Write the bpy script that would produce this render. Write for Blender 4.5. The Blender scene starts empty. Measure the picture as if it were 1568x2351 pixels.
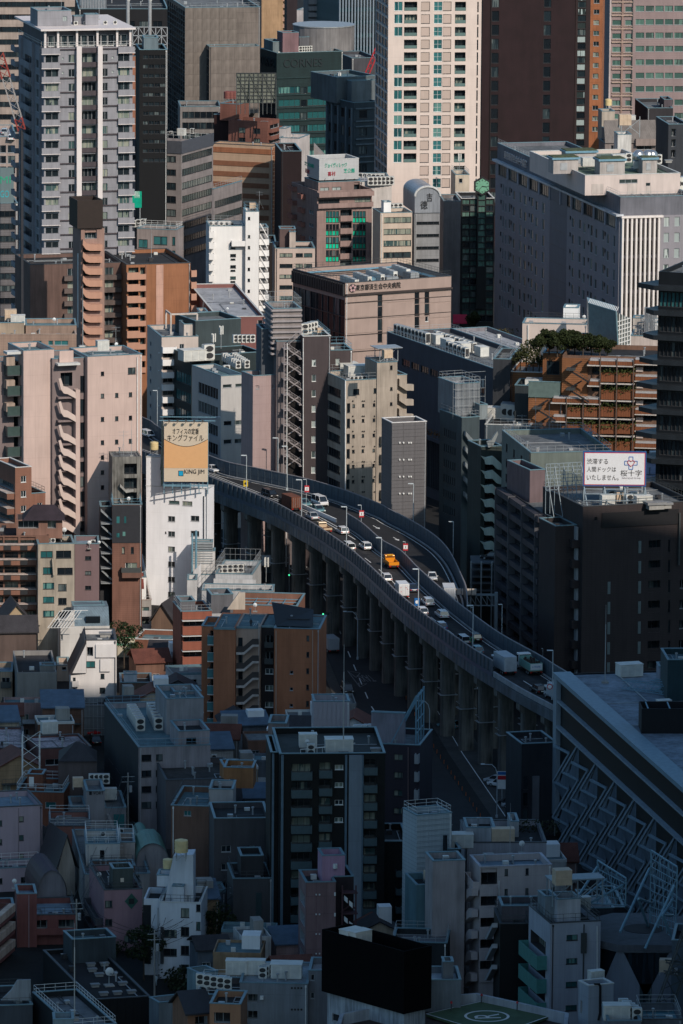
import bpy,bmesh,math,random
from mathutils import Vector,Matrix
random.seed(7)
S=bpy.context.scene
COL=S.collection
# ---------------------------------------------------------------- camera, light, exposure
FOC,CU,CV,CAMZ=14945.,784.,1175.5,250.
PITCH,ROLL=math.radians(10.),.0072
SUN_EL,SUN_AZ=math.radians(35.),math.radians(32.)
cam=bpy.data.cameras.new('camera');cam_o=bpy.data.objects.new('camera',cam);COL.objects.link(cam_o)
S.camera=cam_o
_R=Vector((1,0,0));_U=Vector((0,math.sin(PITCH),math.cos(PITCH)));_F=Vector((0,math.cos(PITCH),-math.sin(PITCH)))
RV=_R*math.cos(ROLL)+_U*math.sin(ROLL);UV_=_U*math.cos(ROLL)-_R*math.sin(ROLL);FV=_F
CP=Vector((0,0,CAMZ))
cam_o.matrix_world=Matrix(((RV.x,UV_.x,-FV.x,0),(RV.y,UV_.y,-FV.y,0),(RV.z,UV_.z,-FV.z,CAMZ),(0,0,0,1)))
cam.sensor_fit='HORIZONTAL';cam.sensor_width=36.;cam.lens=FOC/1568.*36.
cam.clip_start=1.;cam.clip_end=20000.
W_=bpy.data.worlds.new('World');S.world=W_;W_.use_nodes=True
nt=W_.node_tree;nt.nodes.clear()
sky=nt.nodes.new('ShaderNodeTexSky');sky.sky_type='NISHITA';sky.sun_disc=False
sky.sun_elevation=SUN_EL;sky.sun_rotation=math.radians(180.)-SUN_AZ
sky.altitude=0;sky.air_density=1.0;sky.dust_density=1.5;sky.ozone_density=3.6
bg=nt.nodes.new('ShaderNodeBackground');bg.inputs[1].default_value=.15
wo=nt.nodes.new('ShaderNodeOutputWorld');tnt=nt.nodes.new('ShaderNodeVectorMath');tnt.operation='MULTIPLY';tnt.inputs[1].default_value=(.79,1.0,1.03);nt.links.new(sky.outputs[0],tnt.inputs[0]);nt.links.new(tnt.outputs[0],bg.inputs[0]);nt.links.new(bg.outputs[0],wo.inputs[0])
sun=bpy.data.lights.new('sun','SUN');sun.energy=4.9;sun.angle=math.radians(.5);sun.color=(1.,.88,.76)
sun_o=bpy.data.objects.new('sun',sun);COL.objects.link(sun_o)
SUND=Vector((math.sin(SUN_AZ)*math.cos(SUN_EL),-math.cos(SUN_AZ)*math.cos(SUN_EL),math.sin(SUN_EL)))
sun_o.rotation_euler=SUND.to_track_quat('Z','Y').to_euler()
S.view_settings.view_transform='Standard';S.view_settings.look='None'
S.view_settings.exposure=-.3;S.view_settings.gamma=1.;S.view_settings.use_curve_mapping=False
# ---------------------------------------------------------------- projection helpers
def ray(u,v):
 return(FV+RV*((u-CU)/FOC)-UV_*((v-CV)/FOC))
def at(u,v,y=None,z=None):
 d=ray(u,v)
 t=y/d.y if y is not None else(z-CAMZ)/d.z
 return CP+d*t
def proj(p):
 q=Vector(p)-CP;f=q.dot(FV)
 return CU+q.dot(RV)/f*FOC,CV-q.dot(UV_)/f*FOC
TU=[0.,511.93,1023.9];TV=[0.,578.,1156.,1750.5];TK=.34755
TT=[0.,0.]
def tile(n):
 TT[0]=TU[(n-1)%3];TT[1]=TV[(n-1)//3]
def P(x,y):return TT[0]+TK*x,TT[1]+TK*y
# ---------------------------------------------------------------- materials
MC={};GAIN=[1.]
def _nodes(name):
 m=bpy.data.materials.new(name);m.use_nodes=True;n=m.node_tree;n.nodes.clear()
 o=n.nodes.new('ShaderNodeOutputMaterial');b=n.nodes.new('ShaderNodeBsdfPrincipled');n.links.new(b.outputs[0],o.inputs[0])
 return m,n,b
def wm(col,rough=.8,jx=0.,jz=0.,jd=.72,grime=.35,metal=0.,vs=1.0,spec=.3,bump=.0):
 """painted / tiled / concrete wall: rain streaks, blotches, optional joint grid (metres)"""
 if max(col)>.12:col=tuple(c*GAIN[0]for c in col)
 elif max(col)<.1:col=tuple(c*(max(col)/.1)**.7 for c in col)
 key=('w',col,rough,jx,jz,jd,grime,metal,vs,spec)
 if key in MC:return MC[key]
 m,n,b=_nodes('wall');N=n.nodes.new;L=n.links.new
 tc=N('ShaderNodeTexCoord')
 mp=N('ShaderNodeMapping');mp.inputs['Scale'].default_value=(.9*vs,.9*vs,.08*vs);L(tc.outputs['Object'],mp.inputs[0])
 n1=N('ShaderNodeTexNoise');n1.inputs['Scale'].default_value=1.;n1.inputs['Detail'].default_value=5;L(mp.outputs[0],n1.inputs[0])
 n2=N('ShaderNodeTexNoise');n2.inputs['Scale'].default_value=.22;n2.inputs['Detail'].default_value=4;L(tc.outputs['Object'],n2.inputs[0])
 m3=N('ShaderNodeMapping');m3.inputs['Scale'].default_value=(4.5,4.5,.3);L(tc.outputs['Object'],m3.inputs[0]);n3=N('ShaderNodeTexNoise');n3.inputs['Scale'].default_value=1.;n3.inputs['Detail'].default_value=4;L(m3.outputs[0],n3.inputs[0])
 a=N('ShaderNodeMath');a.operation='ADD';L(n1.outputs[0],a.inputs[0]);L(n2.outputs[0],a.inputs[1])
 a2=N('ShaderNodeMath');a2.operation='MULTIPLY_ADD';L(n3.outputs[0],a2.inputs[0]);a2.inputs[1].default_value=.6;L(a.outputs[0],a2.inputs[2])
 r=N('ShaderNodeMapRange');r.inputs[1].default_value=1.0;r.inputs[2].default_value=1.6;r.inputs[3].default_value=1.-grime;r.inputs[4].default_value=1.+grime*.25
 L(a2.outputs[0],r.inputs[0])
 mx=N('ShaderNodeMix');mx.data_type='RGBA';mx.blend_type='MULTIPLY';mx.inputs[0].default_value=1.
 mx.inputs[6].default_value=(*col,1)
 cb=N('ShaderNodeCombineColor');[L(r.outputs[0],cb.inputs[i])for i in range(3)]
 L(cb.outputs[0],mx.inputs[7]);out=mx.outputs[2]
 if jx or jz:
  sx=N('ShaderNodeSeparateXYZ');L(tc.outputs['Object'],sx.inputs[0])
  ad=N('ShaderNodeMath');ad.operation='ADD';L(sx.outputs[0],ad.inputs[0]);L(sx.outputs[1],ad.inputs[1])
  masks=[]
  for src,sp in((ad.outputs[0],jx),(sx.outputs[2],jz)):
   if not sp:continue
   dv=N('ShaderNodeMath');dv.operation='DIVIDE';L(src,dv.inputs[0]);dv.inputs[1].default_value=sp
   fr=N('ShaderNodeMath');fr.operation='FRACT';L(dv.outputs[0],fr.inputs[0])
   lt=N('ShaderNodeMath');lt.operation='LESS_THAN';L(fr.outputs[0],lt.inputs[0]);lt.inputs[1].default_value=min(.3,.07/sp)
   masks.append(lt.outputs[0])
  mk=masks[0]
  if len(masks)==2:
   q=N('ShaderNodeMath');q.operation='MAXIMUM';L(masks[0],q.inputs[0]);L(masks[1],q.inputs[1]);mk=q.outputs[0]
  m2=N('ShaderNodeMix');m2.data_type='RGBA';m2.blend_type='MULTIPLY';L(mk,m2.inputs[0]);L(out,m2.inputs[6]);m2.inputs[7].default_value=(jd,jd,jd,1);out=m2.outputs[2]
 L(out,b.inputs['Base Color']);b.inputs['Roughness'].default_value=rough;b.inputs['Metallic'].default_value=metal
 b.inputs['Specular IOR Level'].default_value=spec
 MC[key]=m;return m
def plain(name,col,rough=.6,metal=0.,emit=0.,spec=.4,var=.12,sc=1.2):
 key=('p',name)
 if key in MC:return MC[key]
 m,n,b=_nodes(name);N=n.nodes.new;L=n.links.new
 tc=N('ShaderNodeTexCoord');ns=N('ShaderNodeTexNoise');ns.inputs['Scale'].default_value=sc;ns.inputs['Detail'].default_value=4;L(tc.outputs['Object'],ns.inputs[0])
 r=N('ShaderNodeMapRange');r.inputs[1].default_value=.3;r.inputs[2].default_value=.7;r.inputs[3].default_value=1-var;r.inputs[4].default_value=1+var
 L(ns.outputs[0],r.inputs[0])
 vm=N('ShaderNodeVectorMath');vm.operation='SCALE';vm.inputs[0].default_value=col;L(r.outputs[0],vm.inputs['Scale'])
 L(vm.outputs[0],b.inputs['Base Color'])
 b.inputs['Roughness'].default_value=rough;b.inputs['Metallic'].default_value=metal;b.inputs['Specular IOR Level'].default_value=spec
 MC[key]=m;return m
def glass_mat(name,stops,rough=.12,spec=.6):
 """pane seen from outside: dark room or a drawn curtain / blind, different per window"""
 if('g',name)in MC:return MC[('g',name)]
 m,n,b=_nodes(name);N=n.nodes.new;L=n.links.new
 oi=N('ShaderNodeObjectInfo');tc=N('ShaderNodeTexCoord')
 sc=N('ShaderNodeVectorMath');sc.operation='MULTIPLY';sc.inputs[1].default_value=(1.3,0,.12);L(tc.outputs['Object'],sc.inputs[0])
 wn=N('ShaderNodeTexNoise');wn.noise_dimensions='4D';wn.inputs['Scale'].default_value=1.;wn.inputs['Detail'].default_value=1;L(sc.outputs[0],wn.inputs[0])
 ml=N('ShaderNodeMath');ml.operation='MULTIPLY';ml.inputs[1].default_value=97.;L(oi.outputs['Random'],ml.inputs[0]);L(ml.outputs[0],wn.inputs['W'])
 ad=N('ShaderNodeMath');ad.operation='MULTIPLY_ADD';L(wn.outputs[0],ad.inputs[0]);ad.inputs[1].default_value=.9;ad.inputs[2].default_value=-.45
 a2=N('ShaderNodeMath');a2.operation='ADD';L(ad.outputs[0],a2.inputs[0]);L(oi.outputs['Random'],a2.inputs[1])
 cr=N('ShaderNodeValToRGB');cr.color_ramp.interpolation='CONSTANT';e=cr.color_ramp.elements
 while len(e)<len(stops):e.new(.5)
 for i,(p,c)in enumerate(stops):e[i].position=p;e[i].color=(*c,1)
 L(a2.outputs[0],cr.inputs[0]);L(cr.outputs[0],b.inputs['Base Color'])
 b.inputs['Roughness'].default_value=rough;b.inputs['Specular IOR Level'].default_value=spec
 MC[('g',name)]=m;return m
G_HOME=glass_mat('glass_home',[(0.,(.012,.018,.022)),(.42,(.03,.045,.05)),(.58,(.16,.19,.16)),(.74,(.26,.27,.22)),(.9,(.05,.09,.09))])
G_DARK=glass_mat('glass_dark',[(0.,(.008,.012,.016)),(.5,(.015,.024,.03)),(.8,(.035,.05,.055)),(.93,(.1,.12,.12))])
G_OFF=glass_mat('glass_office',[(0.,(.02,.03,.032)),(.35,(.035,.05,.05)),(.7,(.06,.085,.08)),(.9,(.14,.16,.15))])
G_GRN=glass_mat('glass_green',[(0.,(.05,.10,.085)),(.4,(.08,.15,.125)),(.7,(.11,.19,.16)),(.9,(.05,.08,.07))])
G_TEAL=glass_mat('glass_teal',[(0.,(.02,.09,.095)),(.4,(.035,.14,.145)),(.75,(.015,.06,.07)),(.9,(.1,.22,.2))])
G_EMER=glass_mat('glass_emerald',[(0.,(.004,.36,.22)),(.3,(.006,.5,.3)),(.7,(.004,.24,.15)),(.85,(.01,.42,.25))])
G_PALE=glass_mat('glass_pale',[(0.,(.3,.34,.33)),(.5,(.4,.44,.42)),(.8,(.06,.08,.08))])
FR_W=plain('frame_white',(.62,.62,.6),.5)
FR_G=plain('frame_grey',(.3,.31,.32),.45)
FR_D=plain('frame_dark',(.035,.035,.038),.4)
STEEL=plain('galvanised_steel',(.33,.35,.36),.45,.4)
STEEL_B=plain('blue_steel',(.13,.25,.32),.5)
RUST=plain('rust_steel',(.16,.075,.05),.7)
DS_=plain('rail_dark',(.04,.045,.05),.6)
CONC=wm((.3,.29,.27),.85)
WHITE=wm((.76,.76,.75),.6,grime=.12)
BLACK=plain('black_sheet',(.006,.006,.007),.9,spec=.1)
ACW=plain('unit_casing',(.55,.54,.5),.5)
GRILLE=plain('unit_grille',(.025,.025,.027),.6)
R_GREY=wm((.14,.15,.155),.85,grime=.5);R_TEAL=wm((.09,.155,.175),.75,grime=.4)
R_DARK=wm((.045,.045,.048),.9,grime=.5);R_PALE=wm((.34,.35,.37),.8,grime=.4);R_BLUE=wm((.17,.23,.28),.75,grime=.35)
R_BROWN=wm((.07,.05,.045),.9,grime=.5);R_GREEN=wm((.10,.15,.11),.85,grime=.5)
C_TEAL=plain('coping_teal',(.12,.2,.23),.5);C_PALE=plain('coping_pale',(.5,.5,.48),.6);C_DARK=plain('coping_dark',(.05,.055,.06),.6)
LEAF=None
# ---------------------------------------------------------------- mesh helpers
def link(name,me,mats=(),parent=None,M=None):
 o=bpy.data.objects.new(name,me);COL.objects.link(o)
 for m in mats:
  if me is not None and len(me.materials)<len(mats):me.materials.append(m)
 if parent is not None:o.parent=parent
 if M is not None:o.matrix_local=M
 return o
def tag(o,label=None,cat=None,group=None,kind=None):
 if label:o['label']=label
 if cat:o['category']=cat
 if group:o['group']=group
 if kind:o['kind']=kind
 return o
def root(name,loc,rz,label,cat,group=None):
 o=bpy.data.objects.new(name,None);COL.objects.link(o);o.empty_display_size=.1
 o.location=loc;o.rotation_euler=(0,0,rz)
 return tag(o,label,cat,group)
class MB:
 def __init__(s):s.v=[];s.f=[];s.m=[]
 def face(s,pts,mi=0):
  i=len(s.v);s.v+=[tuple(p)for p in pts];s.f.append(tuple(range(i,i+len(pts))));s.m.append(mi);return s
 def box(s,x0,x1,y0,y1,z0,z1,mi=0):
  i=len(s.v)
  s.v+=[(x0,y0,z0),(x1,y0,z0),(x1,y1,z0),(x0,y1,z0),(x0,y0,z1),(x1,y0,z1),(x1,y1,z1),(x0,y1,z1)]
  for q in((3,2,1,0),(4,5,6,7),(0,1,5,4),(1,2,6,5),(2,3,7,6),(3,0,4,7)):s.f.append(tuple(i+k for k in q));s.m.append(mi)
  return s
 def bar(s,a,b,r=.06,n=4,mi=0):
  a=Vector(a);b=Vector(b);d=b-a
  if d.length<1e-5:return s
  d.normalize();up=Vector((0,0,1))if abs(d.z)<.9 else Vector((1,0,0))
  e=d.cross(up).normalized();g=d.cross(e).normalized();i=len(s.v)
  for c in(a,b):
   for k in range(n):
    t=2*math.pi*(k+.5)/n;s.v.append(tuple(c+(e*math.cos(t)+g*math.sin(t))*r))
  for k in range(n):s.f.append((i+k,i+(k+1)%n,i+n+(k+1)%n,i+n+k));s.m.append(mi)
  s.f.append(tuple(i+k for k in range(n)));s.m.append(mi);s.f.append(tuple(i+n+k for k in reversed(range(n))));s.m.append(mi)
  return s
 def cyl(s,x,y,z0,z1,r,n=14,mi=0,r2=None):
  i=len(s.v);r2=r if r2 is None else r2
  for z,q in((z0,r),(z1,r2)):
   for k in range(n):
    t=2*math.pi*k/n;s.v.append((x+q*math.cos(t),y+q*math.sin(t),z))
  for k in range(n):s.f.append((i+k,i+(k+1)%n,i+n+(k+1)%n,i+n+k));s.m.append(mi)
  s.f.append(tuple(i+k for k in reversed(range(n))));s.m.append(mi);s.f.append(tuple(i+n+k for k in range(n)));s.m.append(mi)
  return s
 def prism(s,pts,a,b,f,mi=0):
  """pts 2-D outline; f(p, t) -> 3-D for t in (a, b)"""
  n=len(pts);i=len(s.v)
  s.v+=[tuple(f(p,a))for p in pts]+[tuple(f(p,b))for p in pts]
  s.f.append(tuple(range(i,i+n)));s.m.append(mi);s.f.append(tuple(reversed(range(i+n,i+2*n))));s.m.append(mi)
  for k in range(n):s.f.append((i+k,i+n+k,i+n+(k+1)%n,i+(k+1)%n));s.m.append(mi)
  return s
 def me(s,name='mesh',fix=False):
  me=bpy.data.meshes.new(name);me.from_pydata(s.v,[],s.f);me.polygons.foreach_set('material_index',s.m)
  if fix:
   bm=bmesh.new();bm.from_mesh(me);bmesh.ops.recalc_face_normals(bm,faces=bm.faces[:]);bm.to_mesh(me);bm.free()
  me.update();return me
 def obj(s,name,mats,parent=None,M=None,fix=False):
  me=s.me(name,fix)
  for m in(mats if isinstance(mats,(list,tuple))else[mats]):me.materials.append(m)
  return link(name,me,(),parent,M)
def copy_tree(o,parent=None,loc=None,rz=None,label=None,scale=None):
 c=o.copy();COL.objects.link(c);c.parent=parent
 if loc is not None:c.location=loc
 if rz is not None:c.rotation_euler=(0,0,rz)
 if scale is not None:c.scale=(scale,)*3
 if label:c['label']=label
 for ch in o.children:copy_tree(ch,c)
 return c
# window meshes: local x along the wall, +y into the wall, z up
WM={}
def win_mesh(w,h,style,glass,frame):
 w=round(w,2);h=round(h,2);key=(w,h,style,glass.name,frame.name)
 if key in WM:return WM[key]
 b=MB();d=.22;t=.07
 if style in('std','tall','rib','fix','grid'):
  if style=='rib':nv=max(1,round(w/1.5));nh=1
  elif style=='std':nv=2 if w>.9 else 1;nh=1
  elif style=='grid':nv=max(1,round(w/1.2));nh=2
  else:nv=1;nh=1
  b.face([(0,d,0),(w,d,0),(w,d,h),(0,d,h)],1)
  for x0,x1,z0,z1 in((0,w,0,t),(0,w,h-t,h),(0,t,t,h-t),(w-t,w,t,h-t)):b.box(x0,x1,d-.1,d-.004,z0,z1)
  for k in range(1,nv):x=w*k/nv;b.box(x-.035,x+.035,d-.08,d-.004,t,h-t)
  for k in range(1,nh):z=h*k/nh;b.box(t,w-t,d-.07,d-.005,z-.03,z+.03)
  b.box(-.06,w+.06,-.07,d-.1,-.07,-.002)
 elif style=='loggia':
  d=1.3
  b.face([(0,d,0),(w,d,0),(w,d,h),(0,d,h)],1)
  n=max(2,round(w/1.1))
  for k in range(n+1):x=.04+(w-.08)*k/n;b.box(x-.04,x+.04,d-.08,d-.004,0,h)
  b.box(0,w,d-.09,d-.003,h-.25,h)
  b.face([(0,0,0),(w,0,0),(w,d,0),(0,d,0)]);b.face([(0,0,h),(0,d,h),(w,d,h),(w,0,h)])
  b.face([(0,0,0),(0,d,0),(0,d,h),(0,0,h)]);b.face([(w,0,0),(w,0,h),(w,d,h),(w,d,0)])
 if style!='loggia':
  b.face([(0,0,0),(0,d,0),(0,d,h),(0,0,h)]);b.face([(w,0,0),(w,0,h),(w,d,h),(w,d,0)])
  b.face([(0,0,h),(0,d,h),(w,d,h),(w,0,h)])
 me=b.me('window');me.materials.append(frame);me.materials.append(glass)
 WM[key]=me;return me
# ---------------------------------------------------------------- buildings
class Bld:
 """front=(x0,x1) zoom columns of the front face, zy zoom row of its top at the visible corner, D its distance, th turn in degrees"""
 def __init__(s,name,label,front,zy,D,th=18.,L=None,side=None,mat=None,cat='building',z0=0.,roof=None,coping=C_TEAL,ph=.9,group=None,ztop=None,P0=None):
  s.th=math.radians(th);s.mat=mat;s.left=th>=0
  dirx=Vector((math.cos(s.th),math.sin(s.th),0));diry=Vector((-math.sin(s.th),math.cos(s.th),0))
  if P0:front=P0
  (ua,va),(ub,vb)=P(front[0],zy),P(front[1],zy)
  if s.left:
   C=at(ua,va,y=D);s.W=s._solve(C,dirx,ub);O=C.copy()
  else:
   C=at(ub,vb,y=D);s.W=s._solve(C,-dirx,ua);O=C-dirx*s.W
  if L is None:
   us=P(side,zy)[0]
   L=s._solve(C,diry,us)
  s.L=L;s.zt=C.z;s.O=Vector((O.x,O.y,0));s.name=name
  s.root=root(name,(O.x,O.y,0),s.th,label,cat,group)
  s.M=Matrix.Translation(s.O)@Matrix.Rotation(s.th,4,'Z');s.Mi=s.M.inverted()
  s.blocks=[]
  s.main=s.block(0,s.W,0,s.L,z0,C.z,mat,roof=roof,coping=coping,ph=ph)
 def _solve(s,C,d,u):
  a,b=0.,400.
  g=lambda t:proj(C+d*t)[0]-u
  sg=1 if g(400.)>g(0.)else-1
  for _ in range(40):
   m=(a+b)/2
   if g(m)*sg<0:a=m
   else:b=m
  return(a+b)/2
 def loc(s,zx,zy,axis,c):
  """hit the local plane axis=c with the ray through the zoom pixel"""
  u,v=P(zx,zy);d=s.Mi.to_3x3()@ray(u,v);o=s.Mi@CP
  t=(c-o[axis])/d[axis]
  return o+d*t
 def block(s,x0,x1,y0,y1,z0,z1,mat=None,roof=None,coping=C_TEAL,ph=.9,name='wall',bottom=False):
  b=Block(s,x0,x1,y0,y1,z0,z1,mat or s.mat,roof,coping,ph,name);b.bottom=bottom;s.blocks.append(b);return b
 def sub(s,zx0,zx1,zy,y0,y1,z0=None,**k):
  """block whose front plane is y0 metres behind the main front; top row zy"""
  x0=s.loc(zx0,zy,1,y0).x;p=s.loc(zx1,zy,1,y0)
  return s.block(min(x0,p.x),max(x0,p.x),y0,y1,s.main.z1-s.main.ph if z0 is None else z0,p.z,**k)
 def box(s,name,x0,x1,y0,y1,z0,z1,mat,parent=None):
  return MB().box(x0,x1,y0,y1,z0,z1).obj(name,mat,parent or s.root)
 def done(s):
  for b in s.blocks:b.finish()
  s.fittings();return s
 def fittings(s):
  """conduits, hatches, stub vents on the roofs and drainpipes down the walls"""
  q=random.Random(int(s.O.x*7+s.O.y))
  for b in s.blocks:
   w,d=b.x1-b.x0,b.y1-b.y0;z=b.z1-b.ph
   if w>4 and d>4 and b.name!='black_screen':
    m=MB();x0,x1,y0,y1=b.x0+.6,b.x1-.6,b.y0+.6,b.y1-.6
    for k in range(q.randint(1,3)):
     x=q.uniform(x0,x1);y=q.uniform(y0,y1);m.bar((x,y0,z+.18),(x,y,z+.18),.07).bar((x,y,z+.18),(x1 if q.random()<.5 else x0,y,z+.18),.07)
    if s.O.y<1160 and b is s.main and b.coping and q.random()<.45 and not any(o.name.startswith('railing')for o in s.root.children):b.rail(1.1,q.choice((STEEL,DS_,FR_W)))
    m.obj('conduit',q.choice((STEEL,FR_G,FR_D)),s.root)
    for k in range(min(7,int(w*d/(60 if s.O.y>1150 else 28))+1)):
     x=q.uniform(x0+.8,x1-.8);y=q.uniform(y0+.8,y1-.8);r=q.random()
     if r<.45:MB().box(x-.45,x+.45,y-.4,y+.4,z+.01,z+q.uniform(.3,.9)).obj('roof_hatch',q.choice((ACW,FR_G,STEEL,FR_D)),s.root)
     else:MB().cyl(x,y,z+.01,z+1.2,.14,7).cyl(x,y,z+1.2,z+1.4,.24,7).obj('vent_pipe',q.choice((STEEL,FR_G)),s.root)
   if w>5 and b.z1-b.z0>9 and b.name in('wall','upper_wall')and b.coping:
    x=b.x0+.3 if q.random()<.5 else b.x1-.35
    if not any(h[0]<x+.2 and h[1]>x-.1 for h in b.holes['F']):MB().box(x,x+.13,b.y0-.16,b.y0-.02,b.z0,b.z1-.5).box(x-.06,x+.19,b.y0-.22,b.y0-.01,b.z1-.499,b.z1-.15).obj('drainpipe',q.choice((FR_G,FR_D,FR_W)),s.root)
 def roofpt(s,zx,zy,z=None):
  z=s.main.z1-s.main.ph if z is None else z
  return s.M@s.loc(zx,zy,2,z)
class Block:
 def __init__(s,B,x0,x1,y0,y1,z0,z1,mat,roof,coping,ph,name):
  s.B=B;s.x0,s.x1,s.y0,s.y1,s.z0,s.z1=x0,x1,y0,y1,z0,z1;s.mat=mat;s.roofm=roof;s.coping=coping;s.ph=ph;s.name=name
  s.holes={'F':[],'L':[],'R':[]};s.fm={}
 def px(s,face,zx,zy):
  if face=='F':p=s.B.loc(zx,zy,1,s.y0);return p.x,p.z
  if face=='L':p=s.B.loc(zx,zy,0,s.x0);return p.y,p.z
  p=s.B.loc(zx,zy,0,s.x1);return p.y,p.z
 def mat4(s,face,s0,s1,z,out=0.):
  """matrix for an object with local x along the wall (left to right seen from outside) and +y inwards"""
  if face=='F':return Matrix.Translation((s0,s.y0-out,z))
  if face=='L':return Matrix.Translation((s.x0-out,s1,z))@Matrix.Rotation(-math.pi/2,4,'Z')
  return Matrix.Translation((s.x1+out,s0,z))@Matrix.Rotation(math.pi/2,4,'Z')
 def lim(s,face):return(s.x0,s.x1)if face=='F' else(s.y0,s.y1)
 def rect(s,face,x0,x1,y0,y1):
  a,z1=s.px(face,x0,y0);b,_=s.px(face,x1,y0);_,z0=s.px(face,x0,y1)
  return min(a,b),max(a,b),min(z0,z1),max(z0,z1)
 def grid(s,face,cols,y,h,n=1,pitch=0.,style='std',glass=G_HOME,frame=FR_G,name='window',skip=0.,hole=True,keep=None):
  """windows: cols list of (zx0,zx1); first row top at zoom row y, height h, n rows every pitch (zoom units)"""
  xr=cols[0][0];_,za=s.px(face,xr,y);_,zb=s.px(face,xr,y+h)
  H=za-zb;dz=(s.px(face,xr,y)[1]-s.px(face,xr,y+pitch*max(1,n-1))[1])/max(1,n-1)if n>1 else 0
  out=[]
  for c in cols:
   a,_=s.px(face,c[0],y);b,_=s.px(face,c[1],y)
   s0,s1=min(a,b),max(a,b)
   for k in range(n):
    if skip and random.random()<skip:continue
    out.append(s.win(face,s0,s1,zb-dz*k,za-dz*k,style,glass,frame,name,hole))
  return out
 def win(s,face,s0,s1,z0,z1,style='std',glass=G_HOME,frame=FR_G,name='window',hole=True):
  lo,hi=s.lim(face);e=.06
  s0=max(s0,lo+e);s1=min(s1,hi-e);z1=min(z1,s.z1-.2)
  if s1-s0<.15 or z0<s.z0+.1 or z1-z0<.15:return None
  w=round(s1-s0,2);h=round(z1-z0,2);s1=s0+w;z1=z0+h
  for q in s.holes[face]:
   if s0<q[1]and s1>q[0]and z0<q[3]and z1>q[2]:return None
  s.holes[face].append((s0,s1,z0,z1))
  return link(name,win_mesh(w,h,style,glass,frame),(),s.B.root,s.mat4(face,s0,s1,z0))
 def tilegrid(s,face,nx,nz,s0,s1,z0,z1,style='std',fx=.6,fz=.5,**k):
  """regular windows: nx by nz cells between s0..s1, z0..z1; fx, fz share of the cell that is opening"""
  cx=(s1-s0)/nx;cz=(z1-z0)/nz
  for i in range(nx):
   for j in range(nz):
    a=s0+cx*(i+.5-fx/2);z=z0+cz*(j+.5-fz/2)
    s.win(face,a,a+cx*fx,z,z+cz*fz,style,**k)
 def slab(s,face,s0,s1,z0,z1,d,mat,name='ledge',n=1,dz=0.,off=0.):
  """box standing proud of the face by d (negative off sinks it)"""
  me=MB().box(0,s1-s0,-d,off,0,z1-z0).me(name);me.materials.append(mat);out=[]
  for k in range(n):out.append(link(name,me,(),s.B.root,s.mat4(face,s0,s1,z0-dz*k)))
  return out
 def pslab(s,face,x0,x1,y,h,d,mat,name='ledge',n=1,pitch=0.,off=0.):
  a,b,z0,z1=s.rect(face,x0,x1,y,y+h)
  dz=(s.px(face,x0,y)[1]-s.px(face,x0,y+pitch*(n-1))[1])/(n-1)if n>1 else 0
  return s.slab(face,a,b,z0,z1,d,mat,name,n,dz,off)
 def balc(s,face,x0,x1,y,h,d,mat,n=1,pitch=0.,name='balcony',glass=None,open_=0.):
  """balcony: slab, front parapet of height h from row y, two cheeks"""
  a,b,z0,z1=s.rect(face,x0,x1,y,y+h)
  dz=(s.px(face,x0,y)[1]-s.px(face,x0,y+pitch*(n-1))[1])/(n-1)if n>1 else 0
  w=b-a;H=z1-z0;m=MB()
  m.box(0,w,-d,0,-.2,0);t=.12
  mi=1 if glass else 0
  m.box(0,w,-d,-d+t,.002,H,mi);m.box(0,t,-d+t,0,.002,H,mi);m.box(w-t,w,-d+t,0,.002,H,mi)
  if glass:m.box(-.03,w+.03,-d-.03,-d+t+.02,H,H+.06,0)
  me=m.me(name);me.materials.append(mat)
  if glass:me.materials.append(glass)
  out=[]
  for k in range(n):out.append(link(name,me,(),s.B.root,s.mat4(face,a,b,z0+.2-dz*k,.001)))
  return out
 def poly(s,face,pts,o0,o1,mat,name='stair_parapet',n=1,pitch=0.):
  """outline in zoom pixels on the face, extruded from o0 to o1 metres outwards"""
  q=[s.px(face,*p)for p in pts];sb=min(a for a,_ in q);zb=min(b for _,b in q)
  dz=(s.px(face,*pts[0])[1]-s.px(face,pts[0][0],pts[0][1]+pitch*(n-1))[1])/(n-1)if n>1 else 0
  se=max(a for a,_ in q)
  if face=='L':q2=[(se-a,b-zb)for a,b in q]
  else:q2=[(a-sb,b-zb)for a,b in q]
  me=MB().prism(q2,-o0,-o1,lambda p,t:(p[0],t,p[1])).me(name,True);me.materials.append(mat);out=[]
  for k in range(n):out.append(link(name,me,(),s.B.root,s.mat4(face,sb,se,zb-dz*k)))
  return out
 def sheet(s,face,x0,x1,y0,y1,mat,name='panel',d=.05):
  a,b,z0,z1=s.rect(face,x0,x1,y0,y1)
  return s.slab(face,a,b,z0,z1,d,mat,name,off=-.01)[0]
 def panels(s,face,nx,nz,mat,s0=None,s1=None,z0=None,z1=None,gap=.05,d=.06,name='panel'):
  lo,hi=s.lim(face);s0=lo if s0 is None else s0;s1=hi if s1 is None else s1;z0=s.z0 if z0 is None else z0;z1=s.z1 if z1 is None else z1
  cx=(s1-s0)/nx;cz=(z1-z0)/nz
  me=MB().box(0,cx-gap,-d,0,0,cz-gap).me(name);me.materials.append(mat)
  for i in range(nx):
   for j in range(nz):
    a=s0+cx*i+gap/2;z=z0+cz*j+gap/2
    if any(a<q[1]and a+cx-gap>q[0]and z<q[3]and z+cz-gap>q[2]for q in s.holes[face]):continue
    link(name,me,(),s.B.root,s.mat4(face,a,a+cx-gap,z,.001+.012*random.random()))
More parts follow.
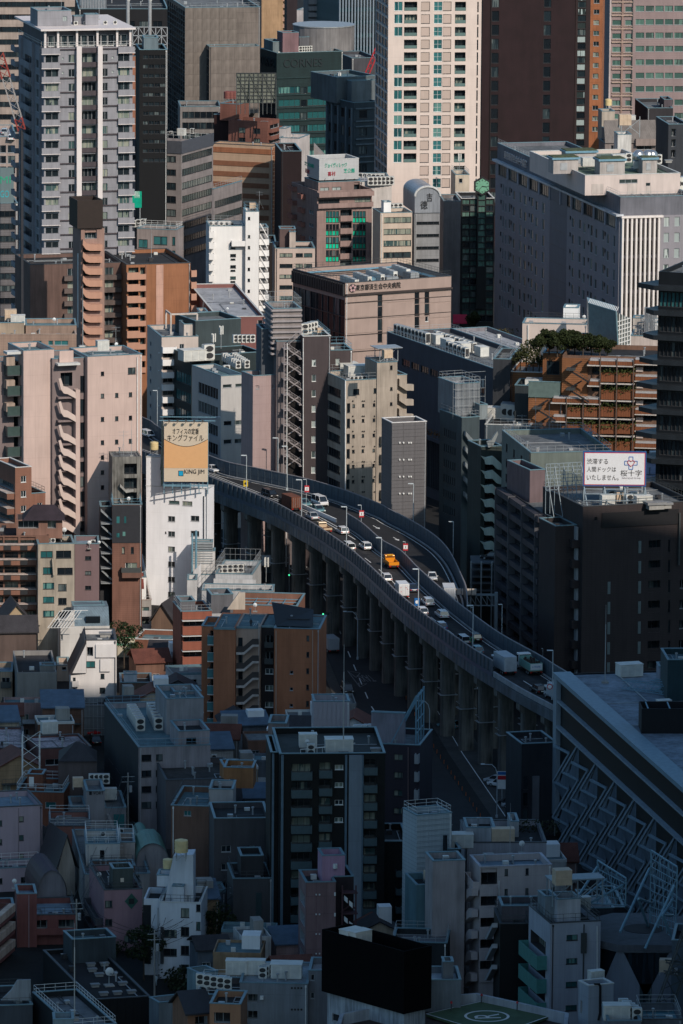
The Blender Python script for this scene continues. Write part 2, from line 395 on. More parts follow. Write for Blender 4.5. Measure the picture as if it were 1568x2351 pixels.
 def rail(s,h=1.1,mat=STEEL,sides='FLRB',inset=.15,step=1.5):
  x0,x1,y0,y1=s.x0+inset,s.x1-inset,s.y0+inset,s.y1-inset;z=s.z1+.1;m=MB()
  segs={'F':((x0,y0),(x1,y0)),'L':((x0,y0),(x0,y1)),'R':((x1,y0),(x1,y1)),'B':((x0,y1),(x1,y1))}
  for c in sides:
   a,b=segs[c];L=math.dist(a,b);n=max(1,int(L/step))
   for zz in(z+h,z+h*.5):m.bar((*a,zz),(*b,zz),.035)
   for k in range(n+1):
    t=k/n;x=a[0]+(b[0]-a[0])*t;y=a[1]+(b[1]-a[1])*t;m.bar((x,y,z-.05),(x,y,z+h),.03)
  return m.obj('railing',mat,s.B.root)
 def finish(s):
  m=MB();x0,x1,y0,y1,z0,z1=s.x0,s.x1,s.y0,s.y1,s.z0,s.z1
  for f,lo,hi in(('F',x0,x1),('L',y0,y1),('R',y0,y1)):
   H=s.holes[f]
   def pt(a,z):
    return(a,y0,z)if f=='F' else((x0,a,z)if f=='L' else(x1,a,z))
   def quad(a,b,c,d):
    q=[pt(a,c),pt(b,c),pt(b,d),pt(a,d)]
    if f=='L':q.reverse()
    m.face(q)
   zs=sorted({z0,z1}|{q[2]for q in H}|{q[3]for q in H})
   prev=None
   for k in range(len(zs)-1):
    a,b=zs[k],zs[k+1]
    if b-a<1e-4:continue
    mid=(a+b)/2
    row=sorted((q[0],q[1])for q in H if q[2]<mid<q[3])
    if prev and prev[2]==row:prev=(prev[0],b,row)
    else:
     if prev:s._row(prev,lo,hi,quad)
     prev=(a,b,row)
   if prev:s._row(prev,lo,hi,quad)
  m.face([(x1,y1,z0),(x0,y1,z0),(x0,y1,z1),(x1,y1,z1)])
  if s.bottom:m.face([(x0,y0,z0),(x0,y1,z0),(x1,y1,z0),(x1,y0,z0)])
  t=min(.3,(x1-x0)/4,(y1-y0)/4);ph=s.ph
  A=[(x0,y0),(x1,y0),(x1,y1),(x0,y1)];Bq=[(x0+t,y0+t),(x1-t,y0+t),(x1-t,y1-t),(x0+t,y1-t)]
  for k in range(4):
   l=(k+1)%4
   m.face([(*A[k],z1),(*A[l],z1),(*Bq[l],z1),(*Bq[k],z1)])
   m.face([(*Bq[k],z1),(*Bq[l],z1),(*Bq[l],z1-ph),(*Bq[k],z1-ph)])
  m.obj(s.name,s.mat,s.B.root)
  r=MB().face([(*p,z1-ph)for p in Bq]);r.obj('roof',s.roofm or R_GREY,s.B.root)
  if s.coping:
   c=MB();o=.07
   c.box(x0-o,x1+o,y0-o,y0+t+.04,z1+.003,z1+.14);c.box(x0-o,x1+o,y1-t-.04,y1+o,z1+.003,z1+.14)
   c.box(x0-o,x0+t+.04,y0+t+.041,y1-t-.041,z1+.003,z1+.14);c.box(x1-t-.04,x1+o,y0+t+.041,y1-t-.041,z1+.003,z1+.14)
   c.obj('coping',s.coping,s.B.root)
 def _row(s,p,lo,hi,quad):
  a,b,row=p;x=lo
  for q in row:
   if q[0]-x>1e-4:quad(x,q[0],a,b)
   x=max(x,q[1])
  if hi-x>1e-4:quad(x,hi,a,b)
# ---------------------------------------------------------------- writing
FONT_OK=True
def text(body,M,size,mat,parent,name='lettering',depth=.04,fit=None,space=1.0):
 """flat letters: local x to the right, local z up, facing -y, lower left corner at M"""
 cu=bpy.data.curves.new('t','FONT');cu.body=body;cu.size=size;cu.extrude=depth/2;cu.space_character=space;cu.space_line=1.15
 o=bpy.data.objects.new('t',cu);COL.objects.link(o)
 dg=bpy.context.evaluated_depsgraph_get();me=bpy.data.meshes.new_from_object(o.evaluated_get(dg));bpy.data.objects.remove(o)
 xs=[v.co.x for v in me.vertices]or[0];ys=[v.co.y for v in me.vertices]or[0]
 sx=sy=1.
 if fit:sx=fit[0]/max(1e-3,max(xs)-min(xs));sy=(fit[1]/max(1e-3,max(ys)-min(ys)))if fit[1]else sx
 T=Matrix.Rotation(math.pi/2,4,'X')@Matrix.Diagonal((sx,sy,1,1))@Matrix.Translation((-min(xs),-min(ys),0))
 me.transform(T);me.materials.clear();me.materials.append(mat)
 return link(name,me,(),parent,M)
# ================================================================ props built once, then copied
PROTO={}
def stash(o):
 PROTO[o.name]=[o,False];return o
def put(kind,loc,rz,label,group=None,scale=None):
 o,used=PROTO[kind]
 if not used:PROTO[kind][1]=True
 else:o=copy_tree(o)
 o.location=loc;o.rotation_euler=(0,0,rz);o['label']=label
 if group:o['group']=group
 elif 'group' in o:del o['group']
 s=scale or 1.;o.scale=(s,s,max(1.,s*.55))if kind=='machine_cabinet' and s>1. else(s,)*3
 return o
def clean_protos():
 for k,(o,used)in PROTO.items():
  if not used:
   def rm(q):
    for c in list(q.children):rm(c)
    bpy.data.objects.remove(q)
   rm(o)
def mk_ac(name,w,d,h,nf=1,front=True):
 r=root(name,(0,0,-50),0,'outdoor air conditioner unit','air conditioner')
 MB().box(-w/2,w/2,-d/2,d/2,.12,h).box(-w/2+.05,w/2-.05,-d/2+.06,d/2-.06,0,.118,0).obj('casing',ACW,r)
 if front:
  m=MB()
  for k in range(nf):z=.15+(h-.2)/nf*(k+.5);m.prism([(.38*w*math.cos(t*math.pi/7),z+.38*min(w,h/nf)*math.sin(t*math.pi/7))for t in range(14)],-d/2-.02,-d/2+.01,lambda p,t:(p[0],t,p[1]))
  m.obj('fan_grille',GRILLE,r)
 m=MB();m.box(-w*.42,w*.42,-d*.36,d*.36,h+.002,h+.05);m.obj('top_vent',GRILLE if not front else STEEL,r)
 m=MB();m.box(w/2,w/2+.02,-d*.4,d*.4,.3,h-.15);m.obj('side_grille',GRILLE,r)
 return stash(r)
mk_ac('ac_unit',.95,.4,.85);mk_ac('tall_ac_unit',1.25,.8,1.75,2);mk_ac('chiller_unit',1.1,2.2,2.1,1)
def mk_tank_box():
 r=root('panel_water_tank',(0,0,-50),0,'water tank','water tank');m=MB()
 tm=plain('tank_panel',(.5,.38,.27),.6)
 m.box(-1,1,-.8,.8,.5,2.3)
 for i in range(3):
  for j in range(2):m.box(-.97+.66*i,-.97+.66*i+.62,-.84,-.8,.54+.9*j,.54+.9*j+.82)
 m.obj('tank',tm,r)
 m=MB()
 for x in(-.95,.95):
  for y in(-.7,.7):m.box(x-.08,x+.08,y-.08,y+.08,0,.498)
 m.obj('stand',STEEL,r);return stash(r)
mk_tank_box()
def mk_tank_cyl(name,col):
 r=root(name,(0,0,-50),0,'round water tank','water tank')
 tm=plain('tank_'+name,col,.6);m=MB().cyl(0,0,1.2,2.9,.95,20)
 for z in(1.5,2.,2.5):m.cyl(0,0,z,z+.07,.99,20)
 m.obj('tank',tm,r);MB().cyl(0,0,2.902,3.1,.9,20,r2=.25).obj('lid',tm,r)
 m=MB()
 for a in range(4):
  t=a*math.pi/2+.78;x,y=math.cos(t)*.95,math.sin(t)*.95;m.bar((x,y,0),(x,y,1.2),.06)
  t2=t+math.pi/2;m.bar((x,y,0),(math.cos(t2)*.95,math.sin(t2)*.95,1.15),.04)
 m.obj('stand',STEEL,r);return stash(r)
mk_tank_cyl('round_water_tank',(.6,.47,.24));mk_tank_cyl('dark_red_tank',(.18,.06,.05))
def mk_dish():
 r=root('satellite_dish',(0,0,-50),0,'dish','satellite dish')
 bm=bmesh.new();bmesh.ops.create_uvsphere(bm,u_segments=14,v_segments=12,radius=1.)
 bmesh.ops.delete(bm,geom=[v for v in bm.verts if v.co.z>-.78],context='VERTS')
 for v in bm.verts:v.co=Vector((v.co.x*.75,(v.co.z+.8)*.75,v.co.y*.75+1.3))
 me=bpy.data.meshes.new('reflector');bm.to_mesh(me);bm.free();me.materials.append(plain('dish_white',(.6,.62,.62),.5));link('reflector',me,(),r)
 MB().bar((0,.1,0),(0,.1,1.3),.05).bar((0,.1,1.),(0,-.55,1.2),.025).box(-.08,.08,-.62,-.5,1.15,1.28).obj('mast',STEEL,r)
 MB().box(-.4,.4,-.3,.5,-.02,.12).obj('base',CONC,r);return stash(r)
mk_dish()
def mk_ant():
 r=root('aerial',(0,0,-50),0,'aerial','antenna')
 MB().bar((0,0,0),(0,0,4.6),.04).obj('mast',STEEL,r)
 for z,n,w in((4.3,7,.7),(3.6,9,.45)):
  m=MB().bar((-.9,0,z),(.9,0,z),.025)
  for k in range(n):m.bar((-.85+1.7*k/(n-1),-w/2,z),(-.85+1.7*k/(n-1),w/2,z),.015)
  m.obj('antenna_array',STEEL,r)
 m=MB()
 for a in range(3):m.bar((0,0,2.2),(math.cos(a*2.1)*1.1,math.sin(a*2.1)*1.1,0),.015)
 m.obj('guy_wire',STEEL,r);return stash(r)
mk_ant()
def mk_mast():
 r=root('lightning_rod',(0,0,-50),0,'rod','mast')
 MB().bar((0,0,0),(0,0,6.),.06).bar((0,0,6.),(0,0,8.),.025).obj('pole',STEEL,r);MB().box(-.35,.35,-.35,.35,-.02,.2).obj('base',CONC,r)
 return stash(r)
mk_mast()
def mk_cell():
 r=root('cell_antenna',(0,0,-50),0,'mobile antenna','antenna');m=MB().bar((0,0,0),(0,0,5.),.07)
 m.obj('pole',STEEL,r)
 for a in range(3):
  t=a*2.09;x,y=math.cos(t)*.4,math.sin(t)*.4;q=MB().box(x-.14,x+.14,y-.1,y+.1,3.2,5.1);q.bar((0,0,4.),(x,y,4.),.03);q.obj('panel_antenna',ACW,r)
 return stash(r)
mk_cell()
def mk_vent():
 r=root('roof_vent',(0,0,-50),0,'vent','roof vent')
 MB().box(-.6,.6,-.4,.4,0,.35).obj('curb',CONC,r);MB().box(-.75,.75,-.5,.5,.36,.55).obj('cap',plain('vent_cap',(.2,.2,.2),.6),r);return stash(r)
mk_vent()
def mk_plant():
 r=root('machine_cabinet',(0,0,-50),0,'cabinet','equipment box')
 MB().box(-1.3,1.3,-.8,.8,.15,2.2).box(-1.35,1.35,-.85,.85,2.201,2.3).obj('casing',ACW,r)
 m=MB()
 for k in range(3):m.box(-1.15+.8*k,-.5+.8*k,-.83,-.8,.4,2.)
 m.obj('door',plain('cabinet_door',(.48,.48,.45),.5),r);MB().box(-1.2,1.2,-.7,.7,0,.15).obj('plinth',CONC,r);return stash(r)
mk_plant()
ORD='first second third fourth fifth sixth seventh eighth ninth tenth'.split()
def row(B,kind,a,b,n,label,group=None,z=None,rz=0.,scale=None):
 """n copies from zoom pixel a to b on the roof (or height z)"""
 out=[]
 p=B.roofpt(*a,z);q=B.roofpt(*b,z)if n>1 else p
 for k in range(n):
  out.append(put(kind,p.lerp(q,k/max(1,n-1)),B.th+rz,label+((', %s from the left' if len(label.split())<12 else ', %s')%ORD[k]if n>1 else ''),group if n>1 else None,scale))
 return out
def on(B,kind,zx,zy,label,z=None,rz=0.,scale=None):return row(B,kind,(zx,zy),None,1,label,None,z,rz,scale)[0]
# ---------------------------------------------------------------- trees
LEAFM={}
def leaf_mat(c):
 if c in LEAFM:return LEAFM[c]
 m,n,b=_nodes('foliage');N=n.nodes.new;L=n.links.new
 g=N('ShaderNodeNewGeometry');cr=N('ShaderNodeValToRGB');L(g.outputs['Random Per Island'],cr.inputs[0])
 cr.color_ramp.elements[0].color=(*[q*.55 for q in c],1);cr.color_ramp.elements[1].color=(*[q*1.5 for q in c],1)
 L(cr.outputs[0],b.inputs['Base Color']);b.inputs['Roughness'].default_value=.7;b.inputs['Specular IOR Level'].default_value=.15
 LEAFM[c]=m;return m
BARK=plain('bark',(.06,.045,.035),.9)
def leaves(rng,blobs,n,s):
 m=MB()
 for cx,cy,cz,r,q in blobs:
  for _ in range(int(n*q)):
   while True:
    d=Vector((rng.uniform(-1,1),rng.uniform(-1,1),rng.uniform(-1,1)))
    if .2<d.length<1:break
   d=d.normalized()*(d.length**.5)*r;p=Vector((cx,cy,cz))+Vector((d.x,d.y,d.z*.8))
   a=Vector((rng.gauss(0,1),rng.gauss(0,1),rng.gauss(0,1))).normalized();e=a.orthogonal().normalized();f=a.cross(e)
   k=s*rng.uniform(.6,1.3);m.face([p-e*k,p+f*k*.6,p+e*k,p-f*k*.6])
 return m
def mk_tree(name,c,h,r,seed,n=260,s=.22):
 rng=random.Random(seed);t=root(name,(0,0,-50),0,'tree','tree')
 MB().cyl(0,0,0,h*.7,.16,8,r2=.06).bar((0,0,h*.4),(r*.5,.2,h*.75),.06).bar((0,0,h*.45),(-r*.5,-.2,h*.75),.06).bar((0,0,h*.4),(0,r*.5,h*.7),.05).obj('trunk',BARK,t)
 bl=[(0,0,h*.72,r*.6,1.)]
 for k in range(9):
  a=rng.uniform(0,6.28);q=rng.uniform(.3,.8)*r;bl.append((math.cos(a)*q,math.sin(a)*q,h*rng.uniform(.45,.95),r*rng.uniform(.25,.45),.6))
 leaves(rng,bl,n,s).obj('crown',leaf_mat(c),t);return stash(t)
mk_tree('garden_tree',(.022,.03,.01),4.2,2.3,3,420,.19);mk_tree('street_tree',(.018,.028,.011),8.5,3.4,5);mk_tree('loose_tree',(.045,.05,.018),5.5,2.,9,110,.18)
# ---------------------------------------------------------------- vehicles (local: +y forward, origin on the ground under the middle)
TYRE=plain('tyre',(.012,.012,.012),.9);CGL=plain('car_glass',(.012,.016,.02),.08,spec=.8);LAMP_R=plain('tail_lamp',(.35,.015,.01),.3);LAMP_W=plain('head_lamp',(.6,.6,.58),.2)
TRIM=plain('black_trim',(.02,.02,.02),.6);PLATE=plain('number_plate',(.6,.6,.5),.5)
def paint(name,c):return plain('paint_'+name,c,.25,.1,spec=.6,var=.02)
def wheels(r,w,ys,rad=.32):
 me=MB().cyl(0,0,-.11,.11,rad,16).me('tyre');me.materials.append(TYRE);me2=MB().cyl(0,0,-.12,.12,rad*.6,10).me('rim');me2.materials.append(STEEL)
 for y in ys:
  for x in(-w/2+.12,w/2-.12):
   M=Matrix.Translation((x,y,rad))@Matrix.Rotation(math.pi/2,4,'Y');o=link('wheel',me,(),r,M);link('rim',me2,(),o)
def taper(b,x,y0,y1,z0,x2,y2,y3,z1):
 b.v+=[(-x,y0,z0),(x,y0,z0),(x,y1,z0),(-x,y1,z0),(-x2,y2,z1),(x2,y2,z1),(x2,y3,z1),(-x2,y3,z1)];i=len(b.v)-8
 for q in((3,2,1,0),(4,5,6,7),(0,1,5,4),(1,2,6,5),(2,3,7,6),(3,0,4,7)):b.f.append(tuple(i+k for k in q));b.m.append(0)
 return b
def bev(o,w=.06):
 md=o.modifiers.new('bevel','BEVEL');md.width=w;md.segments=2;md.limit_method='ANGLE';return o
def car(name,label,cat,loc,rz,col,L=4.4,w=1.78,h=1.5,kind='hatch',roof=None):
 r=root(name,loc,rz,label,cat);pm=paint(*col);hb=h*.56 if kind!='van' else h*.5;a=L/2;x=w/2
 b=MB();taper(b,x-.04,-a,a,.22,x,-a+.03,a-.05,hb-.12);bev(b.obj('body',pm,r),.09)
 rear,top_r,top_f,fr={'hatch':(-a+.12,-a+.55,.35,1.15),'sedan':(-a+.75,-a+1.35,.25,1.05),'van':(-a+.06,-a+.16,a-1.2,a-.45),'suv':(-a+.1,-a+.4,.45,1.25)}[kind]
 b=MB();taper(b,x-.03,-a+.04,a-.12,hb-.119,x-.07,rear-.05,fr+.1,hb-.02);bev(b.obj('shoulder',pm,r),.04)
 g=MB();taper(g,x-.09,rear,fr,hb-.02,x-.24,top_r,top_f,h-.07);g.obj('windows',CGL,r)
 t=MB();taper(t,x-.22,top_r-.03,top_f+.03,h-.069,x-.28,top_r+.08,top_f-.08,h);bev(t.obj('roof_panel',paint(*roof)if roof else pm,r),.03)
 p=MB()
 for sx in(-1,1):
  for(ya,yb)in((rear,top_r),(fr,top_f),((rear+fr)/2,(top_r+top_f)/2)):
   p.bar((sx*(x-.09),ya,hb-.03),(sx*(x-.235),yb,h-.06),.045)
 p.obj('pillars',pm,r)
 wheels(r,w,(-a+.8,a-.85),.3 if kind!='suv' else .34)
 for sx in(-1,1):
  MB().box(sx*(x-.22)-.16,sx*(x-.22)+.16,-a-.012,-a+.05,hb-.34,hb-.16).obj('tail_light',LAMP_R,r)
  MB().box(sx*(x-.24)-.17,sx*(x-.24)+.17,a-.08,a+.012,hb-.36,hb-.2).obj('headlight',LAMP_W,r)
  MB().box(sx*(x+.08)-.09,sx*(x+.08)+.09,fr-.35,fr-.2,hb-.02,hb+.14).obj('mirror',pm,r)
 MB().box(-.24,.24,-a-.02,-a+.02,.5,.66).obj('number_plate',PLATE,r);MB().box(-x+.08,x-.08,-a-.014,-a+.03,.24,.36).obj('bumper',TRIM,r);MB().box(-x+.15,x-.15,a-.03,a+.014,.28,.45).obj('grille',TRIM,r)
 return r
def truck(name,label,cat,loc,rz,cabc,L=6.5,w=2.1,h=3.0,kind='box',cargo=None,cab_h=2.2,load=None):
 r=root(name,loc,rz,label,cat);a=L/2;x=w/2;pm=paint(*cabc)
 MB().box(-.45,.45,-a+.1,a-.3,.5,.75).obj('chassis',TRIM,r)
 b=MB();taper(b,x-.03,a-1.65,a,.45,x-.06,a-1.62,a-.12,cab_h);bev(b.obj('cab',pm,r),.07)
 MB().box(-x+.12,x-.12,a-.1,a+.01,1.25,cab_h-.25).obj('windscreen',CGL,r)
 for sx in(-1,1):MB().box(sx*(x-.02)-.03,sx*(x-.02)+.03,a-1.2,a-.35,1.3,cab_h-.3).obj('side_window',CGL,r);MB().box(sx*(x-.25)-.18,sx*(x-.25)+.18,-a-.03,-a+.05,.55,.75).obj('tail_light',LAMP_R,r)
 MB().box(-x+.15,x-.15,a-1.66,a-1.62,1.4,cab_h-.2).obj('rear_window',CGL,r)
 wheels(r,w,(-a+1.1,a-1.),.4)
 if L>7:wheels(r,w,(-a+2.1,),.4)
 cm=cargo or pm
 if kind=='box':
  MB().box(-x,x,-a,a-1.8,.8,h).obj('cargo_box',cm,r)
  MB().box(-x+.08,-.02,-a-.03,-a,.9,h-.1).obj('rear_door',cm,r);MB().box(.02,x-.08,-a-.03,-a,.9,h-.1).obj('rear_door',cm,r)
  m=MB()
  for q in(-.6,-.25,.25,.6):m.bar((q*x,-a-.05,.95),(q*x,-a-.05,h-.15),.025)
  m.obj('lock_bar',STEEL,r)
  MB().box(-x-.015,x+.015,-a-.01,a-1.79,h+.001,h+.05).obj('roof_panel',cm,r)
 else:
  s=h;MB().box(-x,x,-a,a-1.8,.78,.9).obj('bed',plain('truck_bed',(.16,.07,.035),.8),r)
  MB().box(-x,-x+.07,-a,a-1.8,.901,s).obj('side_board',cm,r);MB().box(x-.07,x,-a,a-1.8,.901,s).obj('side_board',cm,r)
  MB().box(-x+.071,x-.071,-a,-a+.07,.901,s).obj('tailgate',cm,r);MB().box(-x+.071,x-.071,a-1.88,a-1.8,.901,s+.3).obj('headboard',cm,r)
  if load:
   m=MB();rng=random.Random(4)
   for k in range(46):
    px,py=rng.uniform(-x+.3,x-.3),rng.uniform(-a+.3,a-2.3);m.cyl(px,py,.9,load[1]+rng.uniform(-.5,.1),rng.uniform(.15,.4),6,r2=.1)
   tag(m.obj('load',load[0],r),kind='stuff')
 return r
# ================================================================ ground, streets, elevated expressway
ASPH=wm((.036,.037,.041),.9,grime=.35);PAVE=wm((.06,.058,.055),.9,grime=.4);GROUND=wm((.028,.028,.028),.95,grime=.5)
PAINTW=plain('road_paint',(.6,.6,.58),.7);PAINTF=plain('faded_paint',(.16,.16,.16),.8);PAINTO=plain('orange_paint',(.5,.12,.03),.7)
MB().face([(-3000,300,0),(3000,300,0),(3000,9000,0),(-3000,9000,0)]).obj('ground',GROUND)['kind']='structure'
def flat(name,pts,z,mat,zoff=0.):
 m=MB().face([(*at(u,v,z=z).xy,z+zoff)for u,v in pts]);me=m.me(name)
 bm=bmesh.new();bm.from_mesh(me);bmesh.ops.triangulate(bm,faces=bm.faces[:]);bmesh.ops.recalc_face_normals(bm,faces=bm.faces[:])
 if bm.faces and bm.faces[0].normal.z<0:bmesh.ops.reverse_faces(bm,faces=bm.faces[:])
 bm.to_mesh(me);bm.free();me.materials.append(mat);o=link(name,me);o['kind']='structure';return o
LEFT_E=[(560,1180),(640,1290),(700,1390),(745,1490),(800,1620),(880,1730),(955,1840),(1030,1950),(1100,2050)]
RIGHT_E=[(700,1180),(790,1290),(850,1400),(885,1500),(935,1620),(1000,1730),(1075,1840),(1150,1950),(1230,2050)]
flat('street',LEFT_E+RIGHT_E[::-1],0,ASPH,.004)
flat('riverside_road',[(u+30,v)for u,v in RIGHT_E]+[(u+110,v)for u,v in RIGHT_E[::-1]],0,PAVE,.004)
flat('pavement',[(u-26,v)for u,v in LEFT_E]+[(u-2,v)for u,v in LEFT_E[::-1]],0,PAVE,.12)
def ln(m,p,q,w,z):
 p=Vector(p);q=Vector(q);d=(q-p).normalized()*1.;n=Vector((-d.y,d.x))*w/2
 m.face([(*(p-n),z),(*(q-n),z),(*(q+n),z),(*(p+n),z)])
def uvz(u,v,z):return at(u,v,z=z).xy
m=MB()
for k in range(1,len(LEFT_E)):
 a=Vector(uvz(*LEFT_E[k-1],0)).lerp(Vector(uvz(*RIGHT_E[k-1],0)),.38);b=Vector(uvz(*LEFT_E[k],0)).lerp(Vector(uvz(*RIGHT_E[k],0)),.38)
 n=max(1,int((b-a).length/11))
 for i in range(n):ln(m,a.lerp(b,(i+.05)/n),a.lerp(b,(i+.5)/n),.2,.01)
 ln(m,uvz(RIGHT_E[k-1][0]+62,RIGHT_E[k-1][1],0),uvz(RIGHT_E[k][0]+62,RIGHT_E[k][1],0),.14,.01)
for v in range(0,7):
 a=uvz(640+v*13,1432-v*3,0);ln(m,a,(a[0]+.1,a[1]+4),.5,.01)
m.obj('lane_marking',PAINTW)['kind']='structure'
m=MB()
for k in range(1,len(RIGHT_E)):
 a=Vector(uvz(RIGHT_E[k-1][0]+3,RIGHT_E[k-1][1],0));b=Vector(uvz(RIGHT_E[k][0]+3,RIGHT_E[k][1],0))
 for i in range(9):q=a.lerp(b,i/9);m.cyl(q.x,q.y,.02,.75,.05,6)
tag(m.obj('lane_post',PAINTO),'row of small orange posts along the dark street beside the viaduct','road posts',kind='stuff')
def tri(pts,w):
 m=MB();q=[uvz(*p,0)for p in pts]
 for k in range(len(q)):ln(m,q[k],q[(k+1)%len(q)],w,.012)
 return m
tile(8)
tri([P(820,1105),P(905,1120),P(880,1150)],.16).obj('road_arrow',PAINTF)['kind']='structure'
tri([P(895,1185),P(950,1190),P(905,1213)],.16).obj('road_arrow',PAINTF)['kind']='structure'
mm=MB();ln(mm,uvz(*P(822,1106),0),uvz(*P(905,1213),0),.16,.012);mm.obj('road_line',PAINTF)['kind']='structure'
p=uvz(*P(880,1165),0)
text('TAXI',Matrix.Translation((p[0]+2.6,p[1]+5.,.013))@Matrix.Rotation(math.radians(192),4,'Z')@Matrix.Rotation(-math.pi/2,4,'X'),3.,PAINTF,None,'road_lettering',.002,(2.6,6.5))['kind']='structure'
# ---- expressway
DZ,WT=18.,2.9
def cr(pts,step=4.):
 """smooth polyline resampled every step metres"""
 P_=[pts[0]]+pts+[pts[-1]];out=[]
 for i in range(1,len(P_)-2):
  a,b,c,d=(Vector(q)for q in P_[i-1:i+3]);n=max(1,int((c-b).length/.8))
  for k in range(n):
   t=k/n;out.append(.5*((2*b)+(c-a)*t+(2*a-5*b+4*c-d)*t*t+(3*b-a-3*c+d)*t**3))
 out.append(Vector(pts[-1]));res=[out[0]];acc=0
 for i in range(1,len(out)):
  acc+=(out[i]-out[i-1]).length
  if acc>=step:res.append(out[i]);acc=0
 res.append(out[-1]);return res
def uvp(l,z):return[Vector(uvz(u,v,z))for u,v in l]
NEAR=cr(uvp([(180,985),(330,1036),(496,1100),(560,1124),(631,1153),(689,1184.5),(726,1205.6),(789,1247.7),(831,1282),(873,1321),(914,1361),(955.5,1395),(1014,1439),(1082,1486),(1132,1517),(1190,1552),(1250,1584),(1330,1625),(1420,1668)],DZ+WT),2.)
MED=cr(uvp([(798,1179),(831,1200),(876,1238.6),(920,1263.7),(958.4,1302),(1002.6,1341.8),(1046.9,1380),(1108.8,1427),(1150,1455),(1194,1480),(1238.6,1504),(1288,1535),(1360,1575),(1450,1620)],DZ+WT),2.)
RAMP=cr(uvp([(180,905),(327,958),(361,978),(430,1022),(510,1057),(581,1072.6),(636,1084.5),(707,1100),(791.5,1125),(875,1158),(894,1169),(950,1198),(998,1229),(1026,1257),(1043,1285),(1058,1318),(1070,1349),(1074,1392)],DZ+WT),2.)
via=root('expressway_viaduct',(0,1200,0),0,'curving two-lane elevated expressway on concrete piers with grey blue sound walls','expressway')
VM=Matrix.Translation((0,-1200,0))
def vobj(mb,name,mat,fix=False):
 return mb.obj(name,mat,via,VM,fix)
mi=min(range(len(MED)),key=lambda i:(MED[i]-RAMP[-1]).length)
outline=NEAR+MED[:mi-1:-1]+RAMP[::-1]
def ngon(pts,z):
 me=MB().face([(p.x,p.y,z)for p in pts]).me('deck');bm=bmesh.new();bm.from_mesh(me);bmesh.ops.triangulate(bm,faces=bm.faces[:],ngon_method='EAR_CLIP')
 for f in bm.faces:
  f.normal_update()
  if f.normal.z<0:f.normal_flip()
 bm.to_mesh(me);bm.free();return me
me=ngon(outline,DZ);me.materials.append(ASPH);link('road_surface',me,(),via,VM)
me=ngon(outline,DZ-1.9);me.materials.append(CONC);link('underside',me,(),via,VM)
SW=wm((.07,.095,.12),.55,grime=.45);SWD=plain('stripe_blue',(.03,.06,.10),.5);SWB=wm((.09,.11,.13),.6,grime=.6)
def side(pts,sgn,name='girder',lo=-1.9,hi=-.05,d=.25,mat=SWB):
 m=MB()
 for a,b in zip(pts,pts[1:]):
  t=(b-a).normalized();n=Vector((-t.y,t.x))*sgn*d
  m.face([(*a,DZ+lo),(*b,DZ+lo),(*b,DZ+hi),(*a,DZ+hi)]);m.face([(*(a+n),DZ+lo),(*(b+n),DZ+lo),(*(b+n),DZ+hi),(*(a+n),DZ+hi)])
  m.face([(*a,DZ+hi),(*b,DZ+hi),(*(b+n),DZ+hi),(*(a+n),DZ+hi)])
 return vobj(m,name,mat)
POSTM=MB().box(-.09,.09,-.09,.09,0,WT-.1).me('post');POSTM.materials.append(SW)
def wallrun(pts,h,mat,post=True,sgn=1,name='sound_panel'):
 """each panel a mesh of its own, posts between them, a cap rail along the top"""
 capm=MB();pm=MB()
 for a,b in zip(pts,pts[1:]):
  t=(b-a).normalized();L=(b-a).length;ang=math.atan2(t.y,t.x)
  me=MB().box(.05,L-.05,-.07,.07,0,h-.12).box(.05,L-.05,-.1,.1,h*.42,h*.46).me(name);me.materials.append(mat)
  link(name,me,(),via,VM@Matrix.Translation((a.x,a.y,DZ+.02))@Matrix.Rotation(ang,4,'Z'))
  link('post',POSTM,(),via,VM@Matrix.Translation((a.x,a.y,DZ)))
  capm.bar((*a,DZ+h),(*b,DZ+h),.14,6)
 vobj(capm,'cap_rail',plain('cap_rail',(.2,.19,.2),.6))
 return
i1=min(range(len(NEAR)),key=lambda i:abs(NEAR[i].x-at(1134,1518,z=DZ+WT).x))
wallrun(NEAR[:i1+1],WT,SW);wallrun(MED,WT,SW);wallrun(RAMP,WT,SW)
side(NEAR,-1);side(MED[mi:],1);side(RAMP,1)
side(NEAR[i1:],1,'concrete_parapet',0.,.95,.3,wm((.26,.27,.29),.7,grime=.3))
side(NEAR[:i1+1],-1,'blue_stripe',-.05,.62,.18,SWD)
BRM=MB().box(-.08,.08,-.08,.08,.7,WT).box(-.12,.12,-.12,.12,-1.9,-.1).me('bracket');BRM.materials.append(SWB)
for a,b in zip(NEAR[:i1],NEAR[1:i1+1]):
 t=(b-a).normalized();n=Vector((t.y,-t.x));q=a+n*.2;link('bracket',BRM,(),via,VM@Matrix.Translation((q.x,q.y,DZ)))
def offs(pts,d):
 out=[]
 for i,p in enumerate(pts):
  t=(pts[min(i+1,len(pts)-1)]-pts[max(i-1,0)]).normalized();out.append(p+Vector((-t.y,t.x))*d)
 return out
def stripe(pts,w,name,dash=None,z=DZ+.006,mat=None):
 m=MB()
 for i,(a,b)in enumerate(zip(pts,pts[1:])):
  if dash and(i%dash[0])>=dash[1]:continue
  ln(m,a,b,w,z)
 return vobj(m,name,mat or PAINTW)
j0=min(range(len(NEAR)),key=lambda i:(NEAR[i]-MED[0]).length)
stripe(offs(NEAR,1.0),.17,'edge_line');stripe(offs(MED,-1.0),.17,'edge_line');stripe(offs(MED,1.1),.17,'edge_line');stripe(offs(RAMP,-1.5),.17,'edge_line')
n_l=offs(NEAR,4.1);stripe(n_l,.17,'lane_line',(5,2))
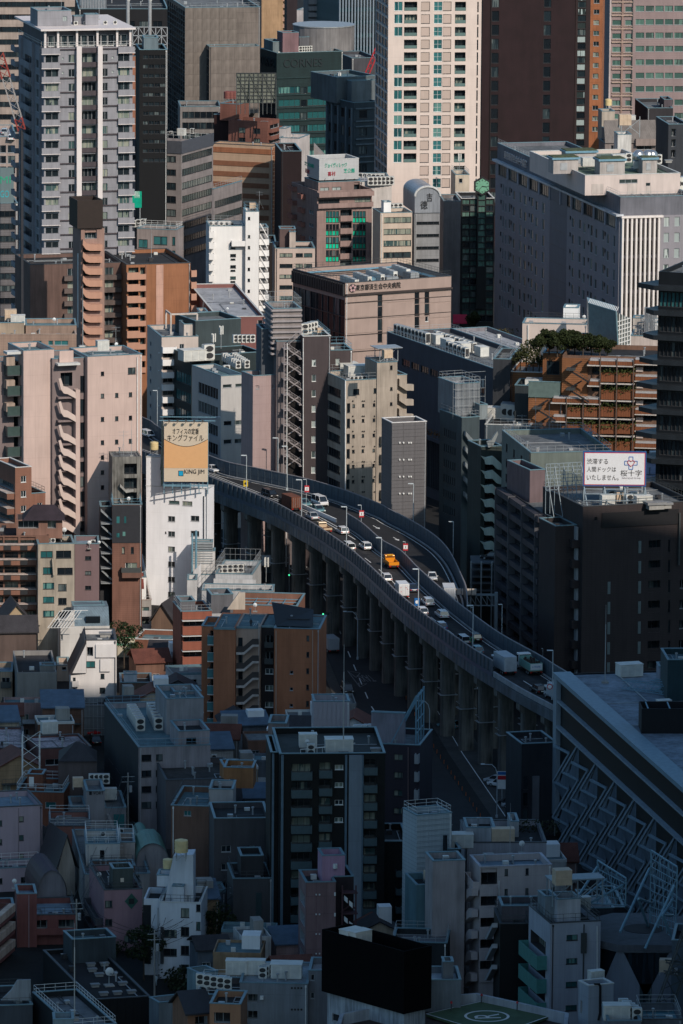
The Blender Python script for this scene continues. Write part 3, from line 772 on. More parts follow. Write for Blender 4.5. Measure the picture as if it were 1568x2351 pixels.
stripe(offs(NEAR[:j0+6],7.6),.17,'edge_line');stripe(offs(NEAR[:j0+2],8.4),.17,'edge_line')
KERB=wm((.3,.31,.32),.8)
side(offs(RAMP,-.8),1,'kerb',0.,.25,.3,KERB);side(offs(MED,-.55),1,'kerb',0.,.3,.2,KERB)
m=MB()
for i in range(6,len(NEAR)-4,9):
 a=NEAR[i];b=min(MED if i>j0 else RAMP,key=lambda r:(r-a).length);ln(m,a,b,.22,DZ+.005)
vobj(m,'expansion_joint',plain('joint_black',(.008,.008,.009),.7))
stripe(offs(NEAR,2.6),1.5,'worn_lane',None,DZ+.003,wm((.052,.051,.053),.9,grime=.6));stripe(offs(NEAR,5.7),1.5,'worn_lane',None,DZ+.003,wm((.052,.051,.053),.9,grime=.6))
# gore barrier where the ramp leaves
tile(5)
for a,b in((P(470,1690-20),P(745,1790)),):
 A=Vector(uvz(*a,DZ));Bq=Vector(uvz(*b,DZ));side([A,Bq],1,'gore_barrier',0.,.8,.25,WHITE)
# direction arrows on the ramp
tile(8)
for zx,zy in((1015,158),(1145,235)):
 p=uvz(*P(zx,zy),DZ);m=MB();q=min(RAMP,key=lambda r:(r-Vector(p)).length);i=RAMP.index(q);t=(RAMP[i+1]-RAMP[i]).normalized();n=Vector((-t.y,t.x));p=Vector(p)
 ln(m,p-t*2.2,p+t*.3,.22,DZ+.008);m.face([(*(p+t*.3+n*.5),DZ+.008),(*(p+t*.3-n*.5),DZ+.008),(*(p+t*2.),DZ+.008)]);vobj(m,'road_arrow',PAINTW)
# piers
PIER=wm((.125,.118,.105),.85,grime=.75,vs=1.6)
def piers(pts,off,step,w,d,s0=0):
 acc=s0;o=offs(pts,off)
 for i in range(1,len(o)):
  acc+=(o[i]-o[i-1]).length
  if acc<step:continue
  acc=0;p=o[i];t=(o[i]-o[i-1]).normalized();a=math.atan2(t.y,t.x)
  m=MB();x,y=d/2,w/2;m.prism([(-x+.3,-y),(x-.3,-y),(x,-y+.3),(x,y-.3),(x-.3,y),(-x+.3,y),(-x,y-.3),(-x,-y+.3)],0,DZ-3.6,lambda q,z:(q[0],q[1],z))
  m.obj('pier',PIER,via,VM@Matrix.Translation((p.x,p.y,0))@Matrix.Rotation(a,4,'Z'))
  sg=1 if off>0 else-1
  c=MB();c.prism([(-2.,DZ-3.),(-2.,DZ-1.95),(6.,DZ-1.95),(6.,DZ-2.8),(1.6,DZ-3.6),(-1.4,DZ-3.6)],-x,x,lambda q,z:(z,q[0]*sg,q[1]))
  c.obj('pier_head',PIER,via,VM@Matrix.Translation((p.x,p.y,.001))@Matrix.Rotation(a,4,'Z'),True)
  r_=MB();r_.box(-x-.35,x+.35,-y-.35,y+.35,7.8,7.9);
  for z in(8.9,):r_.bar((-x-.3,-y-.3,z),(x+.3,-y-.3,z),.04).bar((-x-.3,y+.3,z),(-x-.3,-y-.3,z),.04)
  r_.obj('inspection_platform',STEEL,via,VM@Matrix.Translation((p.x,p.y,0))@Matrix.Rotation(a,4,'Z'))
piers(NEAR,1.7,11.5,2.6,1.8,4);piers(MED,-1.5,16.,2.2,1.8,8);piers(RAMP,-2.2,18.,2.2,1.8)
# ---- lamps on the expressway
LAMPG=plain('lamp_pole',(.36,.4,.42),.5)
def mk_lamp(name,h,arm,curved=False):
 r=root(name,(0,0,-50),0,'lamp','street lamp')
 m=MB()
 m.bar((0,0,0),(0,0,h*(.82 if curved else 1)),.085,6)
 if curved:
  q=[(0,0,h*.82),(arm*.12,0,h*.93),(arm*.4,0,h),(arm,0,h)]
  for a,b in zip(q,q[1:]):m.bar(a,b,.07,6)
 m.obj('pole',LAMPG,r);MB().box(0 if not curved else arm-.2,arm+.5,-.17,.17,h-.02,h+.13).obj('lamp_head',plain('lamp_head',(.5,.55,.57),.4),r)
 MB().box(-.2,.2,-.2,.2,-.02,.5).obj('pole_base',LAMPG,r);return stash(r)
mk_lamp('highway_lamp',9.,.6);mk_lamp('street_lamp',9.5,2.4,True)
def nearest(pts,x):
 return min(range(len(pts)),key=lambda i:abs(pts[i].x-x))
def lamp_at(ub,vt,z,label,kind='highway_lamp',rz=math.pi,vb=None,h=9.,zz=None):
 """foot at pixel (ub, vb) at height z, scaled so that its head reaches row vt"""
 p=at(ub,vb,z=z);t=at(ub,vt,y=p.y);s=(t.z-z)/h
 put(kind,(p.x,p.y,z),rz,label,None,s)
R_=0.
for ub,vt,vb,lab in((565.5,1046,1128,'highway lamp carrying a small yellow sign, left part of the near sound wall'),(692,1102,1187,'highway lamp on the near wall behind the blue silver sedan'),(795,1164,1246,'highway lamp on the near wall beside the white van'),(875,1235,1318,'highway lamp on the near wall beside the orange truck'),(960,1307,1397,'highway lamp carrying a blue square sign, beside the white box truck'),(1085,1391,1487,'highway lamp carrying a green round speed sign')):
 lamp_at(ub,vt,DZ+.6,lab,vb=vb+20)
for ub,vt,vb,lab in((703,1101,1158,'highway lamp with red and white sign next to the white minibus'),(829,1160,1220,'highway lamp with red and white sign at the start of the median wall'),(930,1244,1285,'highway lamp with red and white sign above the orange truck'),(638,1006,1100,'tall highway lamp before the plain pink slab building'),(659,1025,1120,'tall highway lamp left of the zigzag stair tower'),(948.5,1111,1206,'highway lamp standing on the outer ramp wall below the grey blocks'),(1040,1198,1278,'highway lamp at the outer ramp wall, tight bend'),(1085,1395,1430,'short highway lamp past the gantry on the median'),(1152,1388,1455,'highway lamp behind the median wall in front of the dark brick block'),(1246,1489,1512,'short highway lamp left of the dump truck tail, behind the wall'),(1268,1494,1600,'highway lamp with round red sign near the white roofed building'),(506,958,1050,'highway lamp right of the orange billboard'),(361,897,975,'highway lamp left above the orange billboard')):
 lamp_at(ub,vt,DZ+.3,lab,vb=vb+6)
tile(8)
def plate(p,w,h,mat,name,parent=None):
 m=MB().box(-w/2,w/2,-.05,.05,0,h);return m.obj(name,mat,parent,Matrix.Translation(p))
SR=plain('sign_red',(.45,.02,.03),.5);SY=plain('sign_yellow',(.6,.42,.02),.5);SB=plain('sign_blue',(.01,.12,.35),.5);SG=plain('sign_green',(.01,.22,.1),.5);SWH=plain('sign_white',(.7,.7,.68),.5);SK=plain('sign_black',(.012,.012,.014),.6)
def road_sign(u,v,vb,w,h,face,label,kind):
 p0=at(u,vb,z=DZ+.3);p=at(u,v,y=p0.y-.25);r=root('road_sign',p,0,label,'road sign')
 if kind=='panel':
  plate((0,0,0),w,h,face,'sign_board',r);MB().box(-w*.42,w*.42,-.07,-.052,h*.22,h*.78).obj('sign_face',SWH,r)
  m=MB();m.bar((-w*.1,-.09,h*.3),(w*.12,-.09,h*.7),.035).bar((w*.12,-.09,h*.68),(-w*.12,-.09,h*.55),.03).bar((0,-.09,h*.5),(w*.15,-.09,h*.32),.03);m.obj('symbol',SK,r)
 elif kind=='square':
  plate((0,0,0),w,h,face,'sign_board',r)
  m=MB();m.prism([(w*.3*math.cos(k*.7),h*.5+h*.22*math.sin(k*.7))for k in range(9)],-.08,-.052,lambda p,t:(p[0],t,p[1]));m.obj('symbol',SWH if face is SB else SK,r)
 else:
  n=18;MB().prism([(w/2*math.cos(k*2*math.pi/n),w/2+w/2*math.sin(k*2*math.pi/n))for k in range(n)],-.05,.05,lambda p,t:(p[0],t,p[1])).obj('sign_board',face,r)
  MB().prism([(w*.36*math.cos(k*2*math.pi/n),w/2+w*.36*math.sin(k*2*math.pi/n))for k in range(n)],-.08,-.052,lambda p,t:(p[0],t,p[1])).obj('sign_face',SWH if face is SR else SK,r)
road_sign(564,1117,1148,.9,1.3,SY,'small yellow road sign with green band on the leftmost near wall lamp','square')
road_sign(704.5,1130,1164,.95,1.4,SR,'red bordered white lane sign over the white minibus','panel');road_sign(830,1187.5,1226,.95,1.4,SR,'red bordered white lane sign at the median nose','panel');road_sign(931,1264,1291,.95,1.4,SR,'red bordered white lane sign above the orange truck','panel')
road_sign(957,1391,1417,1.,1.5,SB,'blue square road sign with pale figure on the lamp near the box truck','square');road_sign(1084,1474,1507,.9,.9,SG,'green ringed round sign on lamp before the black SUV','round');road_sign(1262,1583,1606,1.,1.,SR,'round red speed sign on lamp beside the white roof','round')
# ---- vehicles
def heading(pts,p):
 i=min(range(1,len(pts)-1),key=lambda k:(pts[k]-p).length);t=pts[i-1]-pts[i+1]
 return math.atan2(t.y,t.x)-math.pi/2
def dk(u,v,h=.75,pts=None,flip=False):
 p=at(u,v,z=DZ+h);q=Vector((p.x,p.y));return(q.x,q.y,DZ+.01),heading(pts or NEAR,q)+(math.pi if flip else 0)
WHT=('white',(.7,.7,.7));BLK=('black',(.012,.012,.014));SLV=('silver',(.4,.42,.44));NVY=('navy',(.02,.04,.09));TEALC=('teal',(.12,.25,.28));BLUC=('blue',(.03,.12,.28));CREAM=('cream',(.55,.42,.28));ORG=('orange',(.75,.26,.015))
def vc(name,label,u,v,col,pts=None,flip=False,cat='car',h=.75,**k):
 l,r=dk(u,v,h,pts,flip);return car(name,label,cat,l,r,col,**k)
vc('minivan','black minivan behind the rusty brown cargo truck, near lane',619,1118.7,BLK,L=4.8,h=1.9,kind='van',flip=True,cat='van')
l,r=dk(665,1153,1.5);truck('cargo_truck','truck with tall rusty brown cargo cage in the near lane','truck',l,r,BLK,7.,2.2,3.1,'box',plain('rusty_cargo',(.13,.045,.025),.9,var=.4,sc=4))
vc('taxi','pale teal car left of the white minibus at the ramp split',698,1153,TEALC,kind='sedan',flip=True);vc('patrol_car','pale car with white roof below the white minibus',730,1167,TEALC,kind='sedan',flip=True,roof=WHT)
l,r=dk(734,1147.7,1.1);car('minibus','white minibus with yellow plate on the ramp side','van',l,r+math.pi,WHT,5.,1.9,2.1,'van')
vc('sedan','dark blue silver sedan in front of the brown cargo truck',716.5,1183,SLV,kind='sedan');l,r=dk(744,1213,.8);truck('flatbed_truck','small cream flatbed truck half hidden by the near sound wall','truck',l,r,CREAM,5.,1.8,1.25,'flat',paint(*CREAM),1.9)
vc('estate_car','white estate car right of the cream flatbed truck',785,1216,WHT,kind='suv',h=.75);vc('van','white van in the near lane beside a wall lamp',800.7,1249,WHT,L=4.7,kind='van',cat='van',h=1.)
vc('hatchback','white hatchback right of the white van, before the orange truck',839,1251.7,WHT)
l,r=dk(898,1290,1.1);o=truck('orange_truck','bright orange flatbed service truck with yellow beacons','truck',l,r,ORG,5.4,2.,1.5,'flat',paint(*ORG),2.2);MB().box(-.6,.6,.9,1.1,2.2,2.4).obj('beacon',plain('beacon',(.7,.35,.02),.4),o)
vc('compact_car','white compact car by the near wall behind the orange truck',886,1324,WHT);l,r=dk(921.5,1352,1.6);o=truck('box_truck','white box truck with small red marks on its rear doors','truck',l,r,WHT,5.6,2.,3.,'box',paint(*WHT),2.1)
m=MB()
for q in((-.7,2.3),(.3,2.3),(.55,2.),(-.65,1.5)):m.box(q[0],q[0]+.16,-2.88,-2.84,q[1],q[1]+.13)
m.obj('red_mark',SR,o)
vc('coupe','dark navy car beside the white box truck',946.6,1349,NVY,kind='sedan',h=.65);vc('suv','large white SUV in the right lane under the blue sign lamp',982,1378.7,WHT,L=4.7,w=1.85,h=.8,kind='suv');vc('hatchback','white hatchback close to the wall below the blue road sign',968,1401,WHT)
vc('sedan','white wide sedan in the right lane, lowest white car of the queue',1014.4,1408,WHT,L=4.7,w=1.85,kind='suv');vc('compact_car','small blue car with white boot mostly hidden by the near wall',1011.5,1435,BLUC,roof=WHT)
vc('minivan','silver minivan left of the black SUV',1063,1464,SLV,kind='van',cat='van',h=.9);vc('suv','black SUV beside the green round sign',1089.6,1459,BLK,L=4.7,kind='suv',h=.9);vc('compact_car','small teal car behind the near wall below the black SUV',1094,1490,TEALC)
l,r=dk(1156,1521,1.7);truck('box_truck','grey box truck with tail lift in the near lane','truck',l,r,SLV,8.,2.35,3.4,'box',plain('grey_box',(.32,.35,.38),.5),2.5)
l,r=dk(1215,1524.7,1.4);o=truck('dump_truck','dump truck with white tailgate and green side boards full of earth','truck',l,r,WHT,8.,2.4,2.3,'flat',plain('dump_green',(.16,.32,.28),.6),2.9,(plain('earth',(.05,.035,.03),.95),2.6))
text('A.TRUNK',Matrix.Translation((-.8,-4.04,1.5)),.4,SB,o,'lettering',.01,(1.6,.35));MB().box(-1.1,1.1,-4.03,-4.,1.1,2.2).obj('tailgate_face',paint(*WHT),o)
vc('hatchback','black hatchback farthest down the road beside the low concrete parapet',1235.6,1580,BLK);l,r=dk(1276,1589,1.4);truck('box_truck','pale truck partly hidden behind the corner of the white roof','truck',l,r,SLV,6.5,2.2,3.,'box',paint(*SLV))
vc('sedan','white sedan facing the camera on the curving ramp',992,1322.6,WHT,pts=RAMP,flip=True,kind='sedan');vc('minivan','white minivan at the far left end of the expressway',339,993,WHT,kind='van',flip=True,cat='van',h=.9);vc('sedan','white sedan right beside the orange billboard edge',490,1075,WHT,kind='sedan',flip=True)
l,r=dk(1030,1352,2.2,RAMP);truck('box_truck','white box truck at the foot of the ramp, only its roof showing','truck',l,r,WHT,7.,2.2,3.,'box',paint(*WHT))
def st(u,v,h=.75):p=at(u,v,z=h);return(p.x,p.y,.01)
car('minivan','black minivan with lit lamps driving on the street by the brown tower','van',st(797,1581),math.radians(190),BLK,4.9,1.85,1.9,'van')
truck('box_truck','truck half hidden behind the brown apartment tower','truck',st(757,1477,1.5),math.radians(15),SLV,6.5,2.2,3.,'box',paint(*SLV))
car('minivan','white minivan parked below the expressway, right of the white tower','van',st(507,1276),math.radians(200),SLV,4.8,1.8,1.85,'van');truck('pickup_truck','small white pickup behind the rooftop terrace railing','truck',st(541,1293),math.radians(200),WHT,3.4+1.2,1.6,1.2,'flat',paint(*WHT),1.8)
car('sports_car','red car parked in the alley beside a building under netting','car',st(226,1677),math.radians(100),('red',(.5,.012,.015)),4.4,1.8,1.35,'sedan');car('sedan','black car parked beside the red car','car',st(219,1697),math.radians(10),BLK,4.4,1.8,1.45,'sedan')
for i,(u,v,c,lab)in enumerate(((1138,1788,SLV,'silver car nearest the parking sign'),(1146,1796,WHT,'white car second from the parking sign'),(1172,1838,BLK,'dark car at the lower end of the parking row'),(1180,1846,SLV,'silver car at the lower end of the parking row'),(1030,1662,TEALC,'teal car parked under the viaduct between piers'))):
 car('parked_car',lab,'car',st(u,v),math.radians(60),c,4.2,1.7,1.5,'hatch')
# ================================================================ far rows of buildings (top of the view)
tile(1)
def cols(a,w,n,step):return[(a+i*step,a+i*step+w)for i in range(n)]
BEIGE=wm((.40,.33,.28),.8,grime=.2);GREYW=wm((.25,.245,.265),.75,grime=.25,jx=0,jz=1.6,jd=.85);GREYD=wm((.125,.11,.12),.75,grime=.3)
B=Bld('office_block','wide beige office block with dark ribbon windows behind the left tower',(-60,560),-160,2050,4,L=30,mat=wm((.36,.29,.25),.8,jz=1.33,jd=.8),coping=None)
B.main.grid('F',[(-50,425)],12,34,11,82.5,'rib',G_DARK,FR_D);B.main.grid('F',[(435,545)],45,30,11,82.5,'rib',G_OFF,FR_D);B.done()
B=Bld('parking_block','low block with cars on its roof at the left edge',(-40,108),905,1650,5,L=26,mat=wm((.35,.28,.25),.8),roof=R_PALE);B.main.grid('F',[(-30,40),(50,100)],960,50,3,70,'rib',G_DARK);B.done()
for x,y,c,lab in((75,965,WHT,'white car on the low roof at the far left'),(30,925,SLV,'silver car on the low roof at the far left')):
 p=B.roofpt(x,y-40);car('parked_car',lab,'car',p,0,c)
B=Bld('sign_block','dark grey block under a pale poster at the left edge',(-60,118),1345,1620,8,L=20,mat=wm((.15,.14,.145),.8,jz=.6));B.main.grid('F',[(-40,100)],1395,40,8,82,'rib',G_DARK,FR_D)
MB().box(1,B.W-1,.3,.7,B.main.z1,B.main.z1+9).obj('poster_board',wm((.12,.17,.18),.6,grime=.1),B.root);text('MI',Matrix.Translation((B.W*.35,.27,B.main.z1+5)),2.5,plain('poster_green',(.02,.3,.18),.5),B.root,fit=(2.6,1.8));text('GO',Matrix.Translation((B.W*.35,.27,B.main.z1+1.5)),2.5,plain('poster_teal',(.03,.35,.4),.5),B.root,fit=(2.2,1.7));B.done()
# crane
def lattice(a,b,w,r,seg,mat,parent,name='lattice',up=None,M=None):
 a=Vector(a);b=Vector(b);d=(b-a).normalized();e=d.cross(up or Vector((0,1,0))).normalized()*w/2;g=d.cross(e).normalized()*w/2;m=MB();n=max(2,int((b-a).length/seg))
 cs=[e+g,e-g,-e-g,-e+g]
 for c in cs:m.bar(a+c,b+c,r,4)
 for k in range(n):
  p,q=a.lerp(b,k/n),a.lerp(b,(k+1)/n)
  for i in range(4):m.bar(p+cs[i],q+cs[(i+1)%4],r*.6,3)
 return m.obj(name,mat,parent,M)
p=at(*P(120,780),y=1440);q=at(*P(-40,250),y=1440);cr_=root('tower_crane',(p.x,p.y,p.z),0,'red and white lattice crane boom leaning at the left edge','crane')
d=q-p;lattice((0,0,0),d*.5,1.6,.12,1.8,plain('crane_white',(.3,.28,.27),.5),cr_,'boom');lattice(d*.5,d*.8,1.9,.14,1.8,plain('crane_red',(.25,.04,.03),.5),cr_,'boom');lattice(d*-.15,(0,0,0),1.6,.14,1.8,plain('crane_red',(.25,.04,.03),.5),cr_,'boom');MB().bar(d*-.15,(d.x*-.15,0,-p.z),.35,6).obj('mast',plain('mast_dark',(.03,.03,.035),.6),cr_)
# left tower
T=Bld('apartment_tower','tall grey apartment tower with two white vertical fins and white roof eave',(290,876),318,1540,14,side=122,mat=GREYW,roof=R_GREY,coping=None)
m=T.main;pit=94.6;n=15
DARKP=wm((.075,.06,.068),.7);FIN=wm((.62,.56,.54),.6,grime=.1)
z_=[m.px('F',300,318)[1],m.px('F',300,318+pit)[1]];fh=z_[0]-z_[1]
m.grid('F',[(300,386)],366,56,22,pit,'rib',G_HOME);m.grid('F',[(778,856)],350,58,22,pit,'rib',G_HOME);m.grid('F',[(452,494),(676,712)],362,52,22,pit,'std',G_HOME)
m.grid('F',[(535,640)],352,66,22,pit,'loggia',G_HOME);m.grid('F',[(408,422),(738,752)],380,14,2,pit,'fix',G_PALE)
for k in range(22):
 zt=z_[0]-fh*k
 a,b,_,_=m.rect('F',272,392,318,330);m.slab('F',a,b,zt-1.35,zt,.75,GREYW,'bay_spandrel');m.slab('F',a-.05,b+.1,zt-1.5,zt-1.351,.85,FIN,'bay_ledge')
 a,b,_,_=m.rect('F',778,878,318,330);m.slab('F',a,b+.3,zt-1.35,zt,.75,GREYW,'bay_spandrel');m.slab('F',a,b+.4,zt-1.5,zt-1.351,.85,FIN,'bay_ledge')
 a,b,_,_=m.rect('F',393,777,318,330);m.slab('F',a,b,zt-.55,zt-.25,.3,DARKP,'string_course')
 a,b,_,_=m.rect('F',536,640,318,330);m.slab('F',a,b,zt-1.25,zt-.1,.35,DARKP,'balcony_front')
for x0,x1 in((501,534),(641,672)):a,b,_,_=m.rect('F',x0,x1,305,330);m.slab('F',a,b,z_[0]-fh*10.6,z_[0]+.3,1.15,FIN,'white_fin')
m.grid('L',[(160,225),(128,148),(236,262)],350,55,22,pit,'std',G_DARK);
for x in(150,226,150+125):a,_=m.px('L',x,330);m.slab('L',a-.35,a+.35,1,T.main.z1,.6,GREYW,'pilaster')
m.balc('L',160,222,388,34,1.1,GREYW,22,pit)
m.balc('L',95,124,300,30,.9,GREYW,22,pit)
# crown: recessed glazed floor under a white eave
t=T.block(1.,T.W-.6,1.2,T.L-1,T.main.z1-.9,T.main.z1+4.1,GREYD,coping=None,ph=.1);a,b,z0,z1=t.rect('F',300,860,240,300)
t.tilegrid('F',12,1,1.2,T.W-1.,T.main.z1+.2,T.main.z1+2.8,'fix',.9,.98,glass=G_DARK,frame=FR_W)
for zx in(300,385,510,645,775,862):a,_=m.px('F',zx,300);T.box('column',a-.25,a+.25,.1,.7,T.main.z1,T.main.z1+4.1,FIN)
ev=T.main.z1+4.1;T.box('eave',-.9,T.W+.6,-.9,T.L+.5,ev+.002,ev+.45,FIN);T.main.rail(1.2,FR_W,'FLR',0.)
pb=T.sub(235,470,70,6,15,z0=ev+.45,mat=GREYW,name='penthouse',roof=R_GREY);pb.x0=-.3;pb.grid('F',[(415,443)],108,32,1,0,'std',G_PALE)
for x0,x1,y,yy in((490,560,108,9),(565,650,95,7)):T.sub(x0,x1,y,yy,yy+2.5,z0=ev+.45,mat=GREYW,name='stair_head')
T.done()
row(T,'ac_unit',(500,165),(760,160),5,'small outdoor unit on the roof of the tall grey tower','units on the tall grey tower',ev+.45)
for x in(405,655):on(T,'lightning_rod',x,130,'thin rod on the tall grey tower roof, %s one'%('left' if x<500 else 'right'),ev+.45,scale=.8)
# factory-like block with truss and funnels behind
B=Bld('dark_block','dark block with pipes and funnels between the left tower and the concrete tower',(520,1110),60,1900,4,L=40,mat=wm((.022,.022,.028),.7),roof=R_DARK)
B.main.grid('F',cols(560,60,6,90),140,40,10,80,'std',G_DARK,FR_D)
for x in range(9):a=B.roofpt(540+x*18,55);MB().cyl(a.x,a.y,B.main.z1-.9,B.main.z1+5,.9,12).obj('silver_duct',plain('duct_metal',(.5,.52,.55),.3,.8),None).matrix_world=Matrix();o=S.objects[-1]if False else None
B.done()
dn=0
for o in[o for o in COL.objects if o.name.startswith('silver_duct')and not o.parent]:
 tag(o,'upright silver duct behind the left tower, %s from the left'%ORD[dn],'duct','silver ducts behind the left tower');dn+=1
for zx,lab in((845,'left white funnel vent on the dark roof'),(990,'right larger white funnel vent on the dark roof')):
 p=at(*P(zx,170),y=1850);r=root('funnel_vent',(p.x,p.y,p.z),0,lab,'vent');MB().cyl(0,0,-14,7,.5,10).obj('stem',FR_G,r);MB().cyl(0,0,7.002,11,.5,14,r2=2.2).cyl(0,0,11.002,13.5,2.2,14,r2=1.9).obj('funnel',FR_W,r)
p=at(*P(876,350),y=1700);q=at(*P(1105,180),y=1700);r=root('steel_truss',(p.x,p.y,p.z),0,'white steel truss frame between the left tower and the concrete tower','truss');m=MB();w,h=q.x-p.x,q.z-p.z
for k in range(4):m.bar((0,0,h*k/3),(w,0,h*k/3),.14)
for k in range(7):m.bar((w*k/6,0,-20),(w*k/6,0,h),.14)
m.obj('frame',FR_G,r);m=MB()
for k in range(6):
 for j in range(3):m.bar((w*k/6,0,h*(j+(k%2))/3 if(j+k%2)<=3 else 0),(w*(k+1)/6,0,h*(j+1-(k%2))/3),.09)
m.obj('diagonals',FR_G,r)
B=Bld('dark_block','narrow near-black block with small windows left of the concrete tower',(922,1105),330,1650,6,L=14,mat=wm((.012,.013,.017),.7),roof=R_TEAL);B.main.grid('F',cols(945,34,4,38),365,24,12,62,'std',G_DARK,FR_D);B.sub(950,1046,250,3,9,mat=wm((.13,.17,.19),.6));B.done()
B=Bld('narrow_block','narrow brown block squeezed beside the left tower',(840,922),372,1690,6,L=10,mat=wm((.3,.13,.08),.8));B.done()
# concrete tower
CT=wm((.18,.15,.13),.85,grime=.4,jx=2.9,jz=2.9,jd=.6)
B=Bld('concrete_tower','windowless brown concrete panel tower with glass left flank',(1222,1718),52,1830,10,side=1105,mat=CT,z0=0,roof=R_GREY,coping=C_TEAL)
B.main.panels('F',6,8,wm((.175,.147,.127),.85,grime=.4),0,B.W*.69,B.main.px('F',1222,640)[1],B.main.z1);B.main.tilegrid('L',8,26,.3,B.L-.3,30,B.main.z1-1,'fix',.93,.9,glass=G_DARK,frame=FR_D)
w=B.sub(1382,1712,305,-5,-.05,z0=B.main.px('F',1222,740)[1],mat=wm((.19,.16,.14),.85,grime=.4),roof=R_TEAL);w.bottom=True;w.panels('F',4,5,wm((.185,.155,.135),.85,grime=.4))
w.tilegrid('L',2,7,w.y0+.2,w.y1-.2,w.z0+1,w.z1-1,'fix',.9,.9,glass=G_DARK,frame=FR_D)
B.main.grid('F',[(1378,1480)],242,52,1,0,'rib',G_DARK,FR_D);B.done();B.main.rail(1.2)
B=Bld('low_annex','dark glazed annex below the concrete tower',(1190,1460),705,1790,4,L=14,mat=wm((.2,.18,.17),.8),roof=R_DARK);B.main.tilegrid('F',6,9,.6,B.W-.8,20,B.main.z1-.8,'rib',.98,.6,glass=G_DARK,frame=FR_D);B.done()
# grey ribbon office
OG=wm((.235,.205,.2),.8,grime=.3,jz=.9,jd=.9)
B=Bld('office_building','grey office building with slanting ribbon windows and dark top band',(820,1198),985,1660,-22,side=1408,mat=OG,roof=R_PALE,coping=None)
m=B.main
for k in range(9):
 m.grid('F',[(975,1162)],1022+88*k,40 if k<2 else 46,1,0,'rib',G_DARK,FR_D)
 if k<2:m.grid('F',[(870,946)],1022+82*k,28,1,0,'rib',G_DARK,FR_D)
m.grid('R',[(1203,1400)],1030,44,8,89,'rib',G_OFF,FR_D)
a=m.px('F',1198,900)[1];m.slab('F',0,B.W,B.main.z1-1.2,B.main.z1+2,.2,plain('roof_screen',(.06,.065,.08),.6),'roof_screen');m.slab('R',-.2,B.L,B.main.z1-1.2,B.main.z1+2,.2,plain('roof_screen',(.06,.065,.08),.6),'roof_screen')
B.done();m.rail(1.6,FR_W,'BL')
for i,x in enumerate((930,980,1060,1130,1200,1270)):on(B,('ac_unit','machine_cabinet','tall_ac_unit')[i%3],x,895-i%2*12,'machine on the busy roof of the grey ribbon office, %s'%('far left','left','left of centre','right of centre','right','far right')[i],scale=.8)
E=Bld('office_wing','lower grey wing of the ribbon office stepping down to the right',(1400,1412),1250,1648,-22,side=1600,mat=OG,roof=R_GREY);E.main.grid('R',[(1418,1598)],1330,44,6,89,'rib',G_OFF,FR_D);E.done();E.main.rail(1.2,FR_G,'R')
B=Bld('low_office','low grey building with dark windows at the foot of the ribbon office',(905,1162),1520,1572,-14,L=7,mat=wm((.25,.21,.2),.8),roof=R_PALE);B.main.grid('F',[(1015,1105),(1138,1165-8)],1560,55,4,90,'rib',G_TEAL,FR_D);B.main.grid('F',[(915,975)],1580,55,4,90,'rib',G_TEAL,FR_D);B.done();B.main.rail(1.1,FR_W)
row(B,'tall_ac_unit',(885,1500),(950,1492),3,'outdoor unit in a row of three on the low grey roof','units on the low grey roof')
p=at(*P(868,1372),y=1585);q=at(*P(936,1265),y=1585);r=root('green_sign',(p.x,p.y,0),0,'green rooftop sign with white letters right of the left tower','sign');GR=plain('sign_emerald',(.0,.3,.19),.4)
MB().box(0,q.x-p.x,0,.4,p.z,q.z).obj('sign_board',GR,r);MB().box(.3,.5,.1,.3,0,p.z).box(q.x-p.x-.5,q.x-p.x-.3,.1,.3,0,p.z).obj('post',STEEL,r);text('MIWA',Matrix.Translation((.7,-.03,p.z+2.4)),2,SWH,r,fit=(q.x-p.x-1.2,1.7))
# tan striped building
tile(2)
TAN=wm((.44,.3,.205),.8,grime=.2,jx=2.6,jz=1.6,jd=.82);BRN=plain('brown_stripe',(.2,.085,.045),.7)
B=Bld('striped_building','tan building with horizontal brown stripes and brown louvred end',(-75,330),968,1725,-20,side=382,mat=TAN,roof=R_DARK,coping=C_DARK)
B.main.pslab('F',-75,304,1056,32,.12,BRN,'brown_stripe',7,70);B.main.pslab('F',-75,330,968,34,.14,wm((.3,.12,.06),.8,jz=.5),'top_band')
for k in range(34):B.main.slab('R',0,B.L,B.main.z1-1.1*(k+1),B.main.z1-1.1*k-.35,.25,wm((.3,.13,.07),.8),'louvre')
B.done()
RD=wm((.19,.08,.06),.85,grime=.3,jz=.8,jd=.85)
B=Bld('red_building','reddish brown apartment block with rooftop tanks below the billboard frame',(36,295),805,1750,-22,side=372,mat=RD,roof=R_BROWN,coping=None)
B.main.grid('F',[(105,148),(203,246)],842,34,2,66,'std',G_HOME,FR_D);B.main.balc('R',300,372,855,22,1,RD,3,48);B.main.grid('R',[(310,368)],828,26,3,48,'std',G_DARK)
B.sub(-20,105,690,5,12,mat=RD,roof=R_BROWN)
B.sub(-60,40,762,6,16,z0=0,mat=wm((.05,.02,.018),.8));B.done()
for x,lab in((30,'left'),(55,'middle'),(78,'right')):on(B,'dark_red_tank',x,682,'dark red round tank, %s of three on the reddish roof'%lab,B.blocks[1].z1-.9,scale=1.1)
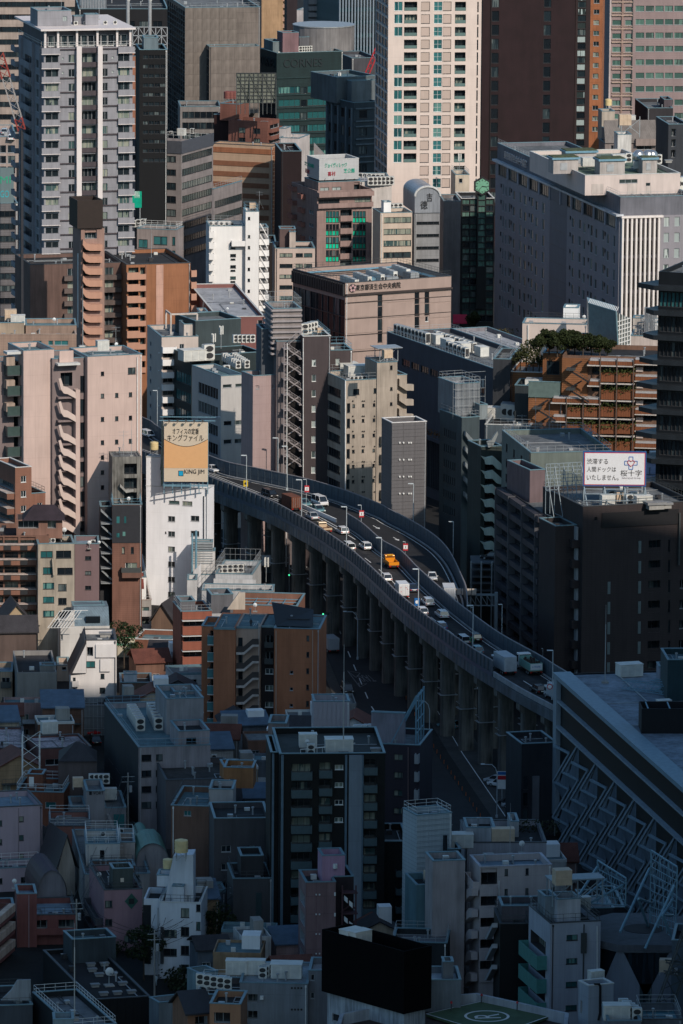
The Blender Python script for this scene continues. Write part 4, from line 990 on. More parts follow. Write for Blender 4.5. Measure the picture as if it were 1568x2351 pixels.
def frame_sign(name,label,cat,x0,x1,y0,y1,D,nx,nz,mat,th=0.,face=None,legs=0.,r=.12,depth=1.6,brace=True):
 """steel billboard frame seen from behind: zoom rectangle at distance D"""
 p=at(*P(x0,y1),y=D);q=at(*P(x1,y0),y=D);a=math.radians(th);w=(q.x-p.x)/math.cos(a);h=q.z-p.z
 rt=root(name,(p.x,p.y,p.z),a,label,cat);m=MB()
 for k in range(nz+1):m.bar((0,0,h*k/nz),(w,0,h*k/nz),r)
 for k in range(nx+1):m.bar((w*k/nx,0,-legs),(w*k/nx,0,h),r)
 m.obj('grid_frame',mat,rt)
 if brace:
  for k in range(0,nx+1,max(1,nx//3)):
   m=MB();x=w*k/nx;m.bar((x,-depth,-legs),(x,0,h*.9),r).bar((x,-depth*.5,h*.45-legs*.5),(x,0,0),r*.7).bar((x,-depth,-legs),(x,0,-legs),r*.7);m.obj('brace',mat,rt)
  m=MB()
  for k in range(3):m.bar((w*k/3,-.1,0),(w*(k+1)/3,-.1,h),r*.6).bar((w*(k+1)/3,-.1,0),(w*k/3,-.1,h),r*.6)
  m.obj('cross_brace',mat,rt)
 if face:MB().box(.05,w-.05,.15,.3,0,h).obj('board_back',face,rt)
 return rt,w,h
DS=plain('dark_steel',(.045,.05,.05),.6)
frame_sign('rooftop_billboard','dark steel billboard frame on the reddish roof below the concrete tower','billboard',88,350,485,680,1742,9,8,DS,4,wm((.16,.17,.14),.7,jz=.5),3.)
B=Bld('brick_building','yellow brick block with dark windows at the top edge, left of centre',(256,392),-120,2250,-12,side=425,mat=wm((.48,.3,.17),.85,jx=1.2,jz=.5,jd=.85),coping=None);B.main.balc('R',395,420,-60,24,1.2,wm((.4,.26,.2),.8),7,44);B.done()
B=Bld('dark_building','dark purple brown block right of the yellow brick one',(423,492),-100,2200,3,L=20,mat=wm((.045,.03,.035),.8),coping=None);B.done()
B=Bld('white_building','small white stepped building at the top edge',(488,560),68,2150,-15,side=600,mat=wm((.5,.45,.44),.8));B.main.grid('F',cols(540,12,1,10),85,18,5,36,'std',G_DARK);B.done()
B=Bld('grey_flats','grey flats with stacked balconies behind the dark teal office',(560,622),-60,2100,6,L=14,mat=wm((.16,.15,.155),.8));B.main.balc('F',565,618,-40,24,1.3,wm((.22,.21,.21),.8),8,42);B.done()
B=Bld('ribbed_tower','tall blue teal tower with pale vertical ribs',(770,1012),-260,2080,20,side=618,mat=wm((.02,.04,.048),.6),coping=None)
RIBM=plain('pale_rib',(.17,.21,.25),.5)
for k in range(13):a=B.W*k/12;B.main.slab('F',a-.22,a+.22,5,B.main.z1,.7,RIBM,'rib')
for k in range(44):a=B.L*(k+.5)/44;B.main.slab('L',a-.1,a+.1,5,B.main.z1,.25,wm((.12,.17,.18),.6),'rib')
for k in range(18):
 z=B.main.z1-4.2*k-4;B.main.win('F',.3,B.W-.3,z,z+1.6,'rib',G_TEAL,FR_D)
B.done()
# dark teal office with big letters
CO=wm((.016,.042,.046),.5,grime=.3,jz=1.05,jd=.7)
B=Bld('teal_office','dark teal office building with large dark letters on its top floors',(355,792),352,1880,20,side=246,mat=CO,roof=R_TEAL)
m=B.main;m.grid('F',[(368,510),(560,735)],575,45,6,85,'rib',G_TEAL,FR_D);m.grid('F',[(515,555),(742,780)],575,45,6,85,'rib',G_DARK,FR_D);m.grid('L',[(252,345)],560,45,5,85,'rib',G_DARK,FR_D)
m.pslab('F',356,790,625,8,.3,wm((.02,.05,.055),.5),'ledge',6,85);m.pslab('F',356,790,512,8,.3,wm((.02,.05,.055),.5),'ledge')
a,b,z0,z1=m.rect('F',400,655,392,446);text('CORNES',Matrix.Translation((a,-.12,z0)),5,plain('letter_dark',(.008,.014,.018),.5),B.root,fit=(b-a,z1-z0),depth=.2)
a,b,z0,z1=m.rect('L',252,340,365,425);text('CORNES',m.mat4('L',a,b,z0,.1),5,plain('letter_dark',(.008,.014,.018),.5),B.root,fit=(b-a,z1-z0),depth=.2)
B.sub(395,500,215,4,9,mat=wm((.2,.12,.13),.8));B.sub(330,400,275,6,14,mat=wm((.13,.16,.17),.8));B.sub(505,570,245,9,16,mat=wm((.1,.1,.11),.8));B.done()
p=B.roofpt(665,335);r=root('round_tank',p,0,'large grey drum shaped screen on the teal office roof','roof drum');MB().cyl(0,5,0,7,9,28).obj('drum',wm((.2,.19,.19),.6,jx=1,jd=.7),r);MB().cyl(0,5,7.002,7.3,9.2,28).obj('rim',STEEL,r)
row(B,'tall_ac_unit',(510,345),(620,340),8,'unit in the row on the dark teal office roof','units on the teal office roof')
B=Bld('classical_block','dark blue grey block with deep square windows and raised frames',(862,1030),680,1800,27,side=680,mat=wm((.05,.068,.08),.8,grime=.3),roof=R_TEAL)
m=B.main;m.grid('F',[(900,952)],730,52,5,118,'fix',G_DARK,FR_D);m.grid('L',[(700,716),(736,758),(780,803),(830,845)],690,62,4,116,'tall',G_DARK,FR_D)
for z in range(5):m.pslab('F',875,1000,715+z*118,8,.35,wm((.12,.15,.17),.8),'lintel');m.pslab('F',875,1000,808+z*118-10,8,.35,wm((.12,.15,.17),.8),'sill')
for x in(690,725,765,818,855):a,_=m.px('L',x,700);m.slab('L',a-.3,a+.3,5,B.main.z1-1.5,.4,wm((.12,.15,.17),.8),'pilaster')
B.sub(750,1010,500,8,24,mat=wm((.09,.11,.12),.8),roof=R_TEAL);B.sub(850,1010,530,5,7.9,mat=wm((.13,.15,.16),.8));B.done()
row(B,'ac_unit',(830,640),(880,636),3,'unit beside the dark classical block penthouse','units on the classical block')
B=Bld('plant_block','dark block with rooftop plant behind the teal office',(850,1020),385,2000,15,L=20,mat=wm((.07,.07,.08),.8),roof=R_GREY);B.done()
p=at(*P(945,505),y=1830);r=root('red_crane',(p.x,p.y,p.z),0,'small red lattice crane boom left of the white framed tower','crane');lattice((0,0,0),(6,0,15),1.2,.15,1.6,SR,r,'boom');lattice((6,0,15),(6.4,0,0),.9,.13,1.6,SR,r,'boom')
# white grid tower
WT_=wm((.62,.51,.45),.7,grime=.12,jz=3.35,jd=.9)
B=Bld('grid_tower','tall cream tower with a regular grid of recessed balconies and teal windows',(1096,1712),-330,1740,8,side=1012,mat=WT_,coping=None)
m=B.main;PANEL=glass_mat('panel_beige',[(0.,(.46,.36,.31)),(.5,(.43,.34,.29))],.8,.2)
y0,pt,nn=12-83.5,83.45,16
for k in range(nn):
 y=y0+k*pt
 if k not in(4,5)and k<14:m.grid('F',[(1133-k*.5,1187-k*.5)],y,60,1,0,'std',G_TEAL,FR_W)
 if k<14:m.grid('F',[(1198-k*.5,1284-k*.5)],y,60,1,0,'loggia',G_HOME,FR_D)
 m.grid('F',[(1310-k*.7,1368-k*.7),(1455-k*.7,1510-k*.7)],y,60,1,0,'fix',PANEL,FR_D);m.grid('F',[(1395-k*.7,1450-k*.7)],y,60,1,0,'grid',G_TEAL,FR_W)
 m.grid('F',[(1534-k*.7,1606-k*.7)],y,60,1,0,'loggia',G_HOME,FR_D);m.grid('F',[(1681-k*.9,1690-k*.9)],y,66,1,0,'tall',G_DARK,FR_D)
 if k<14:
  m.pslab('F',1200-k*.5,1282-k*.5,y+38,21,-.05,plain('balcony_glass',(.1,.16,.15),.3),'balustrade',off=.12)
 m.pslab('F',1536-k*.7,1604-k*.7,y+38,21,-.05,plain('balcony_glass',(.1,.16,.15),.3),'balustrade',off=.12)
m.tilegrid('L',4,26,.6,B.L-.6,20,B.main.z1-1,'fix',.9,.8,glass=G_DARK,frame=FR_G);B.done()
# small white house + maroon wall
B=Bld('small_white_block','small white block with roof box right of the reddish building',(372,503),915,1730,-16,L=10,mat=wm((.55,.5,.48),.7));B.sub(372,414,850,3,8,mat=wm((.55,.5,.48),.7));B.main.grid('F',[(395,412),(450,470)],960,22,2,40,'std',G_DARK);B.done()
B=Bld('maroon_block','plain dark maroon block left of the green windowed building',(385,520),1000,1700,6,L=18,mat=wm((.035,.018,.02),.85),roof=R_DARK);B.done()
m=MB();p=at(*P(600,965),y=1700);q=at(*P(680,1050),y=1700);m.prism([(0,0),(q.x-p.x,q.z-p.z),(0,q.z-p.z)],0,8,lambda a,t:(a[0],t,a[1]));o=m.obj('pointed_roof',wm((.25,.22,.21),.8));o.location=p;tag(o,'pointed grey brown roof tip behind the billboard','roof')
# green windows
GB=wm((.27,.185,.165),.8,grime=.3,jx=2.,jz=1.6,jd=.85)
B=Bld('green_window_building','brown block with emerald green glass strips and a rooftop billboard',(622,985),1262,1640,20,side=452,mat=GB,roof=R_DARK,coping=None)
m=B.main
for k in range(4):
 for x0 in(680,857):
  for j in range(4):
   a=x0+j*22;m.grid('F',[(a,a+20)],1395+86*k,40,1,0,'fix',G_TEAL if k%2==0 else G_DARK,FR_D);m.grid('F',[(a,a+20)],1438+86*k,33,1,0,'fix',G_EMER,FR_D)
m.grid('F',[(775,851)],1388,42,5,83,'loggia',G_DARK,FR_D);m.grid('F',[(630,770),(870,975)],1318,30,1,0,'rib',G_HOME,FR_D)
m.balc('F',622,985,1350,26,1.,GB);m.balc('F',622,985,1276,26,1.6,GB)
m.balc('F',772,855,1430,32,.5,GB,5,83)
m.balc('L',520,545,1280,26,1.2,wm((.22,.1,.08),.8),6,92);m.balc('L',455,490,1225,26,1.2,wm((.22,.1,.08),.8),6,92);m.grid('L',[(570,582),(586,598)],1385,22,3,86,'std',G_DARK)
t=B.sub(630,905,1195,1.5,12,mat=GB,roof=R_DARK);t.grid('F',[(642,700),(722,780)],1240,26,1,0,'rib',G_PALE,FR_D);t.grid('F',[(865,960)],1205,50,1,0,'loggia',G_DARK,FR_D)
B.done()
CORR=wm((.42,.42,.42),.5,jz=.35,jd=.8,grime=.15);a=t.px('F',638,1193);b=t.px('F',900,1048)
bx=B.block(a[0],b[0],1.8,11,a[1],b[1],CORR,name='billboard_box',coping=C_PALE);bx.finish()
sgr=plain('sign_jade',(.02,.36,.24),.5);sgd=plain('sign_crimson',(.35,.01,.03),.5)
def put_text(blk,face,s,x0,x1,y0,y1,mat,out=.1,depth=.12,name='lettering'):
 a,b,z0,z1=blk.rect(face,x0,x1,y0,y1);return text(s,blk.mat4(face,a,b,z0,out),3.,mat,blk.B.root,name,depth,(b-a,z1-z0))
put_text(bx,'F','ジョイヴィレッジ',672,818,1078,1108,sgr);put_text(bx,'F','芝公園',798,868,1114,1142,sgr);put_text(bx,'F','喜村',692,742,1134,1162,sgd)
put_text(bx,'L','芝公園',540,600,1065,1090,sgr);put_text(bx,'L','喜村',545,572,1110,1140,sgd)
m=MB()
for x in(670,725,800,862):a=bx.px('F',x,1190);m.bar((a[0],bx.y0-.1,a[1]),(a[0],bx.y0-.8,a[1]+.5),.06)
m.obj('sign_lamp',DS,B.root)
# cream office, vaulted office, clock building
CR=wm((.52,.42,.34),.8,grime=.2)
B=Bld('cream_office','small cream office with ribbon windows between the green strips and the vaulted roof',(1040,1250),1408,1630,12,side=990,mat=CR,roof=R_GREY)
B.main.grid('F',[(1062,1244)],1436,38,5,77,'rib',G_HOME,FR_D);B.sub(1062,1110,1335,3,6,mat=WHITE);B.done();row(B,'tall_ac_unit',(1110,1390),(1170,1388),3,'unit in a row of three on the small cream office','units on the cream office')
B=Bld('white_annex','white roof terrace with rows of units behind the cream office',(905,1115),1200,1690,4,L=18,mat=wm((.55,.5,.46),.8),roof=R_PALE);B.done();row(B,'tall_ac_unit',(975,1225),(1110,1222),6,'white unit in the row above the cream office','units above the cream office',scale=1.3);row(B,'ac_unit',(905,1170),(1050,1180),6,'unit in the back row above the cream office','back units above the cream office',scale=1.3)
DM=wm((.25,.255,.265),.6,jz=1.5,jd=.8)
B=Bld('vaulted_office','grey office with a barrel vaulted metal roof and round name panel',(1265,1432),1410,1640,10,side=1250,mat=DM,roof=R_GREY)
B.main.grid('F',[(1278,1428)],1465,20,4,82,'rib',G_DARK,FR_D)
w=B.W;n=14;rad=w/2;hh=B.main.px('F',1265,1300)[1]-B.main.z1;pts=[(0,0),(w,0),(w,hh)]+[(rad+rad*math.cos(math.pi*k/n),hh+rad*.75*math.sin(math.pi*k/n))for k in range(1,n)]+[(0,hh)]
MB().prism(pts,-.3,16,lambda p,t:(p[0],t,B.main.z1+.15+p[1])).obj('vault',wm((.3,.32,.35),.4,jx=1.1,jd=.8,metal=.3),B.root,None,True)
rim=MB();
for k in range(len(pts)-1):
 if k>=2:rim.bar((pts[k][0],-.4,B.main.z1+.15+pts[k][1]),(pts[k+1][0],-.4,B.main.z1+.15+pts[k+1][1]),.3,6)
rim.obj('vault_rim',C_PALE,B.root);B.done()
put_text(B.main,'F','吉',1345,1382,1275,1330,SK,.45);put_text(B.main,'F','徳',1302,1350,1325,1380,SK,.45)
tile(3)
B=Bld('clock_building','narrow dark glass building with a hexagonal green clock on its gable',(100,320),1312,1700,6,side=60,mat=wm((.03,.032,.035),.5,grime=.2),roof=R_GREY,coping=C_PALE)
for k in range(10):
 for x0,x1 in((108,155),(160,205),(210,260),(265,312)):B.main.grid('F',[(x0,x1)],1320+k*81,30,1,0,'std',G_GRN,FR_D);B.main.grid('F',[(x0,x1)],1358+k*81,38,1,0,'fix',G_OFF if k%3 else G_DARK,FR_D)
cg=B.sub(208,268,1200,-1.,3,z0=5,mat=wm((.03,.032,.035),.5));cg.grid('F',[(215,262)],1285,36,12,40,'fix',G_GRN,FR_D)
B.done()
a=cg.px('F',238,1228);cx,cz=a
m=MB().prism([(cx+2.5*math.sin(k*math.pi/3),cz+2.5*math.cos(k*math.pi/3))for k in range(6)],cg.y0-.5,cg.y0-.02,lambda p,t:(p[0],t,p[1])).obj('clock_housing',SK,B.root)
MB().prism([(cx+2.0*math.sin(k*math.pi/3),cz+2.0*math.cos(k*math.pi/3))for k in range(6)],cg.y0-.56,cg.y0-.502,lambda p,t:(p[0],t,p[1])).obj('clock_face',plain('clock_mint',(.14,.33,.22),.5),B.root)
m=MB()
for k in range(12):t=k*math.pi/6;m.bar((cx+1.35*math.sin(t),cg.y0-.6,cz+1.35*math.cos(t)),(cx+1.75*math.sin(t),cg.y0-.6,cz+1.75*math.cos(t)),.09)
m.obj('hour_mark',SK,B.root);MB().bar((cx,cg.y0-.65,cz),(cx+1.3,cg.y0-.65,cz-.2),.1).obj('hour_hand',SK,B.root);MB().bar((cx,cg.y0-.65,cz),(cx-1.1,cg.y0-.65,cz-1.2),.08).obj('minute_hand',SK,B.root)
B=Bld('cream_core','cream stair core with rooftop cabin left of the clock building',(62,155),1155,1720,6,L=10,mat=wm((.5,.42,.33),.8));B.main.grid('F',[(85,108)],1180,28,1,0,'fix',G_DARK);B.done();B.main.rail(1.2)
on(B,'cell_antenna',88,1140,'mobile antenna cluster on the cream stair core');B2=Bld('grey_flank','tall shaded grey block left of the clock building',(-15,98),1330,1690,4,L=14,mat=wm((.17,.15,.145),.85));B2.done()
# dark maroon tower, orange strip, green ribbon tower
MR=wm((.04,.018,.021),.8,grime=.35,vs=.5)
B=Bld('maroon_tower','huge dark maroon tower with narrow columns of shaded windows',(246,860),-340,1860,4,L=34,mat=MR,coping=None)
m=B.main;m.grid('F',[(304,352)],-20,68,16,92,'fix',G_DARK,FR_D);m.grid('F',[(648,696)],-20,68,16,92,'fix',G_DARK,FR_D);m.pslab('F',300,304,-300,1500,.2,wm((.02,.02,.022),.6),'mullion');B.done()
B=Bld('window_slot','dark strip of stacked windows between the maroon tower and the orange strip',(862,958),-300,1875,3,L=20,mat=wm((.05,.03,.032),.8),coping=None);B.main.grid('F',[(872,926)],-35,40,13,91.5,'fix',glass_mat('glass_bright',[(0.,(.3,.36,.36)),(.62,(.35,.42,.42)),(.72,(.02,.03,.03))],.3),FR_D);B.main.grid('F',[(872,926)],10,40,12,91.5,'fix',G_DARK,FR_D);B.done()
B=Bld('orange_strip','narrow orange brown tower edge with one column of square windows',(960,1040),-300,1890,-4,L=20,mat=wm((.34,.13,.06),.8,jz=3.7,jd=.6),coping=None);B.main.grid('F',[(977,1014)],-8,30,13,70.5,'std',G_HOME,FR_G);B.done()
PK=wm((.27,.2,.195),.75,grime=.15,jz=.62,jd=.82)
B=Bld('pink_tower','pink grey tower with green ribbon windows at the right top edge',(1090,1640),-340,1980,4,L=30,mat=PK,coping=None)
m=B.main
for k in range(12):
 y=38+(k-1)*88.5
 if y<900:
  for x0,x1 in((1252,1310),(1318,1374),(1382,1438),(1445,1500),(1508,1566)):m.grid('F',[(x0,x1)],y,38,1,0,'fix',G_GRN,FR_G)
  m.grid('F',[(1098,1160),(1184,1228)],y+6,34,1,0,'fix',G_GRN,FR_G)
 m.pslab('F',1095,1232,y+60,7,.5,wm((.4,.3,.24),.8),'fin');m.pslab('F',1095,1232,y+44,4,.35,wm((.4,.3,.24),.8),'fin')
m.pslab('F',1086,1096,-300,1400,.6,wm((.5,.42,.4),.7),'edge_fin');m.pslab('F',1236,1242,-300,1400,.3,DS,'joint');m.pslab('F',1166,1178,-300,1400,.35,wm((.3,.2,.17),.8),'fin');B.done()
B=Bld('dark_side_block','dark block with lit edge at the far right',(1470,1600),822,1740,8,L=18,mat=wm((.05,.055,.065),.8));B.main.grid('F',[(1490,1520)],850,50,3,70,'loggia',G_DARK);B.done()
B=Bld('grey_roofed_block','dark grey block with plant room in front of the pink tower',(1330,1500),715,1850,6,L=24,mat=wm((.05,.045,.05),.8));B.sub(1440,1496,658,4,12,mat=wm((.1,.08,.09),.8));B.done()
B=Bld('tile_roof_block','grey brown building with sloping tiled roof and dormer balconies',(1050,1392),945,1780,8,side=1010,mat=wm((.2,.165,.155),.85),roof=R_GREY)
m=B.main;m.grid('F',[(1090,1108),(1260,1360)],900+60,30,1,0,'std',G_DARK)
up=B.sub(1070,1370,862,2.5,14,mat=wm((.22,.19,.175),.85));up.grid('F',[(1092,1106),(1300,1340)],900,24,1,0,'std',G_DARK)
mm=MB();z0=B.main.z1;mm.prism([(-.4,z0),(2.5,z0+6),(2.5,z0)],0,B.W,lambda p,t:(t,p[0],p[1]));mm.obj('sloping_roof',wm((.17,.15,.14),.8,jx=.6,jd=.8),B.root,None,True)
B.main.balc('F',1250,1390,920,40,1.2,wm((.25,.2,.18),.8));B.sub(1030,1115,735,12,18,mat=wm((.4,.34,.28),.8));B.done()
t0=Bld('white_block','white block carrying a peach water tank on a frame',(1135,1225),890,1745,6,L=7,mat=wm((.6,.58,.55),.8,grime=.5),roof=R_PALE);t0.done();on(t0,'panel_water_tank',1180,845,'peach water tank on the white block in front of the tiled roof',t0.main.z1+4,scale=1.6)
MB().box(1,1.2,1,1.2,t0.main.z1-.9,t0.main.z1+4.8).box(6,6.2,1,1.2,t0.main.z1-.9,t0.main.z1+4.8).bar((1,1,t0.main.z1),(6,1,t0.main.z1+4),.1).bar((6,1,t0.main.z1),(1,1,t0.main.z1+4),.1).obj('tank_frame',STEEL,t0.root)
on(B,'machine_cabinet',1205,815,'grey cabinet on the tiled roof building',up.z1-.9,scale=1.4);on(B,'round_water_tank',1072,725,'peach round tank on the cream stair head, far right',B.blocks[2].z1-.9)
# hospital
HB=wm((.24,.225,.245),.75,grime=.15,jz=4.15,jd=.88);HD=wm((.14,.14,.16),.7,grime=.15)
B=Bld('hospital_building','large grey mauve hospital block with staggered small windows and planted roof',(1145,1640),1430,1560,14,side=328,mat=HB,roof=R_GREY,coping=None)
H=B;m=B.main;xs=[(372,380),(390,398),(412,424),(440,454),(484,498),(514,530),(560,575),(590,604),(636,650),(832,846),(878,892),(908,922),(954,970),(986,1000),(1034,1048),(1064,1078),(1108,1120)]
gl=[G_OFF,G_DARK,G_HOME]
for i,(a,b)in enumerate(xs):
 d=1.22*0
 a0,a1=sorted((m.px('L',a,1400)[0],m.px('L',b,1400)[0]))
 for k in range(8):
  z=B.main.z1-5.2-4.15*k;h=2.3 if i%4 else 2.7;m.win('L',a0,a1,z-h-.4*(i%2),z-.4*(i%2),'tall',gl[(i+k)%3],FR_G)
 for k in range(8):
  if i%3==0:m.win('L',a1+.8,a1+1.9,B.main.z1-6.3-4.15*k,B.main.z1-5.3-4.15*k,'fix',G_DARK,FR_D)
a0,a1=sorted((m.px('L',690,1400)[0],m.px('L',795,1400)[0]))
for k in range(9):m.win('L',a0,a1,B.main.z1-6.2-4.15*k,B.main.z1-4.2-4.15*k,'rib',G_DARK,FR_D)
m.slab('L',a0-.6,a1+.6,2,B.main.z1-.2,.001,HD,'window_bay',off=-.02)
m.slab('L',-.3,B.L+.3,B.main.z1+.001,B.main.z1+.5,.9,wm((.5,.52,.55),.6),'cornice',off=1.)
RV_=plain('shade_blue',(.2,.25,.3),.6)
tp=B.block(.3,B.W,.3,B.L-.5,B.main.z1,B.main.z1+4.6,wm((.14,.14,.16),.75),roof=R_GREY,name='upper_wall')
for i in range(11):
 y=2+(B.L-4)*i/11;m.win('L',y+.9,y+(B.L-4)/11-.9,B.main.z1-3.3,B.main.z1-.5,'rib',G_OFF,FR_D);m.slab('L',y-.5,y+.4,B.main.z1-3.6,B.main.z1-.1,.25,wm((.3,.3,.34),.7),'pilaster')
tp2=tp
a,b,z0,z1=tp.rect('L',388,536,1165,1200);z1=tp.z1-.8;text('東京都済生会中央病院',tp.mat4('L',a,b,z1-2.2,.15),3.,plain('letter_silver',(.5,.5,.52),.4,.5),B.root,depth=.3,fit=(b-a,2.))
pc=wm((.55,.46,.42),.75,grime=.15)
# plant storey
k_=B.loc(917,1292,2,tp.z1-.9);q=B.block(k_.x,B.W,k_.y,k_.y+50,tp.z1-.9,B.loc(917,1160,1,k_.y).z,pc,roof=R_GREEN,coping=C_PALE,name='plant_storey')
q.grid('F',[(1052,1097)],1195,100,1,0,'fix',G_OFF,FR_G);q.grid('F',[(1145,1265)],1186,26,1,0,'rib',G_OFF,FR_G);q.grid('F',[(1320,1350)],1208,22,1,0,'fix',G_OFF,FR_G)
for x0,x1,y0,y1 in((963,1040,1215,1282),(1200,1262,1213,1292),(1322,1356,1228,1290)):q.sheet('F',x0,x1,y0,y1,wm((.5,.43,.39),.6),'louvre_panel',.08)
# facade of white fins on the right face
fx0,fx1=m.px('F',1150,1500)[0],m.px('F',1418,1500)[0];zt=m.px('F',1200,1438)[1]
fw=wm((.68,.62,.58),.6,grime=.1)
m.tilegrid('F',4,10,fx0+.4,fx1-.3,4,zt-1,'grid',.9,.8,glass=G_DARK,frame=FR_D)
for k in range(9):a=fx0+(fx1-fx0)*(k+.35)/9;m.slab('F',a-.18,a+.28,2,zt,1.1,fw,'white_fin')
m.slab('F',fx0,fx1+.3,zt+.002,zt+.5,1.3,fw,'fin_cap');m.grid('F',[(1440,1475),(1510,1545)],1435,62,7,104,'tall',G_PALE,FR_G)
B.done();tp.rail(1.1,FR_G,'FL')
for x0,x1,y,lab in((740,925,1050,'leftmost'),(920,1140,1025,'back'),(1010,1195,1060,'middle'),(1300,1415,1058,'front right')):
 a=q.B.loc(x0,y,1,q.y0+6);b=q.B.loc(x1,y,1,q.y0+6);r=root('roof_pavilion',B.M@Vector((a.x,a.y+(1060-y)*.5,q.z1)),B.th,'green roofed pavilion, %s one on the hospital roof'%lab,'roof pavilion');w=b.x-a.x
 MB().box(.4,w-.4,.4,5,-.9,2.6).obj('cabin',wm((.4,.36,.34),.8),r);MB().box(0,w,0,5.4,2.602,3.1).obj('roof_slab',STEEL_B,r);MB().box(.3,w-.3,.3,5.1,3.102,3.3).obj('sedum',plain('sedum',(.06,.07,.03),.95,var=.5),r);MB().box(w*.3,w*.55,.3,.39,0,1.8).obj('door',FR_G,r)
for k in range(9):on(H,('machine_cabinet','tall_ac_unit','roof_vent')[k%3],940+k*66,1100-(k*37%30),'rooftop machine on the planted hospital roof, number %s from the left'%('one','two','three','four','five','six','seven','eight','nine')[k],q.z1,scale=1.3)
for x,lab in((1272,'left'),(1335,'middle'),(1360,'right')):
 p=H.roofpt(x,1030,q.z1+3);r=root('sphere_tank',p,0,'shiny steel ball tank, %s of three on the hospital roof'%lab,'tank');bm=bmesh.new();bmesh.ops.create_uvsphere(bm,u_segments=16,v_segments=10,radius=1.5);me=bpy.data.meshes.new('ball');bm.to_mesh(me);bm.free();me.materials.append(plain('steel_ball',(.5,.5,.5),.25,.8));o=link('ball',me,(),r);MB().box(-1.3,1.3,-1.3,1.3,-3,-1.2).obj('stand',STEEL,r)
row(H,'chiller_unit',(1440,1255),(1560,1252),5,'large unit in the row at the hospital corner terrace','units on the hospital terrace',tp.z1-.9,scale=1.5)
# ================================================================ middle rows, left
tile(1)
PKB=wm((.36,.2,.145),.8,grime=.25);SHD=wm((.2,.12,.1),.8)
# brown apartment block with its black topped tower (T4 rows are T1 rows - 1663)
tile(4)
OR=wm((.28,.12,.06),.8,grime=.25,jx=3.,jz=2.9,jd=.85)
B=Bld('orange_apartments','orange brown apartment block with stacked salmon balconies and a dark roof',(835,1258),86,1520,14,L=26,mat=OR,roof=R_DARK,coping=C_DARK)
m=B.main;SAL=wm((.43,.235,.165),.8,grime=.15)
m.grid('F',[(848,915),(926,958)],105,52,9,77,'loggia',G_HOME,FR_D);m.balc('F',834,920,140,42,1.1,SAL,9,77);m.balc('F',922,962,152,30,.5,SAL,9,77)
m.sheet('F',1031,1079,88,700,wm((.52,.31,.24),.8,jz=2.9,jd=.8),'pale_panel',.12);m.pslab('F',962,966,90,620,.15,SHD,'edge_strip')
m.balc('F',1258,1293,125,38,1.1,SAL,8,77)
lw=B.block(-22,0,5.5,24,0,B.main.z1-.2,wm((.14,.085,.07),.8),roof=R_DARK,coping=C_DARK,name='wing')
for k in range(10):
 z=B.main.z1-3.*k-3.2
 for q in range(4):lw.win('F',-13+3*q,-11+3*q,z,z+1.9,'std',G_HOME,FR_G)
 lw.slab('F',-14,-.2,z-.9,z+.2,1.2,wm((.12,.09,.08),.7),'balcony_front')
B.done()
for i,(x,y)in enumerate(((800,20),(870,40),(900,5),(760,-10))):on(B,'roof_vent',x,y,'low vent box on the dark roof of the orange apartments, %s'%('left','front','back','far left')[i])
on(B,'lightning_rod',1000,45,'thin mast rising from the dark roof of the orange apartments')
B=Bld('balcony_tower','salmon stair tower with stacked parapets and a big black box on top',(535,690),-150,1492,16,side=480,mat=wm((.3,.19,.155),.8),roof=R_DARK,coping=None)
m=B.main;m.grid('F',[(548,664)],40-79,44,9,78,'loggia',G_DARK,FR_D);m.poly('F',[(540,-5-79),(568,22-79),(585,26-79),(668,26-79),(668,68-79),(585,68-79),(560,60-79),(538,30-79)],0,1.3,SAL,'balcony_front',10,79)
m.grid('F',[(560,640)],-145,60,1,0,'loggia',G_DARK)
m.poly('L',[(516,10),(519,10),(519,500),(516,500)],0,.2,FR_W,'drainpipe')
bx=B.sub(478,680,1320-1663,-.6,7.5,z0=m.z1+.2,mat=plain('black_box',(.022,.013,.01),.5),coping=None,ph=1.2,name='black_screen');bx.x0=-1.;B.done();row(B,'ac_unit',(560,-340),(620,-338),2,'unit inside the black rooftop box','units in the black box',bx.z1-1.2)
# wide low brown building behind the beige twin
BW=wm((.29,.2,.155),.8,grime=.35,jz=.6,jd=.85)
B=Bld('brown_block','low brown block with teal roofed terraces behind the beige slabs',(-40,505),548,1400,4,L=16,mat=BW,roof=R_TEAL,coping=wm((.36,.27,.22),.8));B.main.grid('F',[(215,275),(318,350),(360,450)],588,30,2,90,'rib',G_TEAL,FR_G)
B.sub(170,505,486,6,16,mat=BW,roof=R_TEAL);b2=B.sub(-40,160,470,5,14,mat=wm((.35,.27,.2),.8));B.done();on(B,'panel_water_tank',70,470,'cream water tank on the left end of the brown block roof',b2.z1-.9,scale=1.3);on(B,'machine_cabinet',118,485,'cream cabinet next to the water tank on the brown block',b2.z1-.9,scale=1.2)
on(B,'satellite_dish',358,485,'dish on the teal roofed brown block',B.blocks[1].z1)
